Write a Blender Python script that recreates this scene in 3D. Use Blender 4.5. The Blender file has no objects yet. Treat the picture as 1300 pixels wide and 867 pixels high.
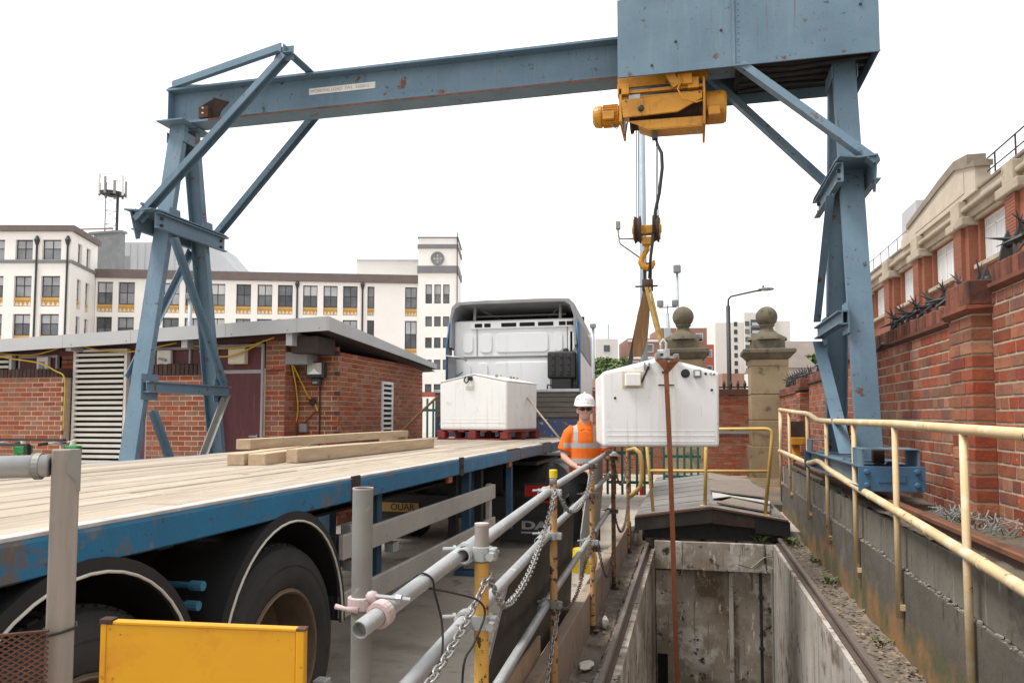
import bpy, bmesh, math, random
from mathutils import Vector as V, Matrix
R = math.radians
random.seed(11)
sc = bpy.context.scene
col = sc.collection

# ------------------------------------------------------------------ camera
CAMH = 1.62
cam = bpy.data.objects.new('camera', bpy.data.cameras.new('camera'))
col.objects.link(cam)
cam.location = (0, 0, CAMH)
cam.rotation_euler = (R(93.4), 0, R(13.33))
cam.data.sensor_width = 36
cam.data.lens = 954 / 1300 * 36
cam.data.shift_y = 40 / 1300
cam.data.clip_start = 0.05
cam.data.clip_end = 6000
sc.camera = cam

# ------------------------------------------------------------------ sky: an even overcast
W = bpy.data.worlds.new('World'); sc.world = W; W.use_nodes = True
nt = W.node_tree; nt.nodes.clear()
wo = nt.nodes.new('ShaderNodeOutputWorld'); bg = nt.nodes.new('ShaderNodeBackground')
sky = nt.nodes.new('ShaderNodeTexSky'); sky.sky_type = 'NISHITA'; sky.sun_disc = False
SUN_EL, SUN_AZ = 62, -118        # azimuth of the sun measured from +Y towards +X
sky.sun_elevation = R(SUN_EL); sky.sun_rotation = R(SUN_AZ)
hs = nt.nodes.new('ShaderNodeHueSaturation'); hs.inputs['Saturation'].default_value = 0.10
tc = nt.nodes.new('ShaderNodeTexCoord'); nz = nt.nodes.new('ShaderNodeTexNoise')
nz.inputs['Scale'].default_value = 1.7; nz.inputs['Detail'].default_value = 5
mr = nt.nodes.new('ShaderNodeMapRange')
mr.inputs['From Min'].default_value = 0.40; mr.inputs['From Max'].default_value = 0.70
mr.inputs['To Min'].default_value = 3.6; mr.inputs['To Max'].default_value = 6.4
tint = nt.nodes.new('ShaderNodeVectorMath'); tint.operation = 'SCALE'
tint.inputs[0].default_value = (0.985, 0.995, 1.01)
mx = nt.nodes.new('ShaderNodeMix'); mx.data_type = 'RGBA'; mx.inputs[0].default_value = 0.93
L = nt.links.new
L(tc.outputs['Generated'], nz.inputs['Vector']); L(nz.outputs['Fac'], mr.inputs['Value'])
L(mr.outputs[0], tint.inputs['Scale']); L(sky.outputs[0], hs.inputs['Color'])
L(hs.outputs[0], mx.inputs[6]); L(tint.outputs[0], mx.inputs[7])
L(mx.outputs[2], bg.inputs['Color']); bg.inputs['Strength'].default_value = 0.1
L(bg.outputs[0], wo.inputs['Surface'])

# ------------------------------------------------------------------ sun through cloud
sd = bpy.data.lights.new('sun', 'SUN'); sd.energy = 1.5; sd.angle = R(20); sd.color = (1, 0.97, 0.92)
so = bpy.data.objects.new('sun', sd); col.objects.link(so)
sdir = V((math.sin(R(SUN_AZ)) * math.cos(R(SUN_EL)), math.cos(R(SUN_AZ)) * math.cos(R(SUN_EL)), math.sin(R(SUN_EL))))
so.rotation_euler = sdir.to_track_quat('Z', 'Y').to_euler()

sc.view_settings.view_transform = 'Standard'
sc.view_settings.look = 'None'
sc.view_settings.exposure = 1.5
sc.view_settings.gamma = 1

# ------------------------------------------------------------------ materials
def nn(t, kind, **kw):
    n = t.nodes.new(kind)
    for k, v in kw.items(): setattr(n, k, v)
    return n
def mat(name, c1, c2=None, scale=3.0, rough=0.7, metal=0.0, bump=0.0, bscale=40.0, stretch=(1, 1, 1),
        spots=(), streaks=(), rnd=0.0, hue=0.0, local=False, bstretch=None, rough2=None, emit=None, detail=6, spec=0.5):
    m = bpy.data.materials.new(name); m.use_nodes = True
    t = m.node_tree; b = t.nodes['Principled BSDF']; lk = t.links.new
    tcn = nn(t, 'ShaderNodeTexCoord') if local else nn(t, 'ShaderNodeNewGeometry')
    src = tcn.outputs['Object'] if local else tcn.outputs['Position']
    inf = nn(t, 'ShaderNodeObjectInfo'); geo = tcn if not local else nn(t, 'ShaderNodeNewGeometry')
    add = nn(t, 'ShaderNodeMath', operation='ADD'); lk(inf.outputs['Random'], add.inputs[0]); lk(geo.outputs['Random Per Island'], add.inputs[1])
    fr = nn(t, 'ShaderNodeMath', operation='FRACT'); lk(add.outputs[0], fr.inputs[0])
    if rnd:
        off = nn(t, 'ShaderNodeVectorMath', operation='SCALE'); off.inputs[0].default_value = (7, 13, 5); lk(fr.outputs[0], off.inputs['Scale'])
        ad = nn(t, 'ShaderNodeVectorMath', operation='ADD'); lk(src, ad.inputs[0]); lk(off.outputs[0], ad.inputs[1]); src = ad.outputs[0]
    def noise(sc_, st, det=detail, rgh=0.6):
        mp = nn(t, 'ShaderNodeMapping'); mp.inputs['Scale'].default_value = st; lk(src, mp.inputs['Vector'])
        n = nn(t, 'ShaderNodeTexNoise'); n.inputs['Scale'].default_value = sc_; n.inputs['Detail'].default_value = det; n.inputs['Roughness'].default_value = rgh
        lk(mp.outputs[0], n.inputs['Vector']); return n.outputs['Fac']
    def mixc(f, a, bcol):
        x = nn(t, 'ShaderNodeMix', data_type='RGBA'); lk(f, x.inputs[0])
        if isinstance(a, tuple): x.inputs[6].default_value = (*a, 1)
        else: lk(a, x.inputs[6])
        x.inputs[7].default_value = (*bcol, 1); return x.outputs[2]
    def rng(f, lo, hi, a=0.0, bb=1.0):
        r = nn(t, 'ShaderNodeMapRange'); r.clamp = True
        r.inputs['From Min'].default_value = lo; r.inputs['From Max'].default_value = hi
        r.inputs['To Min'].default_value = a; r.inputs['To Max'].default_value = bb
        lk(f, r.inputs['Value']); return r.outputs[0]
    c2 = c2 or tuple(x * 0.8 for x in c1)
    n1 = noise(scale, stretch)
    cur = mixc(rng(n1, 0.3, 0.7), c1, c2)
    spotf = None
    for (sc_, colr, lo, hi) in spots:
        f = rng(noise(sc_, (1, 1, 1), 7, 0.65), lo, hi); cur = mixc(f, cur, colr); spotf = f
    for (sc_, colr, lo, hi, st) in streaks:
        f = rng(noise(sc_, st, 6, 0.6), lo, hi); cur = mixc(f, cur, colr)
    if rnd or hue:
        h = nn(t, 'ShaderNodeHueSaturation'); lk(cur, h.inputs['Color'])
        lk(rng(fr.outputs[0], 0, 1, 1 - rnd, 1 + rnd), h.inputs['Value'])
        if hue:
            f2 = nn(t, 'ShaderNodeMath', operation='MULTIPLY'); lk(fr.outputs[0], f2.inputs[0]); f2.inputs[1].default_value = 7.31
            f3 = nn(t, 'ShaderNodeMath', operation='FRACT'); lk(f2.outputs[0], f3.inputs[0])
            lk(rng(f3.outputs[0], 0, 1, 0.5 - hue, 0.5 + hue), h.inputs['Hue'])
            lk(rng(f3.outputs[0], 0, 1, 1.12, 0.85), h.inputs['Saturation'])
        cur = h.outputs[0]
    lk(cur, b.inputs['Base Color'])
    b.inputs['Metallic'].default_value = metal
    b.inputs['Specular IOR Level'].default_value = spec
    if rough2 is None: rough2 = min(1, rough + 0.15)
    lk(rng(noise(scale * 2.3, stretch, 4), 0.3, 0.7, rough, rough2), b.inputs['Roughness'])
    if bump:
        bn = nn(t, 'ShaderNodeBump'); bn.inputs['Strength'].default_value = bump; bn.inputs['Distance'].default_value = 0.01
        lk(noise(bscale, bstretch or stretch, 6), bn.inputs['Height']); lk(bn.outputs[0], b.inputs['Normal'])
    if emit: b.inputs['Emission Color'].default_value = (*emit[0], 1); b.inputs['Emission Strength'].default_value = emit[1]
    return m

RUST = (0.11, 0.04, 0.018)
MT = {}
def reg(k, *a, **kw): MT[k] = mat(k, *a, **kw)
reg('crane_blue', (0.122, 0.196, 0.258), (0.082, 0.142, 0.195), 1.6, 0.48, bump=0.18, bscale=30, spots=[(10, (0.03, 0.035, 0.04), 0.63, 0.68), (4.2, RUST, 0.635, 0.665), (21, RUST, 0.67, 0.69)], streaks=[(4, (0.14, 0.21, 0.26), 0.56, 0.8, (3, 3, .25)), (5, (0.12, 0.06, 0.035), 0.64, 0.72, (6, 6, .22))])
reg('crane_rust', (0.14, 0.055, 0.03), (0.06, 0.03, 0.02), 9, 0.85, bump=0.4)
reg('rust_dark', (0.06, 0.03, 0.02), (0.025, 0.018, 0.015), 9, 0.8, bump=0.3)
reg('trailer_blue', (0.012, 0.16, 0.31), (0.014, 0.12, 0.235), 3.2, 0.5, bump=0.15, spots=[(4.5, (0.13, 0.10, 0.08), 0.56, 0.66), (19, (0.07, 0.035, 0.025), 0.62, 0.67), (9, (0.10, 0.20, 0.28), 0.60, 0.72)], streaks=[(7, (0.12, 0.08, 0.055), 0.62, 0.70, (2, .6, 8))])
reg('trailer_worn', (0.10, 0.13, 0.16), (0.05, 0.10, 0.17), 5, 0.65, bump=0.2, spots=[(7, (0.13, 0.08, 0.055), 0.55, 0.62)])
reg('rub_strip', (0.55, 0.55, 0.54), (0.35, 0.34, 0.33), 6, 0.5)
reg('chassis', (0.007, 0.007, 0.008), (0.014, 0.012, 0.011), 5, 0.65)
reg('leg_blue', (0.03, 0.11, 0.2), (0.02, 0.06, 0.11), 4, 0.55, spots=[(9, RUST, 0.64, 0.7)])
reg('plank', (0.40, 0.335, 0.26), (0.29, 0.235, 0.18), 2.4, 0.8, bump=0.35, bscale=30, stretch=(9, 0.7, 9), rnd=0.20, spots=[(3, (0.34, 0.29, 0.23), 0.5, 0.7), (5, (0.17, 0.125, 0.09), 0.62, 0.72)], streaks=[(4, (0.15, 0.11, 0.08), 0.60, 0.68, (12, .5, 1)), (3, (0.50, 0.45, 0.38), 0.58, 0.7, (8, .4, 1))])
reg('timber', (0.47, 0.365, 0.25), (0.34, 0.245, 0.155), 3, 0.8, bump=0.2, stretch=(9, 0.8, 9), rnd=0.14, spots=[(8, (0.25, 0.15, 0.08), 0.66, 0.72)])
reg('plywood', (0.43, 0.31, 0.21), (0.33, 0.24, 0.16), 4, 0.8, bump=0.1, spots=[(5, (0.2, 0.13, 0.09), 0.6, 0.7)])
reg('rubber', (0.019, 0.019, 0.0195), (0.036, 0.034, 0.032), 5, 0.75, bump=0.15)
reg('mudguard', (0.009, 0.009, 0.0095), (0.014, 0.014, 0.0145), 5, 0.5)
reg('mud_trim', (0.62, 0.60, 0.52), (0.5, 0.48, 0.42), 5, 0.5)
reg('rim', (0.13, 0.092, 0.06), (0.07, 0.05, 0.033), 8, 0.7, spots=[(12, (0.12, 0.07, 0.04), 0.6, 0.7)])
reg('rim_lip', (0.22, 0.15, 0.085), (0.12, 0.08, 0.05), 12, 0.6)
reg('hub_blue', (0.05, 0.22, 0.34), (0.03, 0.11, 0.17), 12, 0.6)
reg('alu', (0.46, 0.44, 0.41), (0.36, 0.34, 0.31), 3, 0.5, 0.25, spots=[(14, (0.28, 0.26, 0.24), 0.62, 0.7)])
reg('galv', (0.46, 0.475, 0.475), (0.35, 0.36, 0.36), 7, 0.42, 0.45, bump=0.06, spots=[(20, (0.60, 0.61, 0.61), 0.6, 0.66), (9, (0.25, 0.25, 0.24), 0.66, 0.74)])
reg('galv_dull', (0.27, 0.27, 0.25), (0.21, 0.21, 0.195), 6, 0.55, 0.25, bump=0.06, spots=[(16, (0.37, 0.37, 0.35), 0.62, 0.68)])
reg('wood_post', (0.33, 0.29, 0.25), (0.24, 0.215, 0.19), 7, 0.7, bump=0.15, stretch=(5, 5, .4), spots=[(5, (0.4, 0.36, 0.32), 0.6, 0.7)])
reg('pink_paint', (0.52, 0.36, 0.355), (0.42, 0.35, 0.34), 30, 0.6, spots=[(40, (0.5, 0.48, 0.46), 0.55, 0.62)])
reg('post_yellow', (0.66, 0.40, 0.085), (0.58, 0.32, 0.07), 5, 0.6, bump=0.35, bscale=25, spots=[(24, (0.07, 0.04, 0.022), 0.578, 0.60), (11, (0.14, 0.06, 0.025), 0.62, 0.65), (40, (0.10, 0.05, 0.025), 0.62, 0.64)])
reg('post_rusty', (0.52, 0.32, 0.13), (0.42, 0.22, 0.09), 6, 0.75, bump=0.5, bscale=30, spots=[(17, (0.07, 0.04, 0.025), 0.545, 0.575), (9, (0.26, 0.09, 0.03), 0.62, 0.68)], stretch=(1, 1, .6))
reg('post_very_rusty', (0.30, 0.16, 0.07), (0.14, 0.065, 0.03), 9, 0.85, bump=0.5, bscale=30, spots=[(16, (0.05, 0.03, 0.02), 0.52, 0.58), (9, (0.48, 0.33, 0.17), 0.62, 0.66)])
reg('yellow_cap', (0.72, 0.53, 0.02), None, 8, 0.5)
reg('bogie_blue', (0.055, 0.15, 0.26), (0.04, 0.105, 0.185), 5, 0.5, bump=0.15, spots=[(12, (0.10, 0.06, 0.04), 0.60, 0.65)])
reg('rail_yellow', (0.64, 0.485, 0.28), (0.54, 0.385, 0.20), 4, 0.5, bump=0.12, spots=[(13, (0.15, 0.08, 0.04), 0.63, 0.66), (5, (0.70, 0.61, 0.45), 0.52, 0.68), (40, (0.2, 0.12, 0.07), 0.66, 0.69)])
reg('rail_amber', (0.62, 0.41, 0.13), (0.52, 0.33, 0.09), 4, 0.5, bump=0.1, spots=[(11, (0.18, 0.09, 0.04), 0.62, 0.66)])
reg('hoist_yellow', (0.56, 0.26, 0.015), (0.44, 0.19, 0.012), 3, 0.45, bump=0.05, spots=[(11, (0.10, 0.05, 0.015), 0.63, 0.67), (3, (0.36, 0.15, 0.012), 0.52, 0.68)], streaks=[(6, (0.17, 0.08, 0.02), 0.59, 0.70, (4, 4, .3))])
reg('barrier_yellow', (0.66, 0.325, 0.0008), (0.60, 0.285, 0.0006), 6, 0.35, bump=0.03, spots=[(48, (0.14, 0.07, 0.02), 0.65, 0.68), (8, (0.56, 0.22, 0.003), 0.58, 0.74), (16, (0.30, 0.14, 0.02), 0.67, 0.71)], streaks=[(30, (0.5, 0.22, 0.01), 0.70, 0.73, (.3, .3, 1))])
reg('chain', (0.42, 0.42, 0.41), (0.28, 0.27, 0.26), 20, 0.38, 0.7)
reg('chain_dark', (0.2, 0.17, 0.15), (0.11, 0.08, 0.065), 20, 0.5, 0.6)
reg('brick', (0.29, 0.098, 0.049), (0.215, 0.071, 0.039), 6, 0.85, bump=0.45, bscale=55, rnd=0.16, hue=0.010, spots=[(2.2, (0.14, 0.05, 0.035), 0.58, 0.74)])
reg('brick_red', (0.325, 0.102, 0.041), (0.195, 0.062, 0.036), 7, 0.85, bump=0.6, bscale=45, rnd=0.24, hue=0.012, spots=[(1.1, (0.15, 0.056, 0.045), 0.50, 0.66), (13, (0.36, 0.25, 0.19), 0.66, 0.74), (2.6, (0.055, 0.03, 0.026), 0.58, 0.74), (24, (0.06, 0.03, 0.025), 0.64, 0.7)])
reg('brick_dark', (0.075, 0.035, 0.028), (0.04, 0.025, 0.022), 8, 0.9, bump=0.4, rnd=0.35)
reg('cope_brick', (0.21, 0.064, 0.034), (0.10, 0.037, 0.025), 7, 0.9, bump=0.5, rnd=0.4, spots=[(4, (0.04, 0.026, 0.02), 0.55, 0.68)])
reg('mortar', (0.54, 0.44, 0.33), (0.42, 0.33, 0.24), 12, 0.95, bump=0.5, bscale=90)
reg('mortar_pale', (0.54, 0.47, 0.36), (0.32, 0.27, 0.2), 4, 0.95, bump=0.5, bscale=80)
reg('maroon', (0.125, 0.03, 0.036), (0.09, 0.024, 0.03), 4, 0.55, bump=0.1, stretch=(6, 6, .5), streaks=[(10, (0.2, 0.1, 0.1), 0.6, 0.8, (4, 4, .3))])
reg('trim_grey', (0.36, 0.34, 0.335), (0.30, 0.28, 0.28), 8, 0.6)
reg('louvre', (0.70, 0.665, 0.61), (0.60, 0.565, 0.51), 3, 0.55)
reg('white_frame', (0.72, 0.71, 0.69), None, 4, 0.5)
reg('fascia', (0.46, 0.465, 0.47), (0.40, 0.405, 0.41), 1.5, 0.45, 0.1)
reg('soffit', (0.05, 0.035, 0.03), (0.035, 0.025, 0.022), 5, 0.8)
reg('roof_felt', (0.16, 0.16, 0.155), (0.11, 0.11, 0.105), 3, 0.9, bump=0.3)
reg('black_plastic', (0.012, 0.012, 0.013), (0.02, 0.02, 0.021), 5, 0.4)
reg('black_iron', (0.014, 0.014, 0.015), (0.03, 0.027, 0.025), 8, 0.5)
reg('dark_void', (0.006, 0.006, 0.006), (0.010, 0.009, 0.008), 4, 0.9)  # near-black; also stands in for unlit depth in hollows
reg('box_grey', (0.26, 0.26, 0.255), (0.20, 0.20, 0.195), 6, 0.5)
reg('box_white', (0.62, 0.60, 0.55), (0.55, 0.53, 0.48), 6, 0.5)
reg('cream', (0.60, 0.53, 0.38), (0.54, 0.47, 0.33), 6, 0.5)
reg('cable_yellow', (0.58, 0.37, 0.02), None, 6, 0.5)
reg('cable_black', (0.012, 0.012, 0.012), None, 6, 0.5)
reg('lamp_glass', (0.35, 0.34, 0.30), (0.5, 0.49, 0.45), 20, 0.15)
reg('tank', (0.84, 0.84, 0.83), (0.79, 0.785, 0.77), 2.2, 0.32, bump=0.03, spots=[(6, (0.62, 0.585, 0.52), 0.58, 0.78), (26, (0.40, 0.35, 0.29), 0.69, 0.72), (55, (0.3, 0.25, 0.2), 0.71, 0.73)], streaks=[(6, (0.64, 0.61, 0.55), 0.56, 0.74, (3, 3, .15)), (14, (0.50, 0.44, 0.36), 0.66, 0.76, (3, 3, .08))])
reg('pallet_red', (0.24, 0.035, 0.025), (0.16, 0.022, 0.018), 8, 0.75, bump=0.2)
reg('strap_brown', (0.20, 0.066, 0.025), (0.15, 0.048, 0.02), 14, 0.85, bump=0.2)
reg('sling_brown', (0.16, 0.085, 0.03), (0.10, 0.05, 0.02), 9, 0.85, bump=0.2, stretch=(4, 4, .5))
reg('sling_tan', (0.42, 0.29, 0.10), (0.25, 0.17, 0.06), 14, 0.85, bump=0.3)
reg('rope', (0.48, 0.38, 0.29), (0.35, 0.26, 0.19), 60, 0.9)
reg('steel_rope', (0.10, 0.10, 0.105), None, 20, 0.5, 0.4)
reg('concrete', (0.49, 0.43, 0.365), (0.39, 0.34, 0.285), 1.1, 0.88, bump=0.3, bscale=35, spots=[(0.9, (0.30, 0.255, 0.215), 0.50, 0.66), (4, (0.48, 0.43, 0.37), 0.6, 0.75)], streaks=[(1.3, (0.27, 0.225, 0.185), 0.53, 0.70, (1, 1.7, 1)), (9, (0.33, 0.285, 0.24), 0.56, 0.7, (1, 1.5, 1)), (2.4, (0.20, 0.165, 0.135), 0.60, 0.68, (1.6, 1, 1))])
reg('kerb_stone', (0.34, 0.26, 0.20), (0.25, 0.19, 0.145), 3, 0.9, bump=0.4, spots=[(5, (0.16, 0.12, 0.09), 0.58, 0.7)])
reg('ledge_dirt', (0.22, 0.18, 0.145), (0.10, 0.08, 0.062), 5, 0.95, bump=0.7, bscale=25, spots=[(9, (0.30, 0.26, 0.22), 0.6, 0.7)])
reg('trench_wall', (0.42, 0.365, 0.30), (0.25, 0.205, 0.155), 1.5, 0.9, bump=0.5, bscale=14, spots=[(2.6, (0.66, 0.62, 0.56), 0.5, 0.60), (5, (0.04, 0.034, 0.028), 0.575, 0.63), (1.3, (0.15, 0.11, 0.07), 0.50, 0.62)], streaks=[(3, (0.17, 0.13, 0.085), 0.60, 0.68, (3, 3, .3)), (2.2, (0.055, 0.045, 0.037), 0.63, 0.70, (3, 3, .2)), (7, (0.60, 0.56, 0.50), 0.60, 0.66, (2, 2, .6))])
reg('trench_white', (0.52, 0.485, 0.435), (0.36, 0.32, 0.275), 1.8, 0.9, bump=0.4, spots=[(2.2, (0.19, 0.14, 0.105), 0.54, 0.64), (6, (0.09, 0.07, 0.055), 0.62, 0.67)], streaks=[(3, (0.26, 0.21, 0.17), 0.56, 0.64, (3, 3, .15)), (6, (0.13, 0.10, 0.08), 0.62, 0.68, (4, 4, .12))])
reg('ret_wall', (0.125, 0.108, 0.086), (0.06, 0.051, 0.041), 1.7, 0.92, bump=0.5, bscale=22, spots=[(1.7, (0.17, 0.155, 0.135), 0.55, 0.7), (26, (0.03, 0.027, 0.023), 0.64, 0.69)], streaks=[(6, (0.03, 0.026, 0.021), 0.60, 0.72, (2, 2, .5))])
reg('ret_upper', (0.18, 0.158, 0.128), (0.10, 0.086, 0.068), 1.6, 0.92, bump=0.5, bscale=22, spots=[(3, (0.06, 0.052, 0.043), 0.56, 0.68)], streaks=[(6, (0.32, 0.295, 0.26), 0.60, 0.72, (2.2, 2.2, .3)), (4, (0.045, 0.039, 0.033), 0.60, 0.70, (3, 3, .3))])
reg('moss_wall', (0.24, 0.125, 0.04), (0.11, 0.085, 0.03), 2, 0.95, bump=0.5, spots=[(2.4, (0.085, 0.085, 0.028), 0.5, 0.62), (3.5, (0.10, 0.085, 0.065), 0.56, 0.66)])
reg('rubble', (0.30, 0.28, 0.25), (0.13, 0.115, 0.1), 14, 0.95, bump=0.8, bscale=40)
reg('bench_dirt', (0.14, 0.115, 0.085), (0.09, 0.075, 0.055), 6, 0.95, bump=0.7, spots=[(7, (0.07, 0.08, 0.03), 0.56, 0.66)])
reg('rail_steel', (0.11, 0.075, 0.055), (0.075, 0.05, 0.038), 9, 0.6, 0.3, bump=0.2)
reg('rail_top', (0.27, 0.22, 0.19), (0.2, 0.15, 0.125), 9, 0.4, 0.55)
reg('rail_orange', (0.25, 0.11, 0.055), (0.16, 0.07, 0.04), 7, 0.55, 0.3)
reg('felt', (0.20, 0.19, 0.175), (0.145, 0.135, 0.125), 2.5, 0.9, bump=0.5, bscale=30, stretch=(1, 5, 1), spots=[(2, (0.10, 0.092, 0.083), 0.56, 0.7)], rnd=0.1)
reg('old_board', (0.24, 0.20, 0.165), (0.16, 0.13, 0.105), 3, 0.9, bump=0.6, bscale=25, stretch=(1.2, 6, 4), rnd=0.2, spots=[(6, (0.33, 0.27, 0.2), 0.6, 0.7)])
reg('black_sheet', (0.022, 0.019, 0.016), (0.045, 0.036, 0.028), 2, 0.5, bump=0.1, spots=[(2, (0.07, 0.055, 0.042), 0.55, 0.7)], streaks=[(5, (0.10, 0.08, 0.06), 0.64, 0.7, (3, 1, .3))])
reg('stone', (0.33, 0.25, 0.145), (0.24, 0.185, 0.115), 2, 0.9, bump=0.4, bscale=30, spots=[(3, (0.11, 0.09, 0.055), 0.56, 0.68)])
reg('stone_dark', (0.15, 0.12, 0.08), (0.085, 0.075, 0.052), 4, 0.95, bump=0.5, bscale=30, spots=[(5, (0.055, 0.055, 0.04), 0.55, 0.65)])
reg('white_wall', (0.84, 0.82, 0.79), (0.80, 0.78, 0.75), 0.4, 0.8, streaks=[(1, (0.74, 0.71, 0.67), 0.6, 0.8, (1, 1, .15))])
reg('cornice', (0.16, 0.125, 0.115), (0.13, 0.10, 0.095), 1, 0.7)
reg('band_grey', (0.20, 0.20, 0.21), (0.17, 0.17, 0.18), 1, 0.7)
reg('clad_grey', (0.42, 0.43, 0.45), (0.38, 0.39, 0.41), 0.3, 0.6)
reg('spandrel', (0.60, 0.36, 0.11), (0.52, 0.30, 0.085), 2, 0.6)
reg('spandrel_pale', (0.74, 0.66, 0.54), None, 2, 0.6)
reg('window_frame', (0.035, 0.037, 0.04), None, 2, 0.5)
reg('glass', (0.06, 0.066, 0.075), (0.16, 0.17, 0.18), 0.8, 0.06, rnd=0.5)
reg('blind', (0.40, 0.415, 0.43), (0.24, 0.25, 0.265), 0.8, 0.25, rnd=0.45)
reg('curtain', (0.62, 0.63, 0.63), (0.46, 0.47, 0.48), 1.2, 0.5, stretch=(1, 4, .3), rnd=0.12)
reg('render_tan', (0.47, 0.405, 0.325), (0.39, 0.335, 0.27), 1, 0.85, bump=0.1)
reg('parapet_stone', (0.40, 0.34, 0.265), (0.28, 0.235, 0.18), 0.9, 0.9, spots=[(1.5, (0.22, 0.17, 0.125), 0.56, 0.68)])
reg('cap_stone', (0.24, 0.20, 0.155), (0.17, 0.14, 0.11), 2, 0.9)
reg('bldg_brick', (0.25, 0.09, 0.05), (0.19, 0.068, 0.04), 2, 0.85, stretch=(1, 1, 7), rnd=0.1)
reg('tower_pale', (0.62, 0.60, 0.565), (0.55, 0.53, 0.50), 0.1, 0.85)
reg('far_brick', (0.30, 0.16, 0.12), (0.24, 0.13, 0.10), 0.2, 0.85)
reg('far_red', (0.45, 0.12, 0.09), None, 0.2, 0.85)
reg('far_roof', (0.20, 0.16, 0.14), (0.15, 0.125, 0.11), 0.4, 0.85)
reg('lamp_steel', (0.36, 0.40, 0.43), (0.31, 0.345, 0.375), 2, 0.5, 0.2)
reg('pale_pole', (0.27, 0.33, 0.38), (0.24, 0.295, 0.34), 2, 0.5, 0.1)
reg('cab_white', (0.80, 0.81, 0.82), (0.74, 0.75, 0.765), 1.5, 0.3, streaks=[(4, (0.62, 0.62, 0.61), 0.6, 0.8, (2, 2, .2))])
reg('cab_blue', (0.02, 0.115, 0.25), None, 2, 0.35)
reg('deflector', (0.30, 0.31, 0.32), (0.22, 0.225, 0.23), 2, 0.45)
reg('cab_grey', (0.20, 0.21, 0.22), (0.15, 0.155, 0.16), 2, 0.45)
reg('headboard', (0.11, 0.095, 0.085), (0.075, 0.064, 0.057), 4, 0.8, bump=0.2, stretch=(1, 1, 3))
reg('headboard_blue', (0.022, 0.045, 0.13), (0.04, 0.045, 0.075), 6, 0.6, bump=0.3, spots=[(9, (0.28, 0.27, 0.26), 0.60, 0.64), (14, (0.09, 0.05, 0.035), 0.58, 0.65)])
reg('teal', (0.012, 0.11, 0.088), (0.01, 0.08, 0.065), 4, 0.5)
reg('amber', (0.6, 0.16, 0.01), None, 4, 0.3)
reg('red_lens', (0.38, 0.012, 0.008), None, 4, 0.25)
reg('plate_yellow', (0.30, 0.16, 0.005), None, 4, 0.4)
reg('print_black', (0.02, 0.02, 0.02), None, 4, 0.6)
reg('print_grey', (0.27, 0.26, 0.25), None, 14, 0.6)
reg('daf_grey', (0.34, 0.335, 0.33), (0.26, 0.255, 0.25), 8, 0.5)
reg('sign_white', (0.68, 0.67, 0.63), (0.58, 0.56, 0.52), 6, 0.6)
reg('bike_green', (0.02, 0.26, 0.06), None, 4, 0.35)
reg('skin', (0.62, 0.36, 0.27), (0.55, 0.30, 0.22), 20, 0.55, spec=0.4)
reg('hair', (0.13, 0.06, 0.03), None, 30, 0.8)
reg('trousers', (0.012, 0.012, 0.015), (0.02, 0.02, 0.023), 9, 0.9, bump=0.3)
reg('boot', (0.03, 0.022, 0.016), None, 9, 0.7)
reg('helmet', (0.82, 0.82, 0.81), None, 5, 0.3)
reg('glove', (0.66, 0.63, 0.58), (0.56, 0.53, 0.48), 30, 0.85)
reg('leaf', (0.065, 0.10, 0.022), (0.10, 0.13, 0.04), 20, 0.6, rnd=0.4)
reg('tree_leaf', (0.085, 0.135, 0.028), (0.06, 0.10, 0.02), 1, 0.6, rnd=0.4)
reg('bark', (0.09, 0.065, 0.045), None, 6, 0.9)
reg('dead_leaf', (0.15, 0.095, 0.052), (0.22, 0.175, 0.12), 20, 0.8, rnd=0.5)
reg('paper', (0.68, 0.65, 0.59), (0.55, 0.52, 0.46), 20, 0.8)
reg('mesh_rust', (0.13, 0.055, 0.032), (0.085, 0.035, 0.022), 14, 0.8, bump=0.3)
reg('red_pipe', (0.26, 0.03, 0.04), None, 6, 0.5)
reg('tarp', (0.44, 0.43, 0.40), (0.36, 0.35, 0.32), 3, 0.7)

# hi-vis shirt: orange cloth with grey reflective tape sewn round it
def shirt_mat():
    m = mat('hi_vis', (0.90, 0.185, 0.012), (0.80, 0.15, 0.01), 8, 0.75, bump=0.25, bscale=14, local=True)
    t = m.node_tree; b = t.nodes['Principled BSDF']; lk = t.links.new
    src = b.inputs['Base Color'].links[0].from_socket
    tcx = nn(t, 'ShaderNodeTexCoord'); sep = nn(t, 'ShaderNodeSeparateXYZ'); lk(tcx.outputs['Object'], sep.inputs[0])
    def mth(op, a, b_):
        n = nn(t, 'ShaderNodeMath', operation=op)
        for i, x in enumerate((a, b_)):
            if x is None: continue
            if isinstance(x, (int, float)): n.inputs[i].default_value = x
            else: lk(x, n.inputs[i])
        return n.outputs[0]
    z = sep.outputs[2]; ax = mth('ABSOLUTE', sep.outputs[0], None)
    def band(v, c, w): return mth('LESS_THAN', mth('ABSOLUTE', mth('SUBTRACT', v, c), None), w)
    inner = mth('LESS_THAN', ax, 0.26)
    f = mth('MAXIMUM', band(z, 1.235, 0.028), band(z, 1.055, 0.028)); f = mth('MULTIPLY', f, inner)
    g = mth('MULTIPLY', band(ax, 0.118, 0.024), mth('GREATER_THAN', z, 1.235)); f = mth('MAXIMUM', f, g)
    x = nn(t, 'ShaderNodeMix', data_type='RGBA'); lk(f, x.inputs[0]); lk(src, x.inputs[6]); x.inputs[7].default_value = (0.42, 0.42, 0.42, 1)
    lk(x.outputs[2], b.inputs['Base Color'])
    return m
MT['hi_vis'] = shirt_mat()
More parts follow.
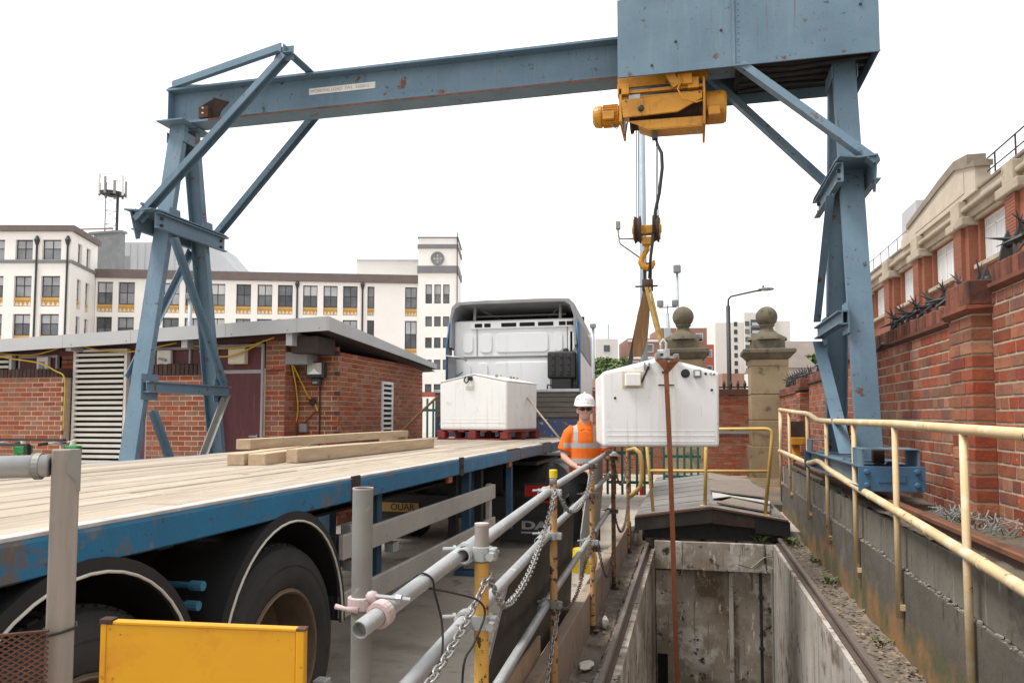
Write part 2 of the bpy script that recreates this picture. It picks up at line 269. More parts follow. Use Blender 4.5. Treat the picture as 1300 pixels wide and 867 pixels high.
# moss and rust-coloured growth creeping up the foot of the retaining wall
def mossy(m, z0, amp):
    t = m.node_tree; b = t.nodes['Principled BSDF']; lk = t.links.new
    src = b.inputs['Base Color'].links[0].from_socket
    ge = nn(t, 'ShaderNodeNewGeometry'); sp = nn(t, 'ShaderNodeSeparateXYZ'); lk(ge.outputs['Position'], sp.inputs[0])
    n1 = nn(t, 'ShaderNodeTexNoise'); n1.inputs['Scale'].default_value = 1.6; n1.inputs['Detail'].default_value = 6; lk(ge.outputs['Position'], n1.inputs['Vector'])
    n2 = nn(t, 'ShaderNodeTexNoise'); n2.inputs['Scale'].default_value = 3.0; n2.inputs['Detail'].default_value = 5; lk(ge.outputs['Position'], n2.inputs['Vector'])
    a = nn(t, 'ShaderNodeMath', operation='MULTIPLY_ADD'); lk(n1.outputs['Fac'], a.inputs[0]); a.inputs[1].default_value = amp; a.inputs[2].default_value = z0 - amp * .5
    d = nn(t, 'ShaderNodeMath', operation='SUBTRACT'); lk(a.outputs[0], d.inputs[0]); lk(sp.outputs[2], d.inputs[1])
    r = nn(t, 'ShaderNodeMapRange'); r.inputs['From Min'].default_value = -.04; r.inputs['From Max'].default_value = .14; lk(d.outputs[0], r.inputs['Value'])
    c = nn(t, 'ShaderNodeMix', data_type='RGBA'); c.inputs[6].default_value = (.27, .135, .045, 1); c.inputs[7].default_value = (.085, .085, .032, 1)
    r2 = nn(t, 'ShaderNodeMapRange'); r2.inputs['From Min'].default_value = .42; r2.inputs['From Max'].default_value = .6; lk(n2.outputs['Fac'], r2.inputs['Value']); lk(r2.outputs[0], c.inputs[0])
    x = nn(t, 'ShaderNodeMix', data_type='RGBA'); f = nn(t, 'ShaderNodeMath', operation='MULTIPLY'); lk(r.outputs[0], f.inputs[0]); f.inputs[1].default_value = .85
    lk(f.outputs[0], x.inputs[0]); lk(src, x.inputs[6]); lk(c.outputs[2], x.inputs[7]); lk(x.outputs[2], b.inputs['Base Color'])
mossy(MT['ret_wall'], .17, .75)

# ------------------------------------------------------------------ mesh helpers
def frame(p, q, up):
    d = (V(q) - V(p)).normalized(); up = V(up)
    s = d.cross(up)
    if s.length < 1e-4: s = d.cross(V((1, 0, 0)))
    s.normalize(); t = s.cross(d).normalized()
    return d, s, t
class MB:
    def __init__(self): self.v = []; self.f = []
    def add(self, vs, fs):
        o = len(self.v); self.v += [tuple(x) for x in vs]; self.f += [tuple(i + o for i in f) for f in fs]; return self
    def box(self, x0, x1, y0, y1, z0, z1):
        return self.add([(x0, y0, z0), (x1, y0, z0), (x1, y1, z0), (x0, y1, z0), (x0, y0, z1), (x1, y0, z1), (x1, y1, z1), (x0, y1, z1)],
                        [(0, 3, 2, 1), (4, 5, 6, 7), (0, 1, 5, 4), (1, 2, 6, 5), (2, 3, 7, 6), (3, 0, 4, 7)])
    def prof(self, p, q, poly, up=(0, 0, 1), cap=True):
        p, q = V(p), V(q); d, s, t = frame(p, q, up); n = len(poly)
        vs = [p + s * a + t * b for a, b in poly] + [q + s * a + t * b for a, b in poly]
        fs = [(i, (i + 1) % n, n + (i + 1) % n, n + i) for i in range(n)]
        if cap: fs += [tuple(range(n - 1, -1, -1)), tuple(range(n, 2 * n))]
        return self.add(vs, fs)
    def bar(self, p, q, w, h, up=(0, 0, 1)):
        return self.prof(p, q, [(-w / 2, -h / 2), (w / 2, -h / 2), (w / 2, h / 2), (-w / 2, h / 2)], up)
    def ibar(self, p, q, w, h, tf=.02, tw=.015, up=(0, 0, 1)):
        a, b, c = w / 2, h / 2, tw / 2
        return self.prof(p, q, [(-a, -b), (a, -b), (a, -b + tf), (c, -b + tf), (c, b - tf), (a, b - tf), (a, b), (-a, b), (-a, b - tf), (-c, b - tf), (-c, -b + tf), (-a, -b + tf)], up)
    def angle(self, p, q, w, h, t=.012, up=(0, 0, 1)):
        return self.prof(p, q, [(0, 0), (w, 0), (w, t), (t, t), (t, h), (0, h)] if w > 0 else [(0, 0), (0, h), (-t, h), (-t, t), (w, t), (w, 0)], up)
    def chan(self, p, q, w, h, t=.012, up=(0, 0, 1)):
        b = h / 2
        if w > 0: poly = [(0, -b), (w, -b), (w, -b + t), (t, -b + t), (t, b - t), (w, b - t), (w, b), (0, b)]
        else: poly = [(0, b), (w, b), (w, b - t), (-t, b - t), (-t, -b + t), (w, -b + t), (w, -b), (0, -b)]
        return self.prof(p, q, poly, up)
    def tube(self, pts, r, n=10, cap=True):
        pts = [V(p) for p in pts]; rs = r if isinstance(r, (list, tuple)) else [r] * len(pts)
        d0 = (pts[1] - pts[0]).normalized(); a = d0.orthogonal().normalized(); vs = []; prev = d0
        for i, p in enumerate(pts):
            if i == 0: d = d0
            elif i == len(pts) - 1: d = (pts[i] - pts[i - 1]).normalized()
            else: d = ((pts[i] - pts[i - 1]).normalized() + (pts[i + 1] - pts[i]).normalized()).normalized()
            a = prev.rotation_difference(d) @ a; prev = d; b = d.cross(a)
            vs += [p + (a * math.cos(k * math.tau / n) + b * math.sin(k * math.tau / n)) * rs[i] for k in range(n)]
        fs = []
        for i in range(len(pts) - 1):
            for k in range(n):
                k2 = (k + 1) % n; fs.append((i * n + k, i * n + k2, (i + 1) * n + k2, (i + 1) * n + k))
        if cap: fs += [tuple(range(n - 1, -1, -1)), tuple(range((len(pts) - 1) * n, len(pts) * n))]
        return self.add(vs, fs)
    def pipe(self, p, q, r, ri, n=16):       # open-ended hollow tube
        p, q = V(p), V(q); d, s, t = frame(p, q, (0, 0, 1) if abs((q - p).normalized().z) < .9 else (0, 1, 0)); vs = []
        for c, rr in ((p, r), (q, r), (q, ri), (p, ri)):
            vs += [c + (s * math.cos(k * math.tau / n) + t * math.sin(k * math.tau / n)) * rr for k in range(n)]
        fs = []
        for i in range(4):
            for k in range(n):
                k2 = (k + 1) % n; j = (i + 1) % 4; fs.append((i * n + k, i * n + k2, j * n + k2, j * n + k))
        return self.add(vs, fs)
    def lathe(self, c, prof, n=20, ax=(0, 0, 1), arc=(0, math.tau), capo=False):
        c = V(c); ax = V(ax).normalized(); a = ax.orthogonal().normalized(); b = ax.cross(a); vs = []; full = abs(arc[1] - arc[0] - math.tau) < 1e-6
        m = n if full else n + 1
        for k in range(m):
            th = arc[0] + (arc[1] - arc[0]) * k / n
            for r, z in prof: vs.append(c + ax * z + (a * math.cos(th) + b * math.sin(th)) * r)
        P = len(prof); fs = []
        for k in range(n):
            k2 = (k + 1) % m
            for i in range(P - 1): fs.append((k * P + i, k2 * P + i, k2 * P + i + 1, k * P + i + 1))
        return self.add(vs, fs)
    def ball(self, c, r, n=14, sc_=(1, 1, 1)):
        c = V(c); vs = []; fs = []; m = n // 2 + 1
        for i in range(m + 1):
            ph = math.pi * i / m
            for k in range(n):
                th = math.tau * k / n
                vs.append(c + V((r * sc_[0] * math.sin(ph) * math.cos(th), r * sc_[1] * math.sin(ph) * math.sin(th), r * sc_[2] * math.cos(ph))))
        for i in range(m):
            for k in range(n):
                k2 = (k + 1) % n; fs.append((i * n + k, (i + 1) * n + k, (i + 1) * n + k2, i * n + k2))
        return self.add(vs, fs)
    def slab(self, poly, n, th):             # flat polygon (3-D points) extruded by th along n
        n = V(n).normalized() * th; k = len(poly); p = [V(x) for x in poly]
        return self.add(p + [x + n for x in p], [tuple(range(k - 1, -1, -1)), tuple(range(k, 2 * k))] + [(i, (i + 1) % k, k + (i + 1) % k, k + i) for i in range(k)])
    def loft(self, rings):
        n = len(rings[0]); vs = [p for r in rings for p in r]; fs = [tuple(range(n - 1, -1, -1)), tuple(range(len(vs) - n, len(vs)))]
        for i in range(len(rings) - 1):
            for k in range(n):
                k2 = (k + 1) % n; fs.append((i * n + k, i * n + k2, (i + 1) * n + k2, (i + 1) * n + k))
        return self.add(vs, fs)
    def mesh(self, name, off=(0, 0, 0), smooth=False, fix=True):
        me = bpy.data.meshes.new(name); o = V(off)
        me.from_pydata([tuple(V(x) - o) for x in self.v], [], self.f)
        if fix:
            bm = bmesh.new(); bm.from_mesh(me); bmesh.ops.recalc_face_normals(bm, faces=bm.faces); bm.to_mesh(me); bm.free()
        if smooth: me.shade_smooth()
        return me

def wloc(o):
    p = V((0, 0, 0))
    while o is not None: p += o.location; o = o.parent
    return p
def tag(o, label=None, cat=None, group=None, kind=None):
    if label: o['label'] = label
    if cat: o['category'] = cat
    if group: o['group'] = group
    if kind: o['kind'] = kind
    return o
def obj(name, me, m, parent=None):
    o = bpy.data.objects.new(name, me); col.objects.link(o)
    if m is not None and not me.materials: me.materials.append(MT[m] if isinstance(m, str) else m)
    o.parent = parent
    return o
def thing(name, label, cat, loc=(0, 0, 0), group=None, rz=0):
    o = bpy.data.objects.new(name, None); col.objects.link(o); o.location = loc; o.rotation_euler = (0, 0, rz)
    o.empty_display_size = .1
    return tag(o, label, cat, group)
def part(name, mb, m, parent, bevel=0, smooth=False, local=False, kind=None, seg=2, angle=40):
    """one mesh object; coordinates are world ones unless local"""
    me = mb.mesh(name, (0, 0, 0) if (local or parent is None) else wloc(parent), smooth)
    o = obj(name, me, m, parent)
    if smooth == 'auto':
        pass
    if bevel:
        b = o.modifiers.new('bevel', 'BEVEL'); b.width = bevel; b.segments = seg; b.limit_method = 'ANGLE'; b.angle_limit = R(35)
        b.harden_normals = False
    if kind: o['kind'] = kind
    return o
def autosmooth(o, ang=40):
    me = o.data; me.shade_smooth()
    me.set_sharp_from_angle(angle=R(ang)) if hasattr(me, 'set_sharp_from_angle') else None
    return o
def single(name, mb, m, label, cat, group=None, **kw):
    """a thing that is one mesh, origin at its base centre"""
    xs = [p[0] for p in mb.v]; ys = [p[1] for p in mb.v]; zs = [p[2] for p in mb.v]
    c = ((min(xs) + max(xs)) / 2, (min(ys) + max(ys)) / 2, min(zs))
    sm = kw.pop('smooth', False); bev = kw.pop('bevel', 0)
    me = mb.mesh(name, c, sm); o = obj(name, me, m); o.location = c
    if bev:
        b = o.modifiers.new('bevel', 'BEVEL'); b.width = bev; b.segments = 2; b.limit_method = 'ANGLE'
    return tag(o, label, cat, group)
def struct(name, mb, m, **kw):
    o = part(name, mb, m, None, **kw); o['kind'] = 'structure'; return o
def copy_tree(o, parent=None):
    c = o.copy(); col.objects.link(c); c.parent = parent
    for ch in o.children: copy_tree(ch, c)
    return c
def text(name, s, size, m, parent, loc, rot, local=False, sx=1.0, ext=0.0008, align='LEFT', shear=0, bold=0.0):
    cu = bpy.data.curves.new(name, 'FONT'); cu.body = s; cu.size = size; cu.extrude = ext; cu.align_x = align; cu.align_y = 'CENTER'; cu.shear = shear; cu.offset = bold
    tmp = bpy.data.objects.new(name + '_tmp', cu); col.objects.link(tmp)
    bpy.context.view_layer.update()
    me = bpy.data.meshes.new_from_object(tmp.evaluated_get(bpy.context.evaluated_depsgraph_get()))
    bpy.data.objects.remove(tmp); me.materials.clear()
    o = obj(name, me, m, parent); o.location = V(loc) - (V((0, 0, 0)) if local else wloc(parent)); o.rotation_euler = rot; o.scale = (sx, 1, 1)
    return o

# the camera's own projection, used only to find which of many bricks show largest
_cm = Matrix.Rotation(R(13.33), 3, 'Z') @ Matrix.Rotation(R(93.4), 3, 'X'); _ci = _cm.inverted()
def pix(p):
    q = _ci @ (V(p) - V((0, 0, CAMH)))
    if q.z > -0.05: return None
    return 650 + 954 * q.x / -q.z, 473.5 - 954 * q.y / -q.z, -q.z

_bm = {}
def brick_mesh(l, d, h, key, ch=0.004):
    k = (round(l, 3), round(d, 3), round(h, 3), key)
    if k in _bm: return _bm[k]
    a, b, c = l / 2, d, h / 2                # local x along wall, y = outward (face at y=0), z up
    vs = [(-a, -b, -c), (a, -b, -c), (a, -b, c), (-a, -b, c), (-a, -ch, -c), (a, -ch, -c), (a, -ch, c), (-a, -ch, c),
          (-a + ch, 0, -c + ch), (a - ch, 0, -c + ch), (a - ch, 0, c - ch), (-a + ch, 0, c - ch)]
    fs = [(0, 1, 2, 3), (8, 11, 10, 9)] + [(i, 4 + i, 4 + (i + 1) % 4, (i + 1) % 4) for i in range(4)] + [(4 + i, 8 + i, 8 + (i + 1) % 4, 4 + (i + 1) % 4) for i in range(4)]
    m = MB(); m.add(vs, fs); me = m.mesh('brick'); me.materials.append(MT[key]); _bm[k] = me; return me
def bricks(parent, O, u, n, Lw, Hw, course, bl, m, holes=(), nobj=300, bond='stretcher', joint=.011, proud=.008, depth=.04, region=None, jit=.0015, name='brick', hide=()):
    """lay bricks on a wall face: the nearest in view as objects, the rest joined"""
    O, u, n = V(O), V(u).normalized(), V(n).normalized(); z = V((0, 0, 1)); items = []
    rows = int(round(Hw / course)); course = Hw / rows
    for i in range(rows):
        z0 = i * course; z1 = z0 + course
        b = bl if bond == 'stretcher' or i % 2 == 0 else bl / 2
        off = (bl / 2 if i % 2 else 0) if bond == 'stretcher' else (bl / 4 if i % 2 else 0)
        a = -off
        while a < Lw:
            segs = [(max(a, 0), min(a + b, Lw))]
            for (h0, h1, v0, v1) in holes:
                if z1 > v0 + .01 and z0 < v1 - .01:
                    ns = []
                    for s0, s1 in segs:
                        if s1 <= h0 or s0 >= h1: ns.append((s0, s1)); continue
                        if s0 < h0: ns.append((s0, h0))
                        if s1 > h1: ns.append((h1, s1))
                    segs = ns
            for s0, s1 in segs:
                if s1 - s0 > .035:
                    c = O + u * ((s0 + s1) / 2) + z * ((z0 + z1) / 2) + n * (proud + random.uniform(-jit, jit))
                    items.append((c, round(s1 - s0 - joint, 3), course - joint))
            a += b
    def score(it):
        p = pix(it[0])
        if p is None or not (-8 < p[0] < 1308 and -8 < p[1] < 875): return 1e9
        if region and not (region[0] < p[0] < region[2] and region[1] < p[1] < region[3]): return 1e8 + p[2]
        for h in hide:
            if h[0] < p[0] < h[2] and h[1] < p[1] < h[3]: return 1e7 + p[2]
        return p[2]
    items.sort(key=score); rest = MB(); pl = wloc(parent)
    rot = Matrix((tuple(-u), tuple(n), (0, 0, 1))).transposed()
    if rot.determinant() < 0: rot = Matrix((tuple(u), tuple(n), (0, 0, 1))).transposed()
    for k, (c, l, h) in enumerate(items):
        if k < nobj and score(items[k]) < 1e7:
            o = bpy.data.objects.new(name, brick_mesh(l, depth, h, m)); col.objects.link(o); o.parent = parent
            o.matrix_local = Matrix.Translation(c - pl) @ rot.to_4x4() @ Matrix.Rotation(random.uniform(-.006, .006), 4, 'Y')
        else:
            a = u * (l / 2); hh = z * (h / 2); bk = -n * depth
            rest.add([c - a - hh, c + a - hh, c + a + hh, c - a + hh, c - a - hh + bk, c + a - hh + bk, c + a + hh + bk, c - a + hh + bk],
                     [(0, 1, 2, 3), (0, 4, 5, 1), (1, 5, 6, 2), (2, 6, 7, 3), (3, 7, 4, 0)])
    if rest.v: part(name + 'work', rest, m, parent, kind='stuff')
def wall_holes(mb, O, u, n, Lw, Hw, holes, rev=.2):
    """flat wall face with rectangular openings and their reveals"""
    O, u, n = V(O), V(u).normalized(), V(n).normalized(); z = V((0, 0, 1))
    us = sorted({0, Lw} | {round(x, 4) for h in holes for x in h[:2] if 0 < x < Lw}); zs = sorted({0, Hw} | {round(x, 4) for h in holes for x in h[2:] if 0 < x < Hw})
    P = lambda a, b, k=0: O + u * a + z * b - n * k
    for i in range(len(us) - 1):
        for j in range(len(zs) - 1):
            a, b = (us[i] + us[i + 1]) / 2, (zs[j] + zs[j + 1]) / 2
            if any(h[0] < a < h[1] and h[2] < b < h[3] for h in holes): continue
            mb.add([P(us[i], zs[j]), P(us[i + 1], zs[j]), P(us[i + 1], zs[j + 1]), P(us[i], zs[j + 1])], [(0, 1, 2, 3)])
    for h0, h1, v0, v1 in holes:
        c = [(h0, v0), (h1, v0), (h1, v1), (h0, v1)]
        for k in range(4):
            (a, b), (c_, d) = c[k], c[(k + 1) % 4]
            mb.add([P(a, b), P(a, b, rev), P(c_, d, rev), P(c_, d)], [(0, 1, 2, 3)])
    return mb
# ================================================================== ground, trench, ledges
g = MB()
def gq(x0, x1, y0, y1, z=0):
    g.add([(x0, y0, z), (x1, y0, z), (x1, y1, z), (x0, y1, z)], [(0, 1, 2, 3)])
gq(-3000, -0.965, -400, 4000); gq(-0.965, 1.62, 11.45, 4000); gq(1.62, 3000, -400, 4000); gq(-0.965, 1.62, -400, 2.2)
struct('ground', g, 'concrete')
t_ = MB().box(-0.95, -0.53, 2.2, 11.45, -5, -0.28); struct('trench_wall_left', t_, 'trench_wall')
t_ = MB().box(1.10, 1.56, 2.2, 11.45, -5, -0.15); struct('trench_wall_right', t_, 'trench_white')
t_ = MB().box(-0.53, 1.10, 11.30, 11.45, -5, -0.13)
ew = struct('trench_wall_end', t_, 'trench_wall')
part('lintel', MB().box(-0.53, 1.10, 11.17, 11.30, -0.55, -0.15), 'trench_wall', ew, bevel=.01)
part('pilaster', MB().box(-0.52, -0.28, 11.20, 11.30, -5, -0.57), 'trench_wall', ew, bevel=.01)
part('pilaster', MB().box(0.50, 0.56, 11.25, 11.30, -5, -0.57), 'trench_white', ew, bevel=.01)
part('drain_hole', MB().box(-0.50, -0.36, 11.185, 11.198, -2.2, -1.75), 'dark_void', ew)
struct('trench_wall_near', MB().box(-0.53, 1.10, 2.05, 2.2, -5, -0.02), 'trench_wall')
struct('trench_riser', MB().box(-0.965, 1.5, 11.451, 11.6, -5, -.004), 'trench_wall')
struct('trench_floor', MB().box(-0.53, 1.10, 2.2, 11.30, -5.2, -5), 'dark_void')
# dirt strips on the ledges
for nm, x0, x1, zz in (('ledge_left', -0.875, -0.70, -0.28), ('ledge_right', 1.24, 1.50, -0.15)):
    mb = MB(); nx, ny = 5, 80
    for j in range(ny + 1):
        for i in range(nx + 1):
            mb.v.append((x0 + (x1 - x0) * i / nx, 2.2 + 9.2 * j / ny, zz + .004 + random.random() * .028 * (0.4 + (i in (0, nx)))))
    for j in range(ny):
        for i in range(nx):
            a = j * (nx + 1) + i; mb.f.append((a, a + 1, a + nx + 2, a + nx + 1))
    struct(nm, mb, 'ledge_dirt', smooth=True)
# kerb upstand beside the yard
kb = thing('kerb', 'low tan concrete kerb beside the scaffold guard rail', 'kerb', (-0.92, 6, -0.28))
y = 2.25
k = 0
while y < 11.4:
    y1 = min(y + random.uniform(1.7, 2.3), 11.42)
    dx = random.uniform(-.006, .006)
    part('kerb_stone', MB().box(-0.962 + dx, -0.875 + dx, y, y1 - .012, -0.279, 0.09 + random.uniform(-.012, .012)), 'kerb_stone', kb, bevel=.008)
    y = y1

# rails set on the trench edges
def rail(name, X, y0, y1, z0, h, mtop, mside, label, w=.06):
    r = thing(name, label, 'rail', (X, (y0 + y1) / 2, z0))
    part('web', MB().prof((X, y0, z0), (X, y1, z0), [(-w, 0), (w, 0), (w, .012), (.01, .025), (.01, h - .035), (-.01, h - .035), (-.01, .025), (-w, .012)]), mside, r)
    part('railhead', MB().prof((X, y0, z0), (X, y1, z0), [(-w * .52, h - .035), (w * .52, h - .035), (w * .52, h - .008), (w * .4, h), (-w * .4, h), (-w * .52, h - .008)]), mtop, r)
    return r
rail('guide_rail', -0.63, 2.25, 11.35, -0.279, 0.095, 'rail_top', 'rail_steel', 'worn steel rail on the trench edge beside the kerb', .045)
rail('guide_rail', 1.185, 2.25, 11.35, -0.149, 0.095, 'rail_top', 'rail_steel', 'worn steel rail on the trench edge below the concrete retaining wall', .045)
rail('crane_rail', 1.68, -4.0, 13.45, 0.801, 0.115, 'rail_orange', 'rail_steel', 'rusty crane rail on the raised bench by the brick wall', .07)
rail('crane_rail', -6.66, 3.0, 9.8, 0.004, 0.115, 'rail_orange', 'rail_steel', 'rusty crane rail on the yard in front of the brick hut', .07)

# conduits in the trench
mb = MB().tube([(0.93, 11.24, -0.2), (0.93, 11.24, -4.9)], .022)
o = single('conduit', mb, 'black_iron', 'black conduit running down the trench end wall', 'pipe')
for zz in (-.9, -1.6, -2.3): part('clip', MB().cyl if False else MB().box(.895, .965, 11.20, 11.27, zz - .02, zz + .02), 'black_iron', o)
mb = MB().tube([(1.06, 11.0, -0.45), (1.06, 11.0, -4.9)], .018); single('conduit', mb, 'galv_dull', 'grey conduit in the trench corner', 'pipe')
mb = MB().tube([(0.99, 10.6, -4.5), (0.99, 10.6, -2.35), (1.0, 10.6, -2.18), (1.04, 10.55, -2.12), (1.07, 10.5, -2.2), (1.075, 10.4, -4.5)], .022)
single('hose', mb, 'red_pipe', 'dark red hose looped in the trench', 'hose', smooth=True)
mb = MB().tube([(0.62, 11.05, -0.42), (0.80, 11.15, -0.48), (0.98, 11.16, -0.33), (1.12, 11.05, -0.28)], .011, 6); single('root', mb, 'galv_dull', 'thin pale cable across the top of the trench wall', 'cable')

# ================================================================== hatch cover over the trench
hc = thing('hatch_cover', 'low pitched grey felt hatch cover over the trench with a black front edge', 'hatch cover', (0.26, 11.2, -0.05))
Lx, Rx, zx, zl, yr = -0.79, 1.31, .28, .17, 18.5
part('felt_sheet', MB().slab([(Lx, 11.2, zl), (zx, 11.2, .33), (zx, yr, .33), (Lx, yr, zl)], (0, 0, 1), .02), 'felt', hc)
part('felt_sheet', MB().slab([(zx, 11.2, .331), (Rx, 11.2, zl), (Rx, yr, zl), (zx, yr, .331)], (0, 0, 1), .018), 'felt', hc)
yy = 11.2
for k in range(8):       # lapped strips of felt on the left slope
    part('felt_strip', MB().slab([(Lx - .01, yy + .02, zl + .021 + .002), (zx - .02, yy + .02, .351), (zx - .02, yy + .88, .347), (Lx - .01, yy + .88, zl + .019)], (0, 0, 1), .008), 'felt', hc); yy += .9
part('fascia_board', MB().slab([(Lx - .02, 11.19, -.02), (Lx - .02, 11.19, zl), (zx, 11.19, .33), (zx, 11.19, .13)], (0, -1, 0), .03), 'black_sheet', hc)
part('fascia_board', MB().slab([(zx + .004, 11.19, .12), (zx + .004, 11.19, .33), (.86, 11.19, .243), (.86, 11.19, .07)], (0, -1, 0), .03), 'rust_dark', hc)
part('fascia_board', MB().slab([(.864, 11.19, .0), (.864, 11.19, .243), (Rx + .02, 11.19, zl), (Rx + .02, 11.19, -.03)], (0, -1, 0), .03), 'chassis', hc)
part('edge_trim', MB().tube([(Lx - .02, 11.15, zl + .015), (-.3, 11.15, .265), (zx, 11.15, .352), (.8, 11.15, .27), (Rx, 11.15, zl + .02)], .010, 6), 'strap_brown', hc)
part('front_beam', MB().box(Lx + .1, Rx - .1, 11.24, 11.3, -.12, .12), 'chassis', hc)
for x in (Lx + .1, Rx - .1): part('runner', MB().lathe((x, 11.35, -.1), [(0, -.02), (.085, -.02), (.085, .02), (0, .02)], 14, (1, 0, 0)), 'chassis', hc)
# loose old boards lying on the right slope
def loose(pts, m, label, th=.02, nm='loose_board'):
    return single(nm, MB().slab(pts, (0, 0, 1), th), m, label, 'board')
loose([(.36, 11.62, .352), (1.10, 11.55, .245), (1.17, 12.25, .25), (.62, 12.5, .335)], 'old_board', 'grey weathered board lying at the front of the hatch cover')
loose([(.32, 12.15, .362), (.60, 12.53, .362), (1.18, 12.32, .285), (1.22, 12.72, .29), (.34, 13.3, .372)], 'tarp', 'pale sheet sticking out between the old boards on the hatch cover', .012, 'pale_sheet')
loose([(.30, 13.1, .40), (.62, 12.75, .39), (1.2, 12.66, .34), (1.24, 13.9, .36), (1.0, 15.3, .40), (.33, 14.8, .43)], 'old_board', 'large warped board lying behind the pale sheet on the hatch cover')
loose([(.34, 15.4, .40), (1.15, 15.6, .30), (1.2, 16.8, .30), (.34, 17.2, .40)], 'old_board', 'old flat board at the back of the hatch cover')

# yellow tube railing standing on the hatch cover
hr = thing('tube_railing', 'chipped yellow tube railing standing on the hatch cover', 'railing', (.25, 11.42, .2))
def bend(a, b, c, r=.12, k=6):
    a, b, c = V(a), V(b), V(c); p = b + (a - b).normalized() * r; q = b + (c - b).normalized() * r
    return [p.lerp(b, i / k).lerp(b.lerp(q, i / k), i / k) for i in range(k + 1)]
part('top_rail', MB().tube([(-.64, 11.42, 1.44)] + bend((-.64, 11.42, 1.44), (1.155, 11.42, 1.46), (1.0, 11.4, .2)) + [(1.02, 11.4, .22)], .026), 'rail_amber', hr, smooth=True)
part('mid_rail', MB().tube([(-.60, 11.42, .835), (1.09, 11.42, .85)], .022), 'rail_amber', hr, smooth=True)
part('post', MB().tube([(-.66, 11.42, 1.44), (-.55, 11.42, .19)], .024), 'rail_amber', hr, smooth=True)
part('post', MB().tube([(.225, 11.42, 1.44), (.19, 11.42, .31)], .026), 'rail_amber', hr, smooth=True)
for x, z0 in ((-.55, .21), (.19, .335), (1.01, .225)):
    part('base_plate', MB().box(x - .07, x + .07, 11.36, 11.48, z0, z0 + .012), 'rail_amber', hr)

# ================================================================== retaining wall, bench
rw = thing('retaining_wall', 'dark stained concrete retaining wall beside the trench', 'wall', (1.8, 8, -0.15))
part('lower_face', MB().box(1.502, 2.30, -4.0, 13.6, -0.149, 0.50), 'ret_wall', rw)
part('upper_face', MB().box(1.535, 2.30, -4.0, 13.6, 0.505, 0.80), 'ret_upper', rw)
part('end_face', MB().box(1.53, 2.30, 13.6, 13.66, 0.002, 0.79), 'trench_white', rw)
mb = MB()
for i in range(520):
    yy = 2.2 + 11.3 * random.random(); s = random.uniform(.004, .015) * (1.3 if random.random() < .1 else 1)
    mb.ball((1.512 + random.uniform(-.008, .02), yy, .503 + random.uniform(-.008, .012)), s, 5, (1, random.uniform(.8, 2.2), .7))
part('crumbled_edge', mb, 'rubble', rw, kind='stuff')
mb = MB(); nx, ny = 8, 160
for j in range(ny + 1):
    for i in range(nx + 1):
        mb.v.append((1.542 + .73 * i / nx, -3.9 + 17.45 * j / ny, .803 + random.random() * .035))
for j in range(ny):
    for i in range(nx):
        a = j * (nx + 1) + i; mb.f.append((a, a + 1, a + nx + 2, a + nx + 1))
struct('bench_path', mb, 'bench_dirt', smooth=True)

# faded yellow handrail fixed to the retaining wall
hd = thing('handrail', 'long faded yellow handrail fixed to the concrete retaining wall', 'handrail', (1.47, 8, .2))
top = [(13.4, 1.755), (11.6, 1.70), (10.45, 1.675), (10.1, 1.655), (9.55, 1.59), (9.1, 1.582), (6.1, 1.574), (4.65, 1.555), (-4, 1.44)]
part('top_rail', MB().tube([(1.47, a, b) for a, b in top], .031, 12), 'rail_yellow', hd, smooth=True)
low = [(13.5, 1.06), (11.6, 1.045), (10.5, 1.03), (10.2, 1.045), (9.6, 1.105), (9.3, 1.10), (8.8, 1.05), (7.6, 0.995), (5.5, .915), (3.9, .842), (1.6, .79), (-4, .76)]
part('lower_rail', MB().tube([(1.465, a, b) for a, b in low], .033, 12), 'rail_yellow', hd, smooth=True)
for a in (8.3, 6.9, 5.3, 4.4): part('joint_collar', MB().cyl if False else MB().tube([(1.465, a - .012, .842 + (a - 3.9) * .0417), (1.465, a + .012, .843 + (a - 3.9) * .0417)], .0365, 12), 'rail_yellow', hd, smooth=True)
for yy, zt, zb in ((1.7, 1.515, -.02), (.2, 1.495, -.02), (3.2, 1.535, -.02), (4.64, 1.555, -.02), (6.08, 1.574, .16), (7.52, 1.578, .15), (8.97, 1.582, .22), (10.36, 1.67, .31), (12.2, 1.71, .39), (13.4, 1.755, .45), (13.25, 1.75, 1.05)):
    part('post', MB().tube([(1.47, yy, zt), (1.468 if zb < 1 else 1.47, yy + .01, zb)], .0225, 10), 'rail_yellow', hd, smooth=True)
    if zb < 1: part('fixing', MB().box(1.47, 1.503, yy - .02, yy + .02, zb + .06, zb + .10), 'rail_yellow', hd)

# rail stop, boxes and cable at the far end of the bench
bs = thing('rail_stop', 'yellow rail buffer at the far end of the crane rail', 'buffer', (1.68, 13.1, .9))
part('upright', MB().bar((1.68, 13.05, .92), (1.68, 13.2, 1.2), .12, .10, (0, 1, 0)), 'hoist_yellow', bs, bevel=.008)
part('head', MB().box(1.58, 1.80, 12.95, 13.12, 1.18, 1.30), 'hoist_yellow', bs, bevel=.01)
part('stop_frame', MB().box(1.58, 1.82, 13.13, 13.2, 1.2, 1.56), 'rust_dark', bs)
single('junction_box', MB().box(2.06, 2.19, 12.0, 12.35, 1.2, 1.68), 'box_white', 'pale grey box on the brick wall beside the rail buffer', 'box', bevel=.01)
single('junction_box', MB().box(2.03, 2.19, 11.5, 11.85, 1.05, 1.62), 'black_plastic', 'tall black box on the brick wall beside the crane leg', 'box', bevel=.01)
single('junction_box', MB().box(2.08, 2.19, 9.95, 10.15, 1.1, 1.32), 'box_grey', 'small grey box on the brick wall behind the crane foot', 'box', bevel=.008)
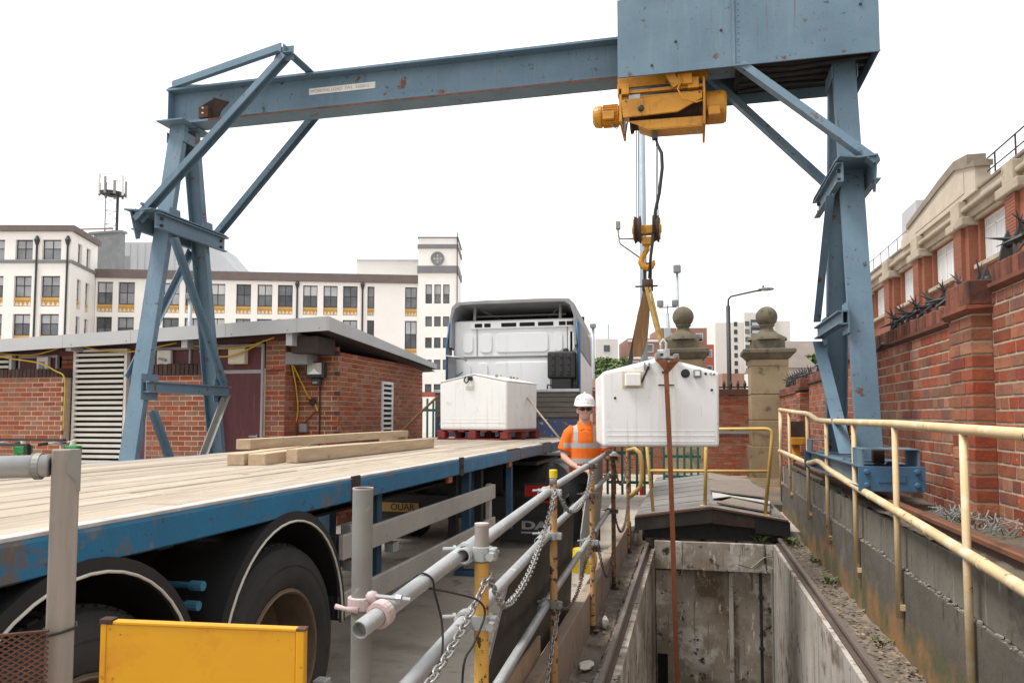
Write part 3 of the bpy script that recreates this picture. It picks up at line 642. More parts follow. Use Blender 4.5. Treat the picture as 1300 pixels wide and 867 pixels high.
single('wall_cable', MB().tube([(2.05, 12.1, 1.5), (2.0, 11.6, 1.36), (1.98, 11.0, 1.34), (2.0, 10.4, 1.42), (2.1, 10.0, 1.55)], .014, 6), 'cable_black', 'sagging black cable along the brick wall behind the crane leg', 'cable', smooth=True)
single('wall_cable', MB().tube([(2.17, 9.0, 2.42), (2.15, 9.3, 2.46), (2.12, 9.75, 2.36), (2.17, 10.1, 2.2)], .016, 6), 'cable_black', 'short black cable loop under the wall cope behind the crane', 'cable', smooth=True)

# ================================================================== brick boundary wall
bw = thing('boundary_wall', 'tall red brick boundary wall with a dark brick cope along the crane rail', 'wall', (2.3, 10, .8))
secs = [(-4.0, 6.24, 2.55), (6.24, 12.3, 2.40), (12.3, 15.2, 2.23), (15.2, 20.0, 2.12)]
for i, (a, b, h) in enumerate(secs):
    part('wall_core', MB().box(2.20, 2.55, a + .001, b - .001, 0.0, h), 'mortar_pale', bw)
zoneA = [(0, 4.65, 0, 3)]
bricks(bw, (2.20, -4.0, .80), (0, 1, 0), (-1, 0, 0), 10.24, 1.75, .1, .31, 'brick_red', bond='english', nobj=130, joint=.016, proud=.006)
bricks(bw, (2.20, 6.24, .80), (0, 1, 0), (-1, 0, 0), 6.06, 1.60, .1, .31, 'brick_red', bond='english', nobj=170, joint=.016, proud=.006, hide=((1050, 60, 1085, 600),))
bricks(bw, (2.20, 12.3, .10), (0, 1, 0), (-1, 0, 0), 2.9, 2.13, .1, .31, 'brick_red', bond='english', nobj=0, joint=.016, proud=.006)
bricks(bw, (2.20, 15.2, .0), (0, 1, 0), (-1, 0, 0), 4.8, 2.12, .1, .31, 'brick_red', bond='english', nobj=0, joint=.016, proud=.006)
def pier(y0, y1, x0, h, zb=.8):
    part('pier_core', MB().box(x0 + .012, 2.199, y0 + .012, y1 - .012, zb, h), 'mortar_pale', bw)
    rows = int(round((h - zb) / .1))
    for i in range(rows):
        z0 = zb + i * .1; z1 = z0 + .083; e = random.uniform(-.003, .003)
        cuts = [y0, (y0 + y1) / 2, y1] if i % 2 else [y0, y0 + .15, y1]
        for k in range(2):
            part('pier_brick', MB().box(x0 + e, 2.198, cuts[k] + (.0 if k == 0 else .007), cuts[k + 1] - (.007 if k == 0 else 0), z0, z1), 'brick_red', bw, bevel=.003, seg=1)
pier(6.24, 6.72, 2.05, 2.40); pier(15.2, 15.75, 2.03, 2.10, 0.1)
# moulded string course and soldier-course cope
def cope(a, b, h, x0=2.20, n=None):
    part('string_course', MB().prof((x0, a, h), (x0, b, h), [(.03, 0), (.055, .03), (.055, .07), (-.30, .07), (-.30, 0)], (0, 0, 1)) if False else
         MB().slab([(x0 - .010, a, h + .001), (x0 - .04, a, h + .03), (x0 - .04, a, h + .06), (2.56, a, h + .06), (2.56, a, h + .001)], (0, 1, 0), b - a), 'cope_brick', bw)
    yb = a + .006
    while yb < b - .03:
        w = min(.086, b - yb - .005); 
        part('cope_brick', MB().box(x0 - .018 + random.uniform(-.004, .004), 2.54, yb, yb + w, h + .062, h + .195 + random.uniform(-.006, .006)), 'cope_brick', bw, bevel=.008, seg=1)
        yb += .104
cope(0.0, 6.20, 2.55); cope(6.77, 12.3, 2.40); cope(12.31, 15.15, 2.23); cope(15.8, 19.9, 2.12)
for y0, y1, h in ((6.20, 6.77, 2.40), (15.15, 15.80, 2.12)):
    part('pier_string', MB().slab([(2.045, y0 + .03, h + .001), (2.01, y0, h + .03), (2.01, y0, h + .06), (2.57, y0, h + .06), (2.57, y0 + .03, h + .001)], (0, 1, 0), y1 - y0), 'cope_brick', bw)
    for q in range(5):
        part('cope_brick', MB().box(2.035, 2.545, y0 + .02 + q * .105, y0 + .112 + q * .105, h + .062, h + .25), 'cope_brick', bw, bevel=.008, seg=1)

# rotating spike barriers on the cope
def spikes(y0, y1, z, x, label, step=.16):
    s = thing('spike_barrier', label, 'spikes', (x, y0, z - .12), 'spike barriers on the boundary wall')
    part('shaft', MB().tube([(x, y0, z), (x, y1, z)], .028, 8), 'black_iron', s, smooth=True)
    star = MB()
    for q in range(4):
        a = q * math.pi / 2 + .3; d = V((math.cos(a), 0, math.sin(a)))
        star.tube([d * .015, d * .19 + V((0, .04 * (-1) ** q, 0))], [.020, .002], 5)
    me = star.mesh('spike'); me.materials.append(MT['black_iron']); yb = y0 + .12; k = 0
    while yb < y1:
        o = bpy.data.objects.new('spike', me); col.objects.link(o); o.parent = s; o.location = (0, yb - y0, .12); o.rotation_euler = (random.uniform(-.1, .1), k * .55, 0); yb += step; k += 1
    for yb in (y0 + .02, y1 - .02):
        part('bracket', MB().slab([(x - .07, yb, z - .14), (x + .07, yb, z - .14), (x + .035, yb, z + .01), (x, yb, z + .11), (x - .035, yb, z + .01)], (0, 1, 0), .035), 'black_iron', s)
spikes(3.2, 6.35, 2.93, 2.36, 'black rotating spike barrier on the highest stretch of brick wall')
spikes(6.75, 9.6, 2.74, 2.36, 'black rotating spike barrier on the brick wall cope between the pier and the crane leg')
spikes(12.5, 14.9, 2.62, 2.36, 'black rotating spike barrier on the lower brick wall beyond the crane leg')
spikes(16.0, 19.6, 2.51, 2.36, 'black spike barrier on the lowest end of the brick wall by the stone gate pier')
# ================================================================== gantry crane
YC = 8.75
XL, XR = -6.66, 1.68
cr = thing('gantry_crane', 'blue steel gantry crane spanning the yard and the trench', 'crane', (-2.5, YC, 0))
B = 'crane_blue'
part('beam', MB().ibar((-6.86, YC, 5.82), (1.86, YC, 5.82), .30, .50, .028, .02), B, cr)
part('beam_edge', MB().box(-6.2, -.75, YC - .152, YC - .1505, 5.571, 5.596), 'crane_rust', cr)
for x in (-6.84,): part('stiffener', MB().box(x, x + .012, YC - .135, YC - .0105, 5.60, 6.04), B, cr)
sp = part('splice_plate', MB().slab([(-6.42, YC - .0105, 5.62), (-6.15, YC - .0105, 5.62), (-6.10, YC - .0105, 5.75), (-5.98, YC - .0105, 5.86), (-6.2, YC - .0105, 5.93), (-6.40, YC - .0105, 5.84)], (0, -1, 0), .012), 'rust_dark', cr)
part('rust_bracket', MB().box(-6.39, -6.24, YC - .10, YC - .0225, 5.64, 5.80), 'crane_rust', sp, bevel=.01)
for z in (5.69, 5.76): part('bolt', MB().box(-6.33, -6.305, YC - .112, YC - .101, z, z + .02), 'sign_white', sp)
# safe working load plate
sg = part('load_plate', MB().box(-4.80, -3.87, YC - .018, YC - .0125, 5.83, 5.915), 'sign_white', cr)
text('lettering', 'WORKING LOAD  SWL  3200KG', .058, 'print_grey', sg, (-4.785, YC - .0185, 5.872), (R(90), 0, 0), sx=1.0)

def legset(X, zfoot, inner, label=None):
    def ly(z, s): return YC + s * (0.135 + (5.57 - z) * 0.165)
    zt = 5.57
    for s in (-1, 1):
        part('leg', MB().chan((X, ly(zfoot, s) + s * .05, zfoot), (X, ly(zt, s) + s * .02, zt), -s * .085, .228, .014, up=(1, 0, 0)), B, cr)
        part('leg_foot_plate', MB().box(X - .2, X + .2, ly(zfoot, s) - .2, ly(zfoot, s) + .2, zfoot - .02, zfoot), B, cr)
        part('leg_cap', MB().box(X - .20, X + .20, YC + s * .17 - .155, YC + s * .17 + .155, 5.548, 5.566), 'crane_blue', cr)
        part('gusset', MB().slab([(X + .132 * inner, ly(4.3, s) - .14, 4.02), (X + .132 * inner, ly(4.3, s) + .14, 4.02), (X + .132 * inner, ly(4.3, s) + .1, 4.34), (X + .132 * inner, ly(4.3, s) - .1, 4.34)], (inner, 0, 0), .012), B, cr)
    for s in (-1, 1): part('collar', MB().box(X + s * .127 - .006, X + s * .127 + .006, YC - .20, YC + .20, 5.30, 5.44), B, cr)
    # mid tie: two channels and cover plates with pointed ends
    for s in (-1, 1):
        part('tie_channel', MB().chan((X + s * .14, YC - .72, 4.10), (X + s * .14, YC + .72, 4.10), s * .065, .20, .014, (0, 0, 1)), B, cr)
    for z in (4.215,):
        part('tie_plate', MB().slab([(X - .20, YC - .86, z), (X - .02, YC - .78, z), (X + .16, YC - .82, z), (X + .215, YC - .66, z), (X + .215, YC + .66, z), (X + .16, YC + .82, z), (X - .02, YC + .78, z), (X - .20, YC + .86, z), (X - .215, YC + .66, z), (X - .215, YC - .66, z)], (0, 0, 1), .016), B, cr)
    for s in (-1, 1):
        part('tie_end_plate', MB().slab([(X - inner * .15, YC + s * .80, 4.21), (X - inner * .15, YC + s * .55, 4.21), (X - inner * .15, YC + s * .62, 3.90), (X - inner * .15, YC + s * .68, 3.88)], (-inner, 0, 0), .014), B, cr)
        for z in (4.14, 4.05): part('bolt', MB().lathe((X + inner * .155, YC + .62 * s, z), [(0, .03), (.02, .03), (.02, 0)], 6, (inner, 0, 0)), 'black_iron', cr)
    # low tie
    zl = 2.0 if zfoot < 1 else 2.62
    a = ly(zl, -1); b = ly(zl, 1)
    part('low_tie', MB().ibar((X + inner * .19, a - .12, zl), (X + inner * .19, b + .12, zl), .09, .14, .016, .012), B, cr)
    for s, yv in ((-1, a), (1, b)):
        part('gusset', MB().slab([(X + inner * .130, yv - .15, zl - .16), (X + inner * .130, yv + .15, zl - .16), (X + inner * .130, yv + .15, zl + .16), (X + inner * .130, yv - .15, zl + .16)], (inner, 0, 0), .012), B, cr)
    # crossed flats
    zb = zfoot + .12
    part('lattice_bar', MB().angle((X + inner * .175, ly(3.9, -1), 3.95), (X + inner * .175, ly(zl, 1), zl + .12), .08, .08, .01, (inner, 0, 0)), B, cr)
    if zfoot < 1:
        part('lattice_bar', MB().angle((X - inner * .172, ly(3.9, 1), 3.95), (X - inner * .172, ly(zl, -1), zl + .1), .08, .08, .01, (inner, 0, 0)), B, cr)
        part('lattice_bar', MB().angle((X + inner * .178, ly(1.75, -1) + .05, 1.72), (X + inner * .178, YC - .1, .62), .08, .08, .01, (inner, 0, 0)), B, cr)
        part('lattice_bar', MB().angle((X + inner * .178, ly(1.75, 1) + .02, 1.92), (X + inner * .178, YC + .02, .62), .08, .08, .01, (inner, 0, 0)), 'galv_dull', cr)
    else:
        part('lattice_bar', MB().bar((X + inner * .185, ly(2.5, 1) + .10, 2.52), (X + inner * .185, ly(1.3, -1) + .12, 1.26), .014, .13, (inner, 0, 0)), B, cr)
legset(XL, 0.40, 1)
legset(XR, 1.22, -1)
# knee braces to the cross arms, cross arms, and the plan bracing of the left end
def knee(X, Xa, s, ya):
    sg_ = 1 if Xa > X else -1
    p = (X - sg_ * .14, YC + s * .72, 4.14); q = (Xa, YC + s * ya, 6.10)
    part('knee_brace', MB().chan(p, q, .075, .13, .012, (0, -1, 0)), B, cr)
    for k in (.03, .07):
        c = V(p).lerp(V(q), k); part('bolt', MB().lathe(c + V((0, s * .05, .02)), [(0, .03), (.022, .03), (.022, 0)], 6, (0, s, 0)), B, cr)
for s in (-1, 1):
    knee(XL, -4.83, s, .60); knee(XR, -.15, s, .34)
part('cross_arm', MB().angle((-4.80, YC - .68, 6.085), (-4.80, YC + .68, 6.085), .11, .11, .012), B, cr)
part('cross_arm', MB().angle((-.15, YC - .53, 6.085), (-.15, YC + .53, 6.085), .11, .11, .012), B, cr)
for s in (-1, 1):
    part('plan_brace', MB().angle((-6.84, YC + s * .05, 6.086), (-4.84, YC + s * .64, 6.10), .07, .13, .012), B, cr)
    part('arm_gusset', MB().slab([(-4.98, YC + s * .59, 6.02), (-4.70, YC + s * .59, 6.02), (-4.70, YC + s * .59, 6.20), (-4.90, YC + s * .59, 6.20)], (0, s, 0), .012), B, cr)
# housing over the hoist
hz0, hz1 = 5.395, 6.27
part('housing_sheet', MB().box(-.735, .497, 8.205, 8.215, hz0, hz1), B, cr)
part('housing_sheet', MB().box(.503, 1.955, 8.208, 8.218, hz0 + .002, hz1), B, cr)
part('seam_strip', MB().box(.49, .522, 8.196, 8.2045, hz0 + .004, hz1), B, cr)
for k in range(13): part('rivet', MB().lathe((.56, 8.2075, 5.43 + k * .065), [(0, .005), (.009, .003), (.011, 0)], 6, (0, -1, 0)), B, cr)
for x, z in ((.38, 5.80), (-.10, 5.73), (1.78, 5.98), (1.78, 5.91), (-.36, 5.49)): part('stud', MB().lathe((x, 8.205, z), [(0, .012), (.013, .012), (.016, 0)], 7, (0, -1, 0)), 'black_iron', cr)
part('housing_end', MB().box(1.945, 1.955, 8.219, 9.285, hz0, hz1), B, cr)
part('housing_back', MB().box(-.735, 1.944, 9.276, 9.285, hz0, hz1), B, cr)
part('housing_roof', MB().box(-.735, 1.955, 8.205, 9.285, hz1 + .001, hz1 + .01), B, cr)
part('housing_trim', MB().box(-.735, 1.955, 8.185, 8.2045, hz0 - .012, hz0 + .001), B, cr)
part('handle', MB().tube([(1.957, 8.5, 5.72), (1.985, 8.5, 5.72), (1.985, 8.5, 5.60), (1.957, 8.5, 5.60)], .006, 6), B, cr)
part('housing_shade', MB().box(.55, 1.94, 8.23, 9.27, 5.52, 5.53), 'dark_void', cr)  # near-black sheet, paints the shade up inside the open-bottomed housing
for k in range(4): part('underside_pipe', MB().tube([(.6, 8.45 + .2 * k, 5.46), (1.1, 8.42 + .2 * k, 5.40 + .03 * k), (1.9, 8.47 + .18 * k, 5.47)], .022, 6), 'chassis', cr)
# bogies
def bogie(X, z0, z1, y0, y1, plates):
    for s in (-1, 1):
        part('bogie_channel', MB().chan((X + s * .17, y0 + .01, (z0 + z1) / 2), (X + s * .17, y1 - .01, (z0 + z1) / 2), s * .07, z1 - z0, .014), B, cr)
    part('bogie_top', MB().box(X - .16, X + .16, y0 + .35, y1 - .35, z1 - .02, z1 - .004), B, cr)
    for s, yv in ((-1, y0), (1, y1)):
        e = part('buffer_plate', MB().box(X - .265, X + .265, yv - .012, yv + .012, z0 - .02, z1), 'bogie_blue', cr, bevel=.003)
        part('raised_panel', MB().box(X - .11, X + .11, yv + s * .013 - .006, yv + s * .013 + .006, z0 + .06, z1 - .07), 'bogie_blue', e)
        for dx in (-.20, .20):
            for zz in (z0 + .035, z1 - .045): part('bolt', MB().lathe((X + dx, yv + s * .012, zz), [(0, .026), (.02, .024), (.026, 0)], 6, (0, s, 0)), 'bogie_blue', e)
        part('wheel_cover', MB().box(X - .23, X - .215, min(yv + .01, yv - s * .40), max(yv - .01, yv - s * .40), z1 + .001, z1 + .14).box(X + .215, X + .23, min(yv + .01, yv - s * .4), max(yv - .01, yv - s * .4), z1 + .001, z1 + .14).box(X - .23, X + .23, min(yv, yv - s * .40), max(yv, yv - s * .40), z1 + .141, z1 + .15), B, cr)
        part('wheel', MB().lathe((X, yv - s * .24, z0 + .115 - .02), [(0, -.06), (.13, -.06), (.13, -.035), (.105, -.03), (.105, .03), (.13, .035), (.13, .06), (0, .06)], 20, (1, 0, 0)), 'rust_dark', cr)
        part('lug', MB().box(X - .05, X + .05, yv - s * .46 - .04, yv - s * .46 + .04, z1, z1 + .13), 'rust_dark', cr, bevel=.012)
bogie(XR, 1.005, 1.20, 7.10, 10.30, 2)
bogie(XL, .215, .40, 7.26, 9.79, 2)

# ================================================================== hoist
def hx(px): return -1.045 + (px - 752) * .0087
def hzz(px, y): return 5.088 - (y - 145) * .0085 - (px - 752) * .00076
Y = 'hoist_yellow'
ho = thing('electric_hoist', 'yellow electric hoist hanging under the crane housing', 'hoist', (-.3, 8.6, 4.8))
def hp(pts, yv): return [(hx(a), yv, hzz(a, b)) for a, b in pts]
part('trolley_plate', MB().slab(hp([(785, 96), (900, 85), (900, 96), (880, 100), (786, 110)], 8.42), (0, 1, 0), .03), Y, ho, bevel=.004)
part('trolley_plate', MB().slab(hp([(785, 96), (900, 85), (900, 100), (786, 111)], 9.0), (0, 1, 0), .03), Y, ho)
part('cross_beam', MB().box(-.75, -.62, 8.3, 9.1, 5.24, 5.36).box(.02, .14, 8.3, 9.1, 5.24, 5.36), Y, ho, bevel=.004)
part('drum', MB().lathe((hx(800), 8.60, 5.10), [(0, 0), (.20, 0), (.20, .03), (.165, .04), (.165, .76), (.20, .77), (.20, .80), (0, .80)], 24, (1, 0, 0)), 'rust_dark', ho, smooth=False)
part('frame_rail', MB().bar((hx(790), 8.36, 5.275), (hx(893), 8.36, 5.275), .05, .035).bar((hx(790), 8.36, 5.215), (hx(893), 8.36, 5.215), .02, .02), Y, ho)
part('frame_rail', MB().bar((hx(792), 8.86, 5.27), (hx(893), 8.86, 5.27), .05, .05), Y, ho)
part('terminal_box', MB().box(hx(800), hx(815), 8.33, 8.40, 5.15, 5.24), 'galv', ho, bevel=.005)
sp = part('side_panel', MB().slab(hp([(791, 131), (892, 120), (892, 129), (862, 147), (793, 155)], 8.30), (0, 1, 0), .03), Y, ho, bevel=.006)
part('knob', MB().lathe((hx(816), 8.30, hzz(816, 143)), [(0, .03), (.02, .03), (.035, .02), (.035, 0)], 12, (0, -1, 0)), 'black_plastic', sp)
for a, b in ((797, 133), (889, 122)): part('screw', MB().lathe((hx(a), 8.30, hzz(a, b)), [(0, .008), (.01, .008), (.01, 0)], 6, (0, -1, 0)), 'rust_dark', sp)
part('end_plate', MB().box(hx(788), hx(791.5), 8.3, 8.92, 4.93, 5.31), Y, ho, bevel=.004)
part('end_plate', MB().box(hx(893), hx(896), 8.3, 8.92, 4.83, 5.36), Y, ho, bevel=.004)
part('lower_guard', MB().slab(hp([(797, 158), (893, 151), (893, 164), (827, 169), (812, 163)], 8.34), (0, 1, 0), .02), Y, ho, bevel=.004)
part('lower_guard', MB().slab([(hx(812), 8.34, hzz(812, 164)), (hx(827), 8.34, hzz(827, 169.5)), (hx(893), 8.34, hzz(893, 164.5)), (hx(893), 8.58, hzz(893, 164.5)), (hx(827), 8.58, hzz(827, 169.5)), (hx(812), 8.58, hzz(812, 164))], (0, 0, 1), .012), Y, ho)
mo = part('motor', MB().lathe((hx(763), 8.50, hzz(770, 144)), [(0, 0), (.105, 0), (.115, .02), (.115, .2), (.075, .215), (.06, .25), (0, .25)], 24, (1, 0, 0)), Y, ho, smooth=False)
part('fan_cover', MB().lathe((hx(763), 8.50, hzz(770, 144)), [(0, -.10), (.08, -.098), (.115, -.075), (.125, -.03), (.125, .002), (0, .002)], 24, (1, 0, 0)), Y, mo)
fins = MB()
for k in range(22):
    a = k * math.tau / 22; d = V((0, math.cos(a), math.sin(a))); c = V((hx(763), 8.50, hzz(770, 144)))
    fins.bar(c + d * .118 + V((.02, 0, 0)), c + d * .118 + V((.19, 0, 0)), .006, .022, d)
part('cooling_fins', fins, Y, mo)
part('motor_box', MB().box(hx(766), hx(781), 8.36, 8.44, 5.0, 5.09), Y, mo, bevel=.006)
part('gearbox', MB().lathe((hx(896), 8.56, hzz(908, 130)), [(0, 0), (.17, 0), (.18, .02), (.18, .20), (.16, .23), (0, .23)], 22, (1, 0, 0)), Y, ho)
part('gearbox_foot', MB().box(hx(899), hx(914), 8.33, 8.5, 4.93, 5.03), Y, ho, bevel=.01)
part('bracket_arm', MB().bar((hx(852), 8.28, 5.42), (hx(861), 8.30, 5.27), .09, .05, (0, 1, 0)).box(hx(862), hx(880), 8.27, 8.38, 5.28, 5.40), Y, ho, bevel=.005)
part('control_cable', MB().tube([(hx(868), 8.26, 5.32), (hx(862), 8.24, 5.22), (hx(868), 8.24, 5.10), (hx(885), 8.25, 5.05), (hx(892), 8.28, 5.08)], .009, 6), 'hoist_yellow', ho, smooth=True)
part('control_cable', MB().tube([(hx(776), 8.42, 5.0), (hx(778), 8.42, 4.93), (hx(784), 8.4, 4.89), (hx(791), 8.38, 4.96)], .006, 6), 'galv_dull', ho, smooth=True)
part('control_cable', MB().tube([(hx(874), 8.40, 4.80), (hx(880), 8.40, 4.75), (hx(888), 8.40, 4.78), (hx(892), 8.40, 4.84)], .005, 6), 'galv_dull', ho, smooth=True)
part('limit_switch_arm', MB().bar((hx(798), 8.36, 4.94), (hx(795), 8.36, 4.78), .015, .02, (0, 1, 0)), 'rust_dark', ho)
part('cable_clamp', MB().box(hx(829), hx(836), 8.36, 8.44, 4.73, 4.80), 'black_iron', ho)
for x in (-.555, -.535, -.335, -.32):
    part('wire_rope', MB().tube([(x, 8.50, 4.9), (x, 8.42, 3.75)], .0055, 6), 'steel_rope', ho)
single('pendant_cable', MB().tube([(hx(833), 8.40, 4.76), (hx(836), 8.38, 4.66), (hx(841), 8.35, 4.55), (-.265, 8.34, 4.38), (-.30, 8.33, 4.1), (-.345, 8.33, 3.9), (-.37, 8.32, 3.62), (-.40, 8.32, 3.4), (-.42, 8.33, 3.15)], [.012, .016, .019, .019, .019, .019, .019, .017, .015], 8), 'cable_black', 'thick black cable hanging from the hoist to the hook', 'cable', smooth=True)

# ================================================================== hook block
hk = thing('hook_block', 'yellow hook block with two rusty sheaves hanging on the hoist ropes', 'hook block', (-.445, 8.42, 3.3))
for s, m_ in ((-1, 'rust_dark'), (1, 'rust_dark')):
    x = -.445 + s * .10
    part('sheave', MB().lathe((x, 8.42, 3.72), [(0, -.035), (.15, -.035), (.155, -.03), (.13, 0), (.155, .03), (.15, .035), (0, .035)], 22, (1, 0, 0)), m_, hk)
    part('cheek_plate', MB().lathe((x + s * .037, 8.42, 3.72), [(0, 0), (.12, 0), (.12, .012), (.05, .012), (.045, .025), (0, .025)], 18, (s, 0, 0)), 'hoist_yellow', hk)
part('crosshead', MB().box(-.52, -.37, 8.36, 8.48, 3.66, 3.76).box(-.50, -.39, 8.37, 8.47, 3.54, 3.63), 'hoist_yellow', hk, bevel=.012)
part('side_bar', MB().box(-.512, -.492, 8.40, 8.44, 3.6, 3.7).box(-.398, -.378, 8.40, 8.44, 3.6, 3.7), 'hoist_yellow', hk)
hkp = [(-.445, 3.56), (-.445, 3.49), (-.47, 3.45), (-.505, 3.40), (-.512, 3.35), (-.49, 3.305), (-.445, 3.285), (-.40, 3.30), (-.375, 3.335), (-.372, 3.37)]
part('hook', MB().tube([(x, 8.42, z) for x, z in hkp], [.03, .03, .03, .033, .037, .04, .042, .037, .025, .010], 10), 'hoist_yellow', hk, smooth=True)
part('arm', MB().tube([(-.55, 8.42, 3.62), (-.75, 8.42, 3.63), (-.76, 8.42, 3.66), (-.765, 8.42, 3.74)], .010, 6).tube([(-.76, 8.42, 3.63), (-.74, 8.42, 3.57), (-.52, 8.42, 3.40)], .009, 6), 'galv_dull', hk, smooth=True)
part('limit_weight', MB().box(-.79, -.74, 8.40, 8.45, 3.74, 3.83), 'galv_dull', hk, bevel=.006)

# ================================================================== slings
single('hook_shackle', MB().tube([(-.44, 8.42, 3.34), (-.475, 8.42, 3.27), (-.475, 8.42, 3.12), (-.41, 8.42, 3.12), (-.41, 8.42, 3.27), (-.44, 8.42, 3.34)], .018, 8).box(-.50, -.385, 8.37, 8.47, 3.03, 3.15).tube([(-.58, 8.42, 3.08), (-.33, 8.42, 3.08)], .010, 6), 'rust_dark', 'dark shackle with bundled sling ends hanging in the hook', 'shackle', smooth=True)
def web(pts, ws, th, m, label, nm='sling'):
    rings = []
    for (x, y, z), w in zip(pts, ws): rings.append([(x - w / 2, y - th / 2, z), (x + w / 2, y - th / 2, z), (x + w / 2, y + th / 2, z), (x - w / 2, y + th / 2, z)])
    return single(nm, MB().loft(rings), m, label, 'sling', bevel=.004)
web([(-.45, 8.40, 3.10), (-.46, 8.38, 2.95), (-.49, 8.37, 2.75), (-.52, 8.37, 2.5), (-.545, 8.37, 2.36), (-.56, 8.37, 2.29)], [.05, .09, .135, .15, .13, .09], .02, 'sling_brown', 'wide brown webbing sling hanging slack from the hook')
web([(-.47, 8.43, 3.05), (-.56, 8.45, 2.65), (-.66, 8.5, 2.2)], [.04, .05, .055], .012, 'cable_black', 'black webbing sling running from the hook to the tank')
web([(-.455, 8.37, 3.06), (-.36, 8.36, 2.65), (-.285, 8.35, 2.37)], [.04, .05, .04], .03, 'sling_tan', 'tan round sling running from the hook down to the tank shackle')
web([(-.415, 8.38, 3.06), (-.33, 8.37, 2.65), (-.265, 8.36, 2.37)], [.025, .03, .025], .03, 'sling_tan', 'thinner tan sling leg beside the tan round sling')
sh = single('bow_shackle', MB().tube([(-.30, 8.30, 2.36), (-.305, 8.3, 2.43), (-.275, 8.3, 2.47), (-.245, 8.3, 2.43), (-.25, 8.3, 2.36), (-.25, 8.3, 2.33), (-.30, 8.3, 2.33), (-.30, 8.30, 2.36)], .014, 8).tube([(-.34, 8.3, 2.345), (-.21, 8.3, 2.345)], .016, 8), 'galv', 'galvanised bow shackle above the hanging tank', 'shackle', smooth=True)

# ================================================================== white tanks
def tank(loc, rz, label, Wt=1.2, Dt=1.2, H1=.76, H2=.92, lip=True):
    t = thing('storage_tank', label, 'tank', loc, None, rz)
    a, d = Wt / 2, Dt / 2; tp = .985
    prof = [(-a * tp, 0), (a * tp, 0), (a, H1), (0.02, H2 - .01), (-a, H1)]
    mb = MB().add([(x, -d, z) for x, z in prof] + [(x, d, z) for x, z in prof], [(0, 1, 2, 3, 4), (9, 8, 7, 6, 5)] + [(i, 5 + i, 5 + (i + 1) % 5, (i + 1) % 5) for i in range(5)])
    bd = part('body', mb, 'tank', t, bevel=.032, local=True, seg=4); bd.data.shade_smooth() if False else None
    # grp lid in two slopes with a lip
    for s in (-1, 1):
        e = .006 if lip else -.03
        lid = MB().slab([(.02, -d - e, H2 - .012), (s * (a + e), -d - e, H1 - .004), (s * (a + e), d + e, H1 - .004), (.02, d + e, H2 - .012)], (0, 0, 1), .016)
        part('lid', lid, 'tank', t, bevel=.004, local=True)
    for z, w in ((.05, .004), (.11, .005), (.16, .003)):
        part('rib', MB().box(-a * tp + .05, a * tp - .05, -d - w * .5, -d + .01, z, z + .014), 'tank', t, bevel=.0015, local=True)
    return t, a, d, H1, H2
tk, a, d, H1, H2 = tank((-.40, 8.42, 1.322), R(10), 'white moulded tank hanging from the crane hook', lip=False)
F_ = -d - .002
bx_ = part('valve_box', MB().box(-.36, -.20, F_ - .05, F_, .62, .75), 'tank', tk, local=True, bevel=.01)
part('valve_plate', MB().box(-.385, -.17, F_ - .004, F_, .60, .77), 'cream', tk, local=True)
part('valve_lever', MB().bar((-.19, F_ - .03, .66), (-.12, F_ - .03, .82), .02, .025, (0, 1, 0)), 'rust_dark', tk, local=True)
part('hasp', MB().box(-.165, -.15, F_ - .03, F_, .79, .86).box(-.12, -.105, F_ - .03, F_, .79, .86), 'galv_dull', tk, local=True)
part('port', MB().lathe((.255, F_, .75), [(0, .03), (.03, .03), (.034, .012), (.045, .012), (.045, 0)], 16, (0, -1, 0)), 'black_plastic', tk, local=True)
part('port', MB().box(.33, .415, F_ - .03, F_, .705, .79), 'box_grey', tk, local=True, bevel=.02)
part('port_glass', MB().box(.35, .395, F_ - .034, F_ - .03, .725, .77), 'tank', tk, local=True)
for x, z, m_ in ((.46, .745, 'rust_dark'), (.51, .745, 'galv'), (.545, .74, 'galv_dull'), (.03, .76, 'rust_dark'), (-.46, .50, 'rust_dark'), (.52, .58, 'rust_dark'), (-.3, .86, 'rust_dark')):
    part('fitting', MB().lathe((x, F_, z), [(0, .006), (.012, .006), (.014, 0)], 10, (0, -1, 0)), m_, tk, local=True)
part('drip_strip', MB().box(-.02, .14, F_ - .006, F_, .625, .637), 'rust_dark', tk, local=True)
part('lifting_eye', MB().box(.05, .10, -.62, -.50, .90, 1.0).box(-.02, .16, -.62, -.52, .90, .925), 'galv', tk, local=True, bevel=.004)
part('clamp', MB().box(-.05, .0, -.64, -.54, .88, .96), 'box_grey', tk, local=True, bevel=.01)
part('clamp', MB().box(.14, .19, -.64, -.54, .88, .95), 'box_grey', tk, local=True, bevel=.01)

tk2, a, d, H1, H2 = tank((-3.06, 11.40, 1.435), R(-10), 'white moulded tank standing on a red pallet on the trailer', 1.13, 1.2, .72, .84)
F_ = -d - .002
part('hasp', MB().tube([(-.11, F_ - .02, .80), (-.12, F_ - .05, .74), (-.09, F_ - .05, .70), (-.05, F_ - .05, .73), (-.06, F_ - .04, .80)], .012, 6), 'black_iron', tk2, local=True)
part('padlock', MB().box(-.05, .0, F_ - .04, F_, .74, .80), 'rust_dark', tk2, local=True, bevel=.008)
part('label_plate', MB().box(-.12, .02, F_ - .003, F_, .60, .66), 'box_white', tk2, local=True)
for y_ in (-.3, .25): part('lid_knob', MB().lathe((.25, y_, .80), [(0, .045), (.02, .04), (.024, 0)], 10, (0, 0, 1)), 'box_grey', tk2, local=True)

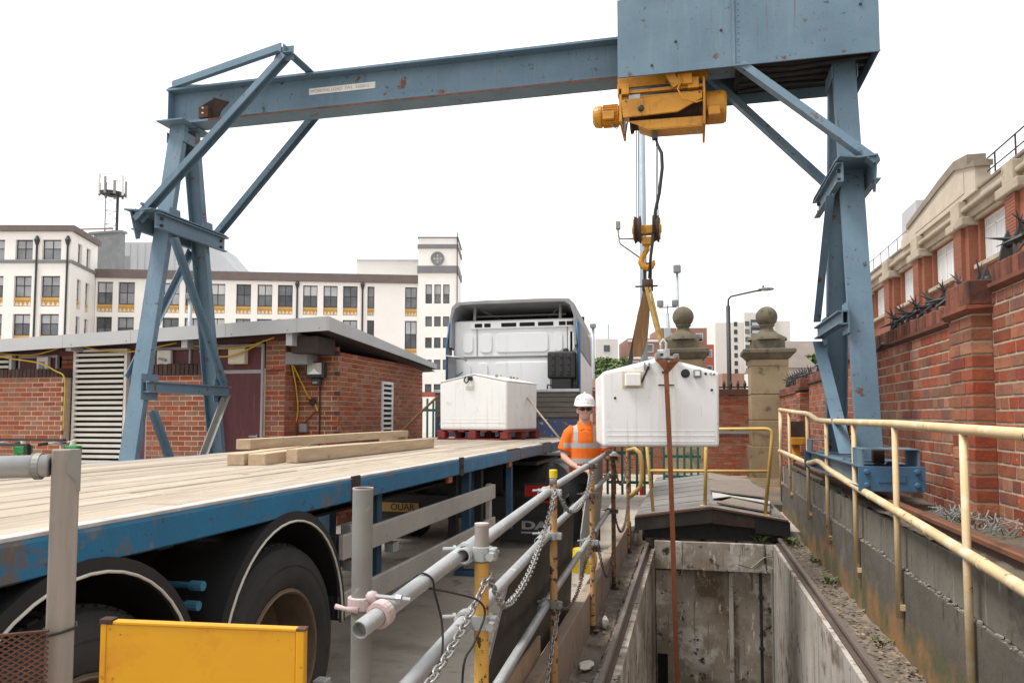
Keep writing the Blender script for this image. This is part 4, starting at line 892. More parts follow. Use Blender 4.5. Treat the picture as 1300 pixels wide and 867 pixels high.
# brown webbing line hanging from the tank into the trench
mb = MB(); pts = [(-.235, 7.74, 2.20), (-.225, 7.72, 1.9), (-.205, 7.72, 1.3), (-.19, 7.74, .6), (-.175, 7.75, -.3), (-.16, 7.77, -1.1), (-.15, 7.78, -2.6), (-.145, 7.79, -4.9)]
rings = [[(x - .024, y - .003, z), (x + .024, y - .003, z), (x + .024, y + .003, z), (x - .024, y + .003, z)] for x, y, z in pts]
mb.loft(rings)
tagl = single('tag_line', mb, 'strap_brown', 'long rust-brown webbing line hanging from the tank down into the trench', 'strap')
part('knot', MB().slab([(-.33, 7.74, 2.20), (-.24, 7.74, 2.08), (-.20, 7.74, 2.08), (-.10, 7.72, 2.19), (-.12, 7.72, 2.23), (-.22, 7.72, 2.17), (-.31, 7.74, 2.23)], (0, -1, 0), .02), 'strap_brown', tagl)

# pallet
pl = thing('pallet', 'red wooden pallet under the tank on the trailer', 'pallet', (-3.06, 11.40, 1.292), None, R(-10))
for y_ in (-.56, 0, .56):
    for x_ in (-.52, 0, .52): part('block', MB().box(x_ - .06, x_ + .06, y_ - .07, y_ + .07, .02, .115), 'pallet_red', pl, local=True, bevel=.003)
for y_ in (-.56, 0, .56): part('bottom_board', MB().box(-.6, .6, y_ - .05, y_ + .05, 0, .019), 'pallet_red', pl, local=True, bevel=.003)
for k in range(7):
    x_ = -.55 + k * 1.1 / 6; part('deck_board', MB().box(x_ - .05, x_ + .05, -.62, .62, .116, .138), 'pallet_red', pl, local=True, bevel=.003)
single('ratchet_strap', MB().tube([(-2.62, 11.6, 2.08), (-2.3, 11.3, 1.75), (-1.86, 10.9, 1.31)], .014, 6), 'rope', 'pale strap tying the tank down to the trailer edge', 'strap', smooth=True)
single('tie_rope', MB().tube([(-3.78, 11.0, 1.95), (-4.0, 10.9, 1.72), (-4.25, 10.8, 1.45), (-4.36, 10.78, 1.30)], .02, 6), 'sling_brown', 'brown rope tied from the tank to the far trailer edge', 'rope', smooth=True)
# ================================================================== flatbed trailer
TX0, TX1, TY0, TY1, TZ = -4.32, -1.80, -1.0, 12.42, 1.29
tr = thing('flatbed_trailer', 'blue flatbed trailer with a worn plank deck', 'trailer', (-3.06, 5.7, 0))
npl = 13; pw = (TX1 - .06 - (TX0 + .06)) / npl
for i in range(npl):
    y = TY0 - random.uniform(0, 2)
    while y < TY1:
        y1 = min(y + random.uniform(3.2, 4.6), TY1); ys = max(y, TY0)
        if y1 > TY0 + .2:
            x = TX0 + .06 + i * pw; dz = random.uniform(-.004, .004)
            part('plank', MB().box(x + .004, x + pw - .004, ys + .003, y1 - .003, TZ - .042, TZ + dz), 'plank', tr, bevel=.004, seg=1)
        y = y1
# side raves in lengths, with a worn top lip
ys = [TY0, 3.86, 5.83, 7.4, 8.0, 8.62, 9.3, 9.9, 10.6, 11.3, TY1]
for k in range(len(ys) - 1):
    a, b = ys[k] + .006, ys[k + 1] - .006
    jz = random.uniform(-.004, .004) if k > 2 else 0; jx = random.uniform(-.006, .004) if k > 2 else 0
    part('side_rave', MB().slab([(TX1 - .055 + jx, a, TZ - .02 + jz), (TX1 - .004 + jx, a, TZ - .008 + jz), (TX1 + jx, a, TZ - .02 + jz), (TX1 + jx, a, TZ - .118 + jz), (TX1 - .02 + jx, a, TZ - .128 + jz), (TX1 - .055 + jx, a, TZ - .128 + jz)], (0, 1, 0), b - a), 'trailer_blue' if k < 3 else 'trailer_worn', tr)
    if k < 3: part('rub_strip', MB().box(TX1 - .058, TX1 - .003, a, b, TZ - .0075, TZ + .006), 'rub_strip', tr, bevel=.003)
    else: part('rub_strip', MB().box(TX1 - .058 + jx, TX1 - .003 + jx, a, b, TZ - .0075 + jz, TZ + .004 + jz), 'rust_dark' if k % 3 == 0 else 'rub_strip', tr)
    part('side_rave', MB().box(TX0, TX0 + .05, a, b, TZ - .128, TZ - .004), 'trailer_blue', tr)
for y in (3.86, 5.83): 
    bk = part('stake_pocket', MB().box(TX1 - .01, TX1 + .008, y - .05, y + .05, TZ - .135, TZ + .012), 'rust_dark', tr, bevel=.004)
    part('bolt', MB().lathe((TX1 + .008, y, TZ - .06), [(0, .012), (.014, .012), (.014, 0)], 6, (1, 0, 0)), 'black_iron', bk)
# chassis
for x in (-3.55, -2.57):
    part('chassis_beam', MB().ibar((x, TY0, .95), (x, 4.4, .95), .16, .42, .02, .012), 'chassis', tr)
    part('chassis_beam', MB().ibar((x, 4.401, 1.05), (x, TY1, 1.05), .16, .22, .02, .012), 'chassis', tr)
y = TY0 + .3
while y < TY1:
    part('cross_member', MB().ibar((TX0 + .06, y, 1.195), (TX1 - .06, y, 1.195), .08, .10, .01, .008), 'chassis', tr); y += .62
WY = (3.17, 1.97, .77); WZ = .515; WR = .51
def wheel_parts(x, y, s):
    """s=+1: outer face towards +X"""
    wv = thing('w', None, None)
    c = V((x, y, WZ))
    t = MB().lathe(c, [(.29, -.34), (.40, -.36), (.465, -.35), (.49, -.315), (WR, -.29), (WR, -.07), (.49, -.045), (.468, -.018), (.445, -.006), (.40, 0), (.36, -.004), (.335, -.012), (.318, -.022), (.31, -.04)], 44, (s, 0, 0))
    return t
for wy in WY:
    for s, x in ((1, TX1 - .012), (-1, TX0 + .012)):
        wl = part('wheel', MB().lathe((x, wy, WZ), [(.312, -.03), (.318, -.018), (.306, -.010), (.296, -.018), (.290, -.06), (.282, -.20), (.20, -.215), (.14, -.20), (0, -.20)], 36, (s, 0, 0)), 'rim', tr, smooth=True)
        autosmooth(wl, 35)
        ty = part('tyre', MB().lathe((x, wy, WZ), [(.30, -.34), (.40, -.36), (.465, -.35), (.497, -.315), (WR, -.29), (WR, -.07), (.500, -.04), (.475, -.016), (.445, -.008), (.425, .000), (.415, -.004), (.385, .002), (.36, -.003), (.335, -.012), (.318, -.022), (.312, -.05)], 48, (s, 0, 0)), 'rubber', wl, smooth=True); autosmooth(ty, 25)
        tb = MB()
        for k in range(60):
            a = k * math.tau / 60
            for off in (-.10, -.16, -.22):
                p = V((x + s * off, wy + math.cos(a) * (WR + .003), WZ + math.sin(a) * (WR + .003))); q = V((0, -math.sin(a), math.cos(a)))
                tb.bar(p - q * .019, p + q * .019, .045, .012, (0, math.cos(a), math.sin(a)))
        part('tread', tb, 'rubber', wl, kind='stuff')
        part('rim_edge', MB().lathe((x, wy, WZ), [(.300, -.012), (.3045, -.006), (.309, -.012)], 40, (s, 0, 0)), 'rim_lip' if s > 0 else 'rim', wl, smooth=True)
        hb = part('hub', MB().lathe((x, wy, WZ), [(.13, -.20), (.13, -.10), (.10, -.085), (.06, -.08), (0, -.08)], 20, (s, 0, 0)), 'hub_blue', wl)
        for k in range(10):
            a = k * math.tau / 10; part('wheel_nut', MB().lathe((x - s * .20, wy + math.cos(a) * .168, WZ + math.sin(a) * .168), [(0, .045), (.014, .045), (.017, 0)], 6, (s, 0, 0)), 'rim', hb)
        # mudguard
        prof = []
        mg = MB(); n = 26; a0, a1 = R(-8), R(188)
        if wy > 3: a0 = R(-2)
        rings = []
        for k in range(n + 1):
            a = a0 + (a1 - a0) * k / n; rr = .60
            cy, cz = wy + math.cos(a) * .572, .57 + math.sin(a) * rr * 1.03; dv = V((0, math.cos(a), math.sin(a)))
            p = V((0, cy, cz)); xo, xi = x + s * .015, x - s * .40
            rings.append([p + V((xi, 0, 0)), p + V((xo, 0, 0)), p - dv * .045 + V((xo + s * .004, 0, 0)), p - dv * .05 + V((xo - s * .01, 0, 0)), p - dv * .012 + V((xo - s * .02, 0, 0)), p - dv * .012 + V((xi, 0, 0))])
        mg.loft(rings); mo_ = part('mudguard', mg, 'mudguard', tr, smooth=True); autosmooth(mo_, 40)
        if s > 0:
            tm = MB().tube([r[2] + V((.003, 0, 0)) for r in rings], .0055, 6); part('white_piping', tm, 'mud_trim', mo_, smooth=True)
    part('axle', MB().tube([(TX0 + .3, wy, WZ), (TX1 - .3, wy, WZ)], .07, 12), 'chassis', tr)
    for x in (-3.55, -2.57): part('spring', MB().bar((x, wy - .45, .66), (x, wy + .45, .66), .09, .06), 'chassis', tr)
for yy, zz in ((2.60, .97), (2.575, .90)): part('stub', MB().tube([(-2.05, yy, zz), (-1.88, yy, zz)], .012, 10).tube([(-1.90, yy, zz), (-1.845, yy, zz)], .019, 10), 'hub_blue', tr)
# side under-run guard
for z, a, b in ((.93, 3.72, 6.92), (.625, 3.72, 6.92)):
    part('side_guard_rail', MB().box(TX1 - .03, TX1 + .0, a, b, z - .065, z + .065), 'alu', tr, bevel=.004)
part('side_guard_post', MB().box(TX1 - .075, TX1 - .035, 6.84, 6.92, .50, 1.0), 'alu', tr, bevel=.004)
for y in (4.45, 6.45): part('side_guard_bracket', MB().chan((TX1 - .11, y, .50), (TX1 - .11, y, 1.17), .07, .075, .008, (0, 1, 0)), 'leg_blue', tr)
for z in (.62, .93): part('bracket', MB().box(TX1 - .16, TX1 - .04, 3.70, 3.80, z - .06, z + .06), 'black_iron', tr)
for y, z in ((3.95, .80), (3.93, 1.0), (4.55, .80)): part('guard_clamp', MB().box(TX1 - .10, TX1 - .035, y - .045, y + .045, z - .03, z + .03), 'galv', tr, bevel=.005)
# landing legs and blue uprights under the deck
for x in (-3.9, -2.25):
    lg = part('landing_leg', MB().box(x - .08, x + .08, 7.55, 7.71, .30, 1.16), 'leg_blue', tr, bevel=.006)
    part('inner_leg', MB().box(x - .06, x + .06, 7.57, 7.69, .06, .30), 'galv_dull', lg)
    part('foot', MB().box(x - .14, x + .14, 7.49, 7.77, .0, .05), 'leg_blue', lg, bevel=.006)
part('landing_brace', MB().bar((-3.9, 7.63, 1.05), (-2.25, 7.63, 1.05), .06, .06), 'leg_blue', tr)
for y in (6.3, 7.1): part('upright', MB().box(-2.05, -1.98, y - .04, y + .04, .45, 1.16), 'chassis', tr)
part('upright', MB().box(-1.99, -1.93, 8.1, 8.18, .40, 1.16), 'leg_blue', tr)
for y, z in ((5.77, 1.13), (7.83, 1.13)):
    l_ = part('marker_lamp', MB().box(TX1 - .10, TX1 - .07, y - .05, y + .05, z - .03, z + .03), 'amber', tr, bevel=.006)
# headboard
hb = part('headboard', MB().box(TX0, TX1, 12.43, 12.50, TZ - .02, 2.05), 'headboard', tr)
part('lower_panel', MB().box(TX0 + .02, TX1 - .02, 12.405, 12.428, TZ + .004, 1.60), 'headboard_blue', hb)
part('top_rail', MB().box(TX0 - .01, TX1 + .01, 12.40, 12.52, 2.051, 2.10), 'galv', hb, bevel=.005)
for k in range(5):
    z = 1.63 + k * .085; part('board', MB().box(TX0 + .02, TX1 - .02, 12.412, 12.429, z, z + .075), 'headboard', hb)

# ================================================================== loose timbers on the deck
def timber(x0, y0, x1, y1, w, h, z, label):
    p, q = V((x0, y0, z + h / 2)), V((x1, y1, z + h / 2))
    return single('timber', MB().bar(p, q, w, h), 'timber', label, 'timber', bevel=.005)
timber(-2.80, 4.93, -2.78, 7.85, .09, .10, TZ + .006, 'long squared timber lying lowest on the trailer deck')
timber(-3.37, 5.2, -3.66, 9.3, .12, .08, TZ + .084, 'long pale squared timber lying across the short timber blocks')
timber(-2.90, 4.64, -3.15, 5.9, .12, .08, TZ + .003, 'square timber with a sawn end beside the long timber')
timber(-3.05, 4.62, -3.45, 6.3, .12, .08, TZ + .003, 'square timber with a greenish end under the pale timber')
single('timber', MB().bar((-3.95, 9.2, TZ + .044), (-3.6, 9.25, TZ + .044), .10, .076), 'timber', 'short block propping the far end of the pale timber', 'timber', bevel=.005)

# ================================================================== tractor unit
cb = thing('truck', 'white and blue truck cab parked ahead of the trailer headboard', 'truck', (-3.06, 14.3, 0))
CX0, CX1, CYB, CYF = -4.30, -1.90, 13.2, 15.35
wall = part('cab_shell', MB().box(CX0 + .06, CX1 - .06, CYB, CYF, .95, 3.40), 'cab_white', cb, bevel=.06, seg=3)
fz = CYB - .002
def panel(x0, x1, z0, z1, r=.07, nm='pressed_panel', m='cab_white', th=.018):
    pts = []
    for cx, cz, a0 in ((x1 - r, z0 + r, -90), (x1 - r, z1 - r, 0), (x0 + r, z1 - r, 90), (x0 + r, z0 + r, 180)):
        for k in range(6): a = R(a0 + k * 18); pts.append((cx + math.cos(a) * r, fz, cz + math.sin(a) * r))
    return part(nm, MB().slab(pts, (0, -1, 0), th), m, wall, bevel=.008)
panel(-4.05, -3.86, 2.80, 3.15); panel(-3.72, -3.50, 2.80, 3.15); panel(-3.42, -2.46, 2.80, 3.15); panel(-2.34, -2.20, 2.80, 3.15); panel(-2.10, -1.98, 2.80, 3.15)
panel(-4.05, -3.90, 1.7, 2.62); panel(-3.75, -3.58, 1.7, 2.62); panel(-3.45, -2.42, 1.55, 2.62)
part('seam', MB().box(CX0 + .08, CX1 - .08, fz - .012, fz, 2.70, 2.735), 'cab_grey', wall)
for x in (-3.79, -2.12): part('seam', MB().box(x, x + .012, fz - .010, fz, 2.74, 3.3), 'cab_grey', wall)
part('vent_strip', MB().box(-3.9, -2.02, fz - .03, fz, 3.24, 3.36), 'cab_white', wall)
for x0, x1 in ((-3.82, -3.68), (-3.64, -3.52), (-3.32, -3.04), (-2.98, -2.70), (-2.64, -2.36), (-2.26, -2.14), (-2.12, -2.0)): part('vent_slot', MB().box(x0, x1, fz - .034, fz - .028, 3.265, 3.335), 'dark_void', wall)
# roof deflector: hollow shell open to the back
sh_ = MB(); outer = [(CX0 + .02, 2.9), (CX0 + .03, 3.42), (CX0 + .07, 3.64), (CX0 + .16, 3.73), (-3.6, 3.745), (-2.55, 3.745), (CX1 - .16, 3.73), (CX1 - .07, 3.64), (CX1 - .03, 3.42), (CX1 - .02, 2.9)]
inner = [(CX0 + .07, 2.9), (CX0 + .08, 3.42), (CX0 + .14, 3.60), (CX0 + .24, 3.67), (-3.6, 3.675), (-2.55, 3.675), (CX1 - .24, 3.67), (CX1 - .14, 3.60), (CX1 - .08, 3.42), (CX1 - .07, 2.9)]
n = len(outer)
def lay(y, k, dz=0): return [(x, y, min(z, 9) + dz) for x, z in k]
vs = lay(13.05, outer) + lay(13.05, inner) + lay(15.0, outer, -.25) + lay(15.0, inner, -.25); fs = []
for i in range(n - 1):
    fs += [(i, i + 1, n + i + 1, n + i), (i, 2 * n + i, 2 * n + i + 1, i + 1), (n + i, n + i + 1, 3 * n + i + 1, 3 * n + i), (2 * n + i, 3 * n + i, 3 * n + i + 1, 2 * n + i + 1)]
df = part('roof_deflector', sh_.add(vs, fs), 'deflector', cb, bevel=.012)
part('hollow_shade_floor', MB().box(CX0 + .1, CX1 - .1, 13.3, 14.9, 3.405, 3.42), 'dark_void', df)  # near-black floor and back liner paint the shade of the hollow
part('hollow_shade_back', MB().box(CX0 + .1, CX1 - .1, 14.6, 14.62, 3.42, 3.60), 'dark_void', df)
for x in (-3.85, -2.25):
    part('strut', MB().tube([(x, 13.25, 3.38), (x, 13.3, 3.68)], .03, 8), 'galv_dull', df)
    part('strut', MB().tube([(x, 13.4, 3.66), (x + (.35 if x < -3 else -.35), 13.9, 3.48)], .02, 6), 'galv', df)
part('cross_tube', MB().tube([(-3.9, 13.6, 3.52), (-2.2, 13.6, 3.52)], .02, 6), 'galv_dull', df)
# side fairings, blue outside and grey inside
for s, x in ((-1, CX0), (1, CX1)):
    part('side_fairing', MB().slab([(x - .005, 13.02, 1.35), (x - .005, 13.30, 1.35), (x - .005, 13.30, 3.3), (x - .005, 13.05, 3.3)], (1, 0, 0), .01) if s < 0 else MB().slab([(x - .005, 13.02, 1.35), (x - .005, 13.30, 1.35), (x - .005, 13.30, 3.3), (x - .005, 13.05, 3.3)], (1, 0, 0), .012), 'cab_grey' if s < 0 else 'cab_blue', cb)
    part('fairing_edge', MB().tube([(x + s * .015, 13.02, 1.3), (x + s * .015, 13.03, 2.9), (x - s * .03, 13.05, 3.35)], .017, 8), 'cab_blue', cb, smooth=True)
for s, x in ((-1, CX0 + .045), (1, CX1 - .045)): part('side_panel', MB().box(x - .012, x + .012, 13.31, 15.25, 1.0, 3.25), 'cab_white', cb)
part('fairing_strip', MB().box(CX0 + .012, CX0 + .16, 13.03, 13.05, 1.4, 2.72), 'cab_grey', cb)
part('handle_tube', MB().tube([(CX0 - .02, 13.0, 2.74), (CX0 + .3, 12.99, 2.70), (CX0 + .34, 13.1, 2.66)], .018, 6), 'galv', cb, smooth=True)
part('hose_coil', MB().tube([(-4.08 + .05 * math.cos(k * .9), 13.08 + .03 * math.sin(k * .9), 2.45 - k * .02) for k in range(44)], .012, 6), 'hub_blue', cb, smooth=True)
part('pipe', MB().tube([(-2.2, 13.1, 2.62), (-1.98, 13.1, 2.72), (-1.92, 13.1, 2.9)], .012, 6).tube([(-1.98, 13.12, 2.6), (-1.98, 13.12, 1.6)], .016, 6).tube([(-1.94, 13.14, 3.2), (-1.94, 13.14, 1.5)], .02, 6), 'cab_grey', cb, smooth=True)
for k, m_ in enumerate(('cable_black', 'red_pipe', 'cable_black', 'cable_yellow')):
    part('air_line', MB().tube([(-3.62 + k * .07, 13.15, 1.55), (-3.60 + k * .08, 13.0, 1.95 + .06 * k), (-3.4 + k * .05, 12.85, 2.28 + .03 * k), (-3.25 + k * .05, 12.95, 2.2), (-3.2 + k * .06, 13.16, 2.34)], .014, 6), m_, cb, smooth=True)
# black air intake housing
ai = part('air_intake', MB().box(-2.43, -1.94, 12.92, 13.17, 2.30, 2.78), 'black_plastic', cb, bevel=.04, seg=3)
part('intake_foot', MB().box(-2.36, -2.01, 12.94, 13.17, 2.02, 2.31), 'black_plastic', ai, bevel=.03, seg=3)
for x in (-2.32, -2.18, -2.05): part('rib', MB().box(x - .035, x + .035, 12.905, 12.925, 2.36, 2.72), 'black_plastic', ai, bevel=.01)
for x in (-2.32, -2.18, -2.05):
    for z in (2.42, 2.54, 2.66): part('stud', MB().lathe((x, 12.905, z), [(0, .012), (.014, .010), (.018, 0)], 8, (0, -1, 0)), 'dark_void', ai)
for s in (-1, 1): part('loop', MB().tube([(-2.185 + s * .16, 13.0, 2.18), (-2.185 + s * .25, 13.0, 2.2), (-2.185 + s * .26, 13.0, 2.08)], .016, 6), 'black_plastic', ai, smooth=True)
part('cap', MB().lathe((-2.12, 13.04, 2.78), [(.05, 0), (.05, .04), (.03, .06), (0, .06)], 12), 'black_plastic', ai)
# mirror
mi = part('mirror', MB().box(-1.60, -1.38, 15.0, 15.1, 2.0, 2.34), 'black_plastic', cb, bevel=.04, seg=3)
part('mirror_arm', MB().tube([(-1.86, 15.05, 2.52), (-1.62, 15.05, 2.50), (-1.52, 15.05, 2.34)], .018, 6), 'black_plastic', mi, smooth=True)
# chassis, rear end of the tractor under the trailer
for x in (-3.46, -2.62): part('chassis_rail', MB().chan((x, 9.0, .80), (x, 15.0, .80), .08, .26, .01), 'chassis', cb)
part('rear_beam', MB().box(-3.9, -2.1, 8.98, 9.06, .38, .66), 'chassis', cb, bevel=.01)
part('dark_gap_filler', MB().box(-3.6, -2.3, 9.18, 9.22, .55, 1.05), 'chassis', cb)  # dark panel added to close a bright gap seen beneath the trailer
np_ = part('number_plate', MB().box(-3.86, -3.32, 8.962, 8.974, .44, .555), 'plate_yellow', cb, bevel=.003)
text('plate_lettering', 'OUAR', .115, 'print_black', np_, (-3.70, 8.9605, .497), (R(90), 0, 0), sx=1.0, bold=.002)
for x0, x1 in ((-4.25, -3.6), (-2.30, -1.52)):
    fl = part('mud_flap', MB().box(x0, x1, 9.12, 9.14, .10, .72), 'mudguard', cb)
    part('flap_rib', MB().box(x0 + .02, x1 - .02, 9.105, 9.119, .36, .39), 'mudguard', fl)
    if x0 > -3:
        text('flap_lettering', 'DAF', .135, 'daf_grey', fl, (-2.045, 9.1195, .30), (R(90), 0, 0), sx=1.75, bold=.006)
        part('flap_underline', MB().box(-2.045, -1.56, 9.115, 9.1195, .205, .225), 'daf_grey', fl)
for x in (-4.1, -1.92):
    lh = part('tail_lamp', MB().box(x - .06, x + .24, 9.04, 9.10, .66, .80), 'red_lens', cb, bevel=.01)
    part('bezel', MB().box(x - .075, x + .255, 9.05, 9.11, .64, .82), 'black_plastic', lh)
    part('reflector', MB().box(x + .12, x + .34, 9.035, 9.05, .59, .612), 'red_lens', lh)
for x in (-4.22, -2.40):
    for wy in (9.95,):
        w_ = part('wheel', MB().lathe((x + .3, wy, .51), [(0, -.30), (.26, -.29), (.29, 0), (.3, .30), (0, .3)], 28, (1, 0, 0)), 'rim', cb)
        part('tyre', MB().lathe((x + .3, wy, .51), [(.28, -.31), (.48, -.32), (.51, -.28), (.51, .28), (.48, .32), (.28, .31)], 36, (1, 0, 0)), 'rubber', w_)
    w_ = part('wheel', MB().lathe((x + .3, 14.1, .51), [(0, -.16), (.26, -.15), (.29, 0), (.3, .16), (0, .16)], 28, (1, 0, 0)), 'rim', cb)
    part('tyre', MB().lathe((x + .3, 14.1, .51), [(.28, -.16), (.48, -.17), (.51, -.13), (.51, .13), (.48, .17), (.28, .16)], 36, (1, 0, 0)), 'rubber', w_)
for x0, x1 in ((-2.40, -1.86), (-4.25, -3.6)): part('rear_guard', MB().box(x0, x1, 9.2, 10.7, 1.03, 1.07), 'mudguard', cb)
part('fifth_wheel', MB().lathe((-3.06, 9.9, 1.02), [(0, 0), (.45, 0), (.45, .06), (0, .06)], 20), 'chassis', cb)
part('fuel_tank', MB().tube([(-2.1, 11.4, .62), (-2.1, 13.0, .62)], .32, 16), 'cab_grey', cb)
part('catwalk', MB().box(-3.5, -2.6, 11.2, 13.1, .96, .99), 'galv_dull', cb)
part('bumper', MB().box(CX0, CX1, 15.3, 15.5, .35, .95), 'cab_blue', cb, bevel=.05)
# ================================================================== scaffold-tube guard rail
gr = thing('guard_rail', 'guard rail of grey scaffold tubes clamped to peeling yellow posts', 'guard rail', (-.85, 6, -.28))
posts = [(-.690, 2.47, 1.255, 'post_yellow', -.26), (-.855, 4.75, 1.265, 'post_rusty', -.26), (-.86, 6.72, 1.17, 'post_rusty', -.26), (-.845, 8.45, 1.19, 'post_very_rusty', -.26), (-.87, 10.75, 1.22, 'post_rusty', -.26)]
for i, (x, y, z, m_, zb) in enumerate(posts):
    zz = 1.19 if i == 0 else (1.20 if i == 1 else z)
    if i == 0: x2, y2, zz = x - .004, y, 1.135
    p = part('post', MB().pipe((x, y, zb), (x, y, zz), .0243, .020, 18), m_, gr, smooth=True); autosmooth(p, 40)
    if i == 0:
        q = part('post_top', MB().pipe((x, y, zz + .001), (x, y, 1.262), .0242, .020, 18), 'wood_post', gr, smooth=True); autosmooth(q, 40)
        part('cap', MB().lathe((x, y, 1.2625), [(.0245, -.004), (.0245, .003), (0, .0035)], 18), 'pink_paint', gr)
    elif i == 1:
        part('post_top', MB().pipe((x, y, zz + .001), (x, y, 1.25), .0242, .02, 18), 'wood_post', gr, smooth=True)
        part('cap', MB().lathe((x, y, 1.24), [(.0262, 0), (.0262, .045), (.023, .05), (0, .05)], 18), 'yellow_cap', gr, smooth=False)
    if i: part('base_collar', MB().lathe((x, y, zb), [(.05, 0), (.05, .015), (.027, .02), (.027, .06)], 16), 'rust_dark', gr)
# grey uprights nearest the yard
pz = part('upright', MB().pipe((-.91, 2.0, .0), (-.91, 2.0, 1.42), .029, .025, 24), 'galv_dull', gr, smooth=True); autosmooth(pz, 40)
part('painted_rim', MB().lathe((-.91, 2.0, 1.4205), [(.025, -.03), (.025, .0005), (.0293, .001), (.0293, -.004)], 24), 'pink_paint', gr)
tubes = [((-.850, 1.855, 1.066), (-.735, 2.60, 1.188)), ((-.735, 2.40, 1.165), (-.905, 4.95, 1.145)), ((-.905, 4.6, 1.145), (-.90, 8.7, 1.235)),
         ((-.755, 1.50, .865), (-.742, 2.65, .955)), ((-.735, 2.35, .935), (-.905, 4.95, .87)), ((-.905, 4.5, .873), (-.90, 8.9, .985)), ((-.79, 2.0, .45), (-.905, 4.9, .445)), ((-.905, 4.6, .447), (-.90, 8.9, .60))]
for a, b in tubes:
    q = part('scaffold_tube', MB().pipe(a, b, .0243, .0205, 24), 'galv', gr, smooth=True); autosmooth(q, 40)
part('tube_plug', MB().lathe(V((-.850, 1.855, 1.066)).lerp(V((-.735, 2.6, 1.188)), .03), [(0, .004), (.0205, 0), (.0205, -.02)], 14, V((.127, .8, .133)) * -1), 'box_grey', gr)
def coupler(c, d, m_='galv'):
    """a double coupler: one collar round the upright, one round the tube along d, with bolts"""
    c = V(c); d = V(d).normalized(); side = d.cross(V((0, 0, 1))).normalized()
    k = part('coupler', MB().lathe(c, [(.026, -.024), (.036, -.022), (.036, .022), (.026, .024)], 16, (0, 0, 1)), m_, gr, smooth=False)
    c2 = c - side * .055
    part('collar', MB().lathe(c2, [(.026, -.024), (.036, -.022), (.036, .022), (.026, .024)], 16, d), m_, k)
    part('flap', MB().box(c.x + .028, c.x + .055, c.y - .022, c.y + .012, c.z - .022, c.z + .022), m_, k, bevel=.006)
    for b0, b1 in ((c + V((.045, -.05, 0)), c + V((.045, .04, 0))), (c2 + V((-.035, 0, .012)) - d * .0, c2 + V((-.075, -.02, .012)))):
        part('bolt', MB().tube([b0, b1], .007, 8).tube([b0, V(b0).lerp(b1, .22)], .013, 6), m_, k)
    part('nut', MB().lathe(c + V((.045, -.055, 0)), [(0, -.012), (.015, -.012), (.015, .008), (0, .008)], 6, (0, 1, 0)), m_, k)
dd = (-.17, 2.5, -.02)
for c, m_ in (((-.690, 2.47, 1.165), 'galv'), ((-.690, 2.47, .94), 'galv'), ((-.855, 4.75, 1.145), 'galv'), ((-.855, 4.75, .873), 'galv'), ((-.855, 4.75, .446), 'galv_dull'), ((-.86, 6.72, 1.19), 'chain_dark'), ((-.86, 6.72, .93), 'chain_dark'), ((-.86, 6.72, .52), 'galv'), ((-.845, 8.45, 1.17), 'chain_dark'), ((-.845, 8.45, .97), 'chain_dark'), ((-.845, 8.45, .585), 'chain_dark')):
    coupler(c, dd, m_)
# painted swivel coupler on the near upright
c = V((-.91, 2.0, 1.10)); d = V((.127, .8, .133)).normalized()
k = part('coupler', MB().lathe(c, [(.030, -.018), (.039, -.016), (.039, .016), (.030, .018)], 18), 'pink_paint', gr)
tc_ = V((-.850, 1.855, 1.066)).lerp(V((-.735, 2.6, 1.188)), .14)
part('collar', MB().lathe(tc_, [(.026, -.018), (.037, -.016), (.037, .016), (.026, .018)], 18, d), 'pink_paint', k)
part('link', MB().ball((-.872, 1.985, 1.12), .019, 8, (1.1, 1, 1)), 'pink_paint', k, smooth=True)
part('bolt', MB().tube([(-.86, 1.98, 1.125), (-.76, 1.99, 1.118)], .006, 8).tube([(-.80, 1.985, 1.121), (-.785, 1.986, 1.120)], .012, 6), 'galv', k)
part('wing', MB().tube([(-.90, 1.955, 1.09), (-.935, 1.95, 1.093), (-.965, 1.95, 1.098)], [.010, .006, .008], 8), 'pink_paint', k, smooth=True)

# ------------------------------------------------------------------ chains
def link_mesh(L_=.034, Wd=.013, r=.0042):
    mb = MB(); pts = []
    for k in range(14):
        a = k * math.tau / 14; x = math.cos(a) * Wd; z = math.sin(a) * Wd + (L_ - Wd) * (1 if math.sin(a) > .01 else -1 if math.sin(a) < -.01 else 0)
        pts.append(V((x, 0, z)))
    n = len(pts); rn = 6; vs = []
    for i, p in enumerate(pts):
        d = (pts[(i + 1) % n] - pts[i - 1]).normalized(); s = V((0, 1, 0)); t = d.cross(s)
        vs += [p + (s * math.cos(q * math.tau / rn) + t * math.sin(q * math.tau / rn)) * r for q in range(rn)]
    fs = [(i * rn + q, i * rn + (q + 1) % rn, ((i + 1) % n) * rn + (q + 1) % rn, ((i + 1) % n) * rn + q) for i in range(n) for q in range(rn)]
    return mb.add(vs, fs)
LM = {}
for mk in ('chain', 'chain_dark'):
    me = link_mesh(.021, .0115, .0038).mesh('link', smooth=True); me.materials.append(MT[mk]); LM[mk] = me
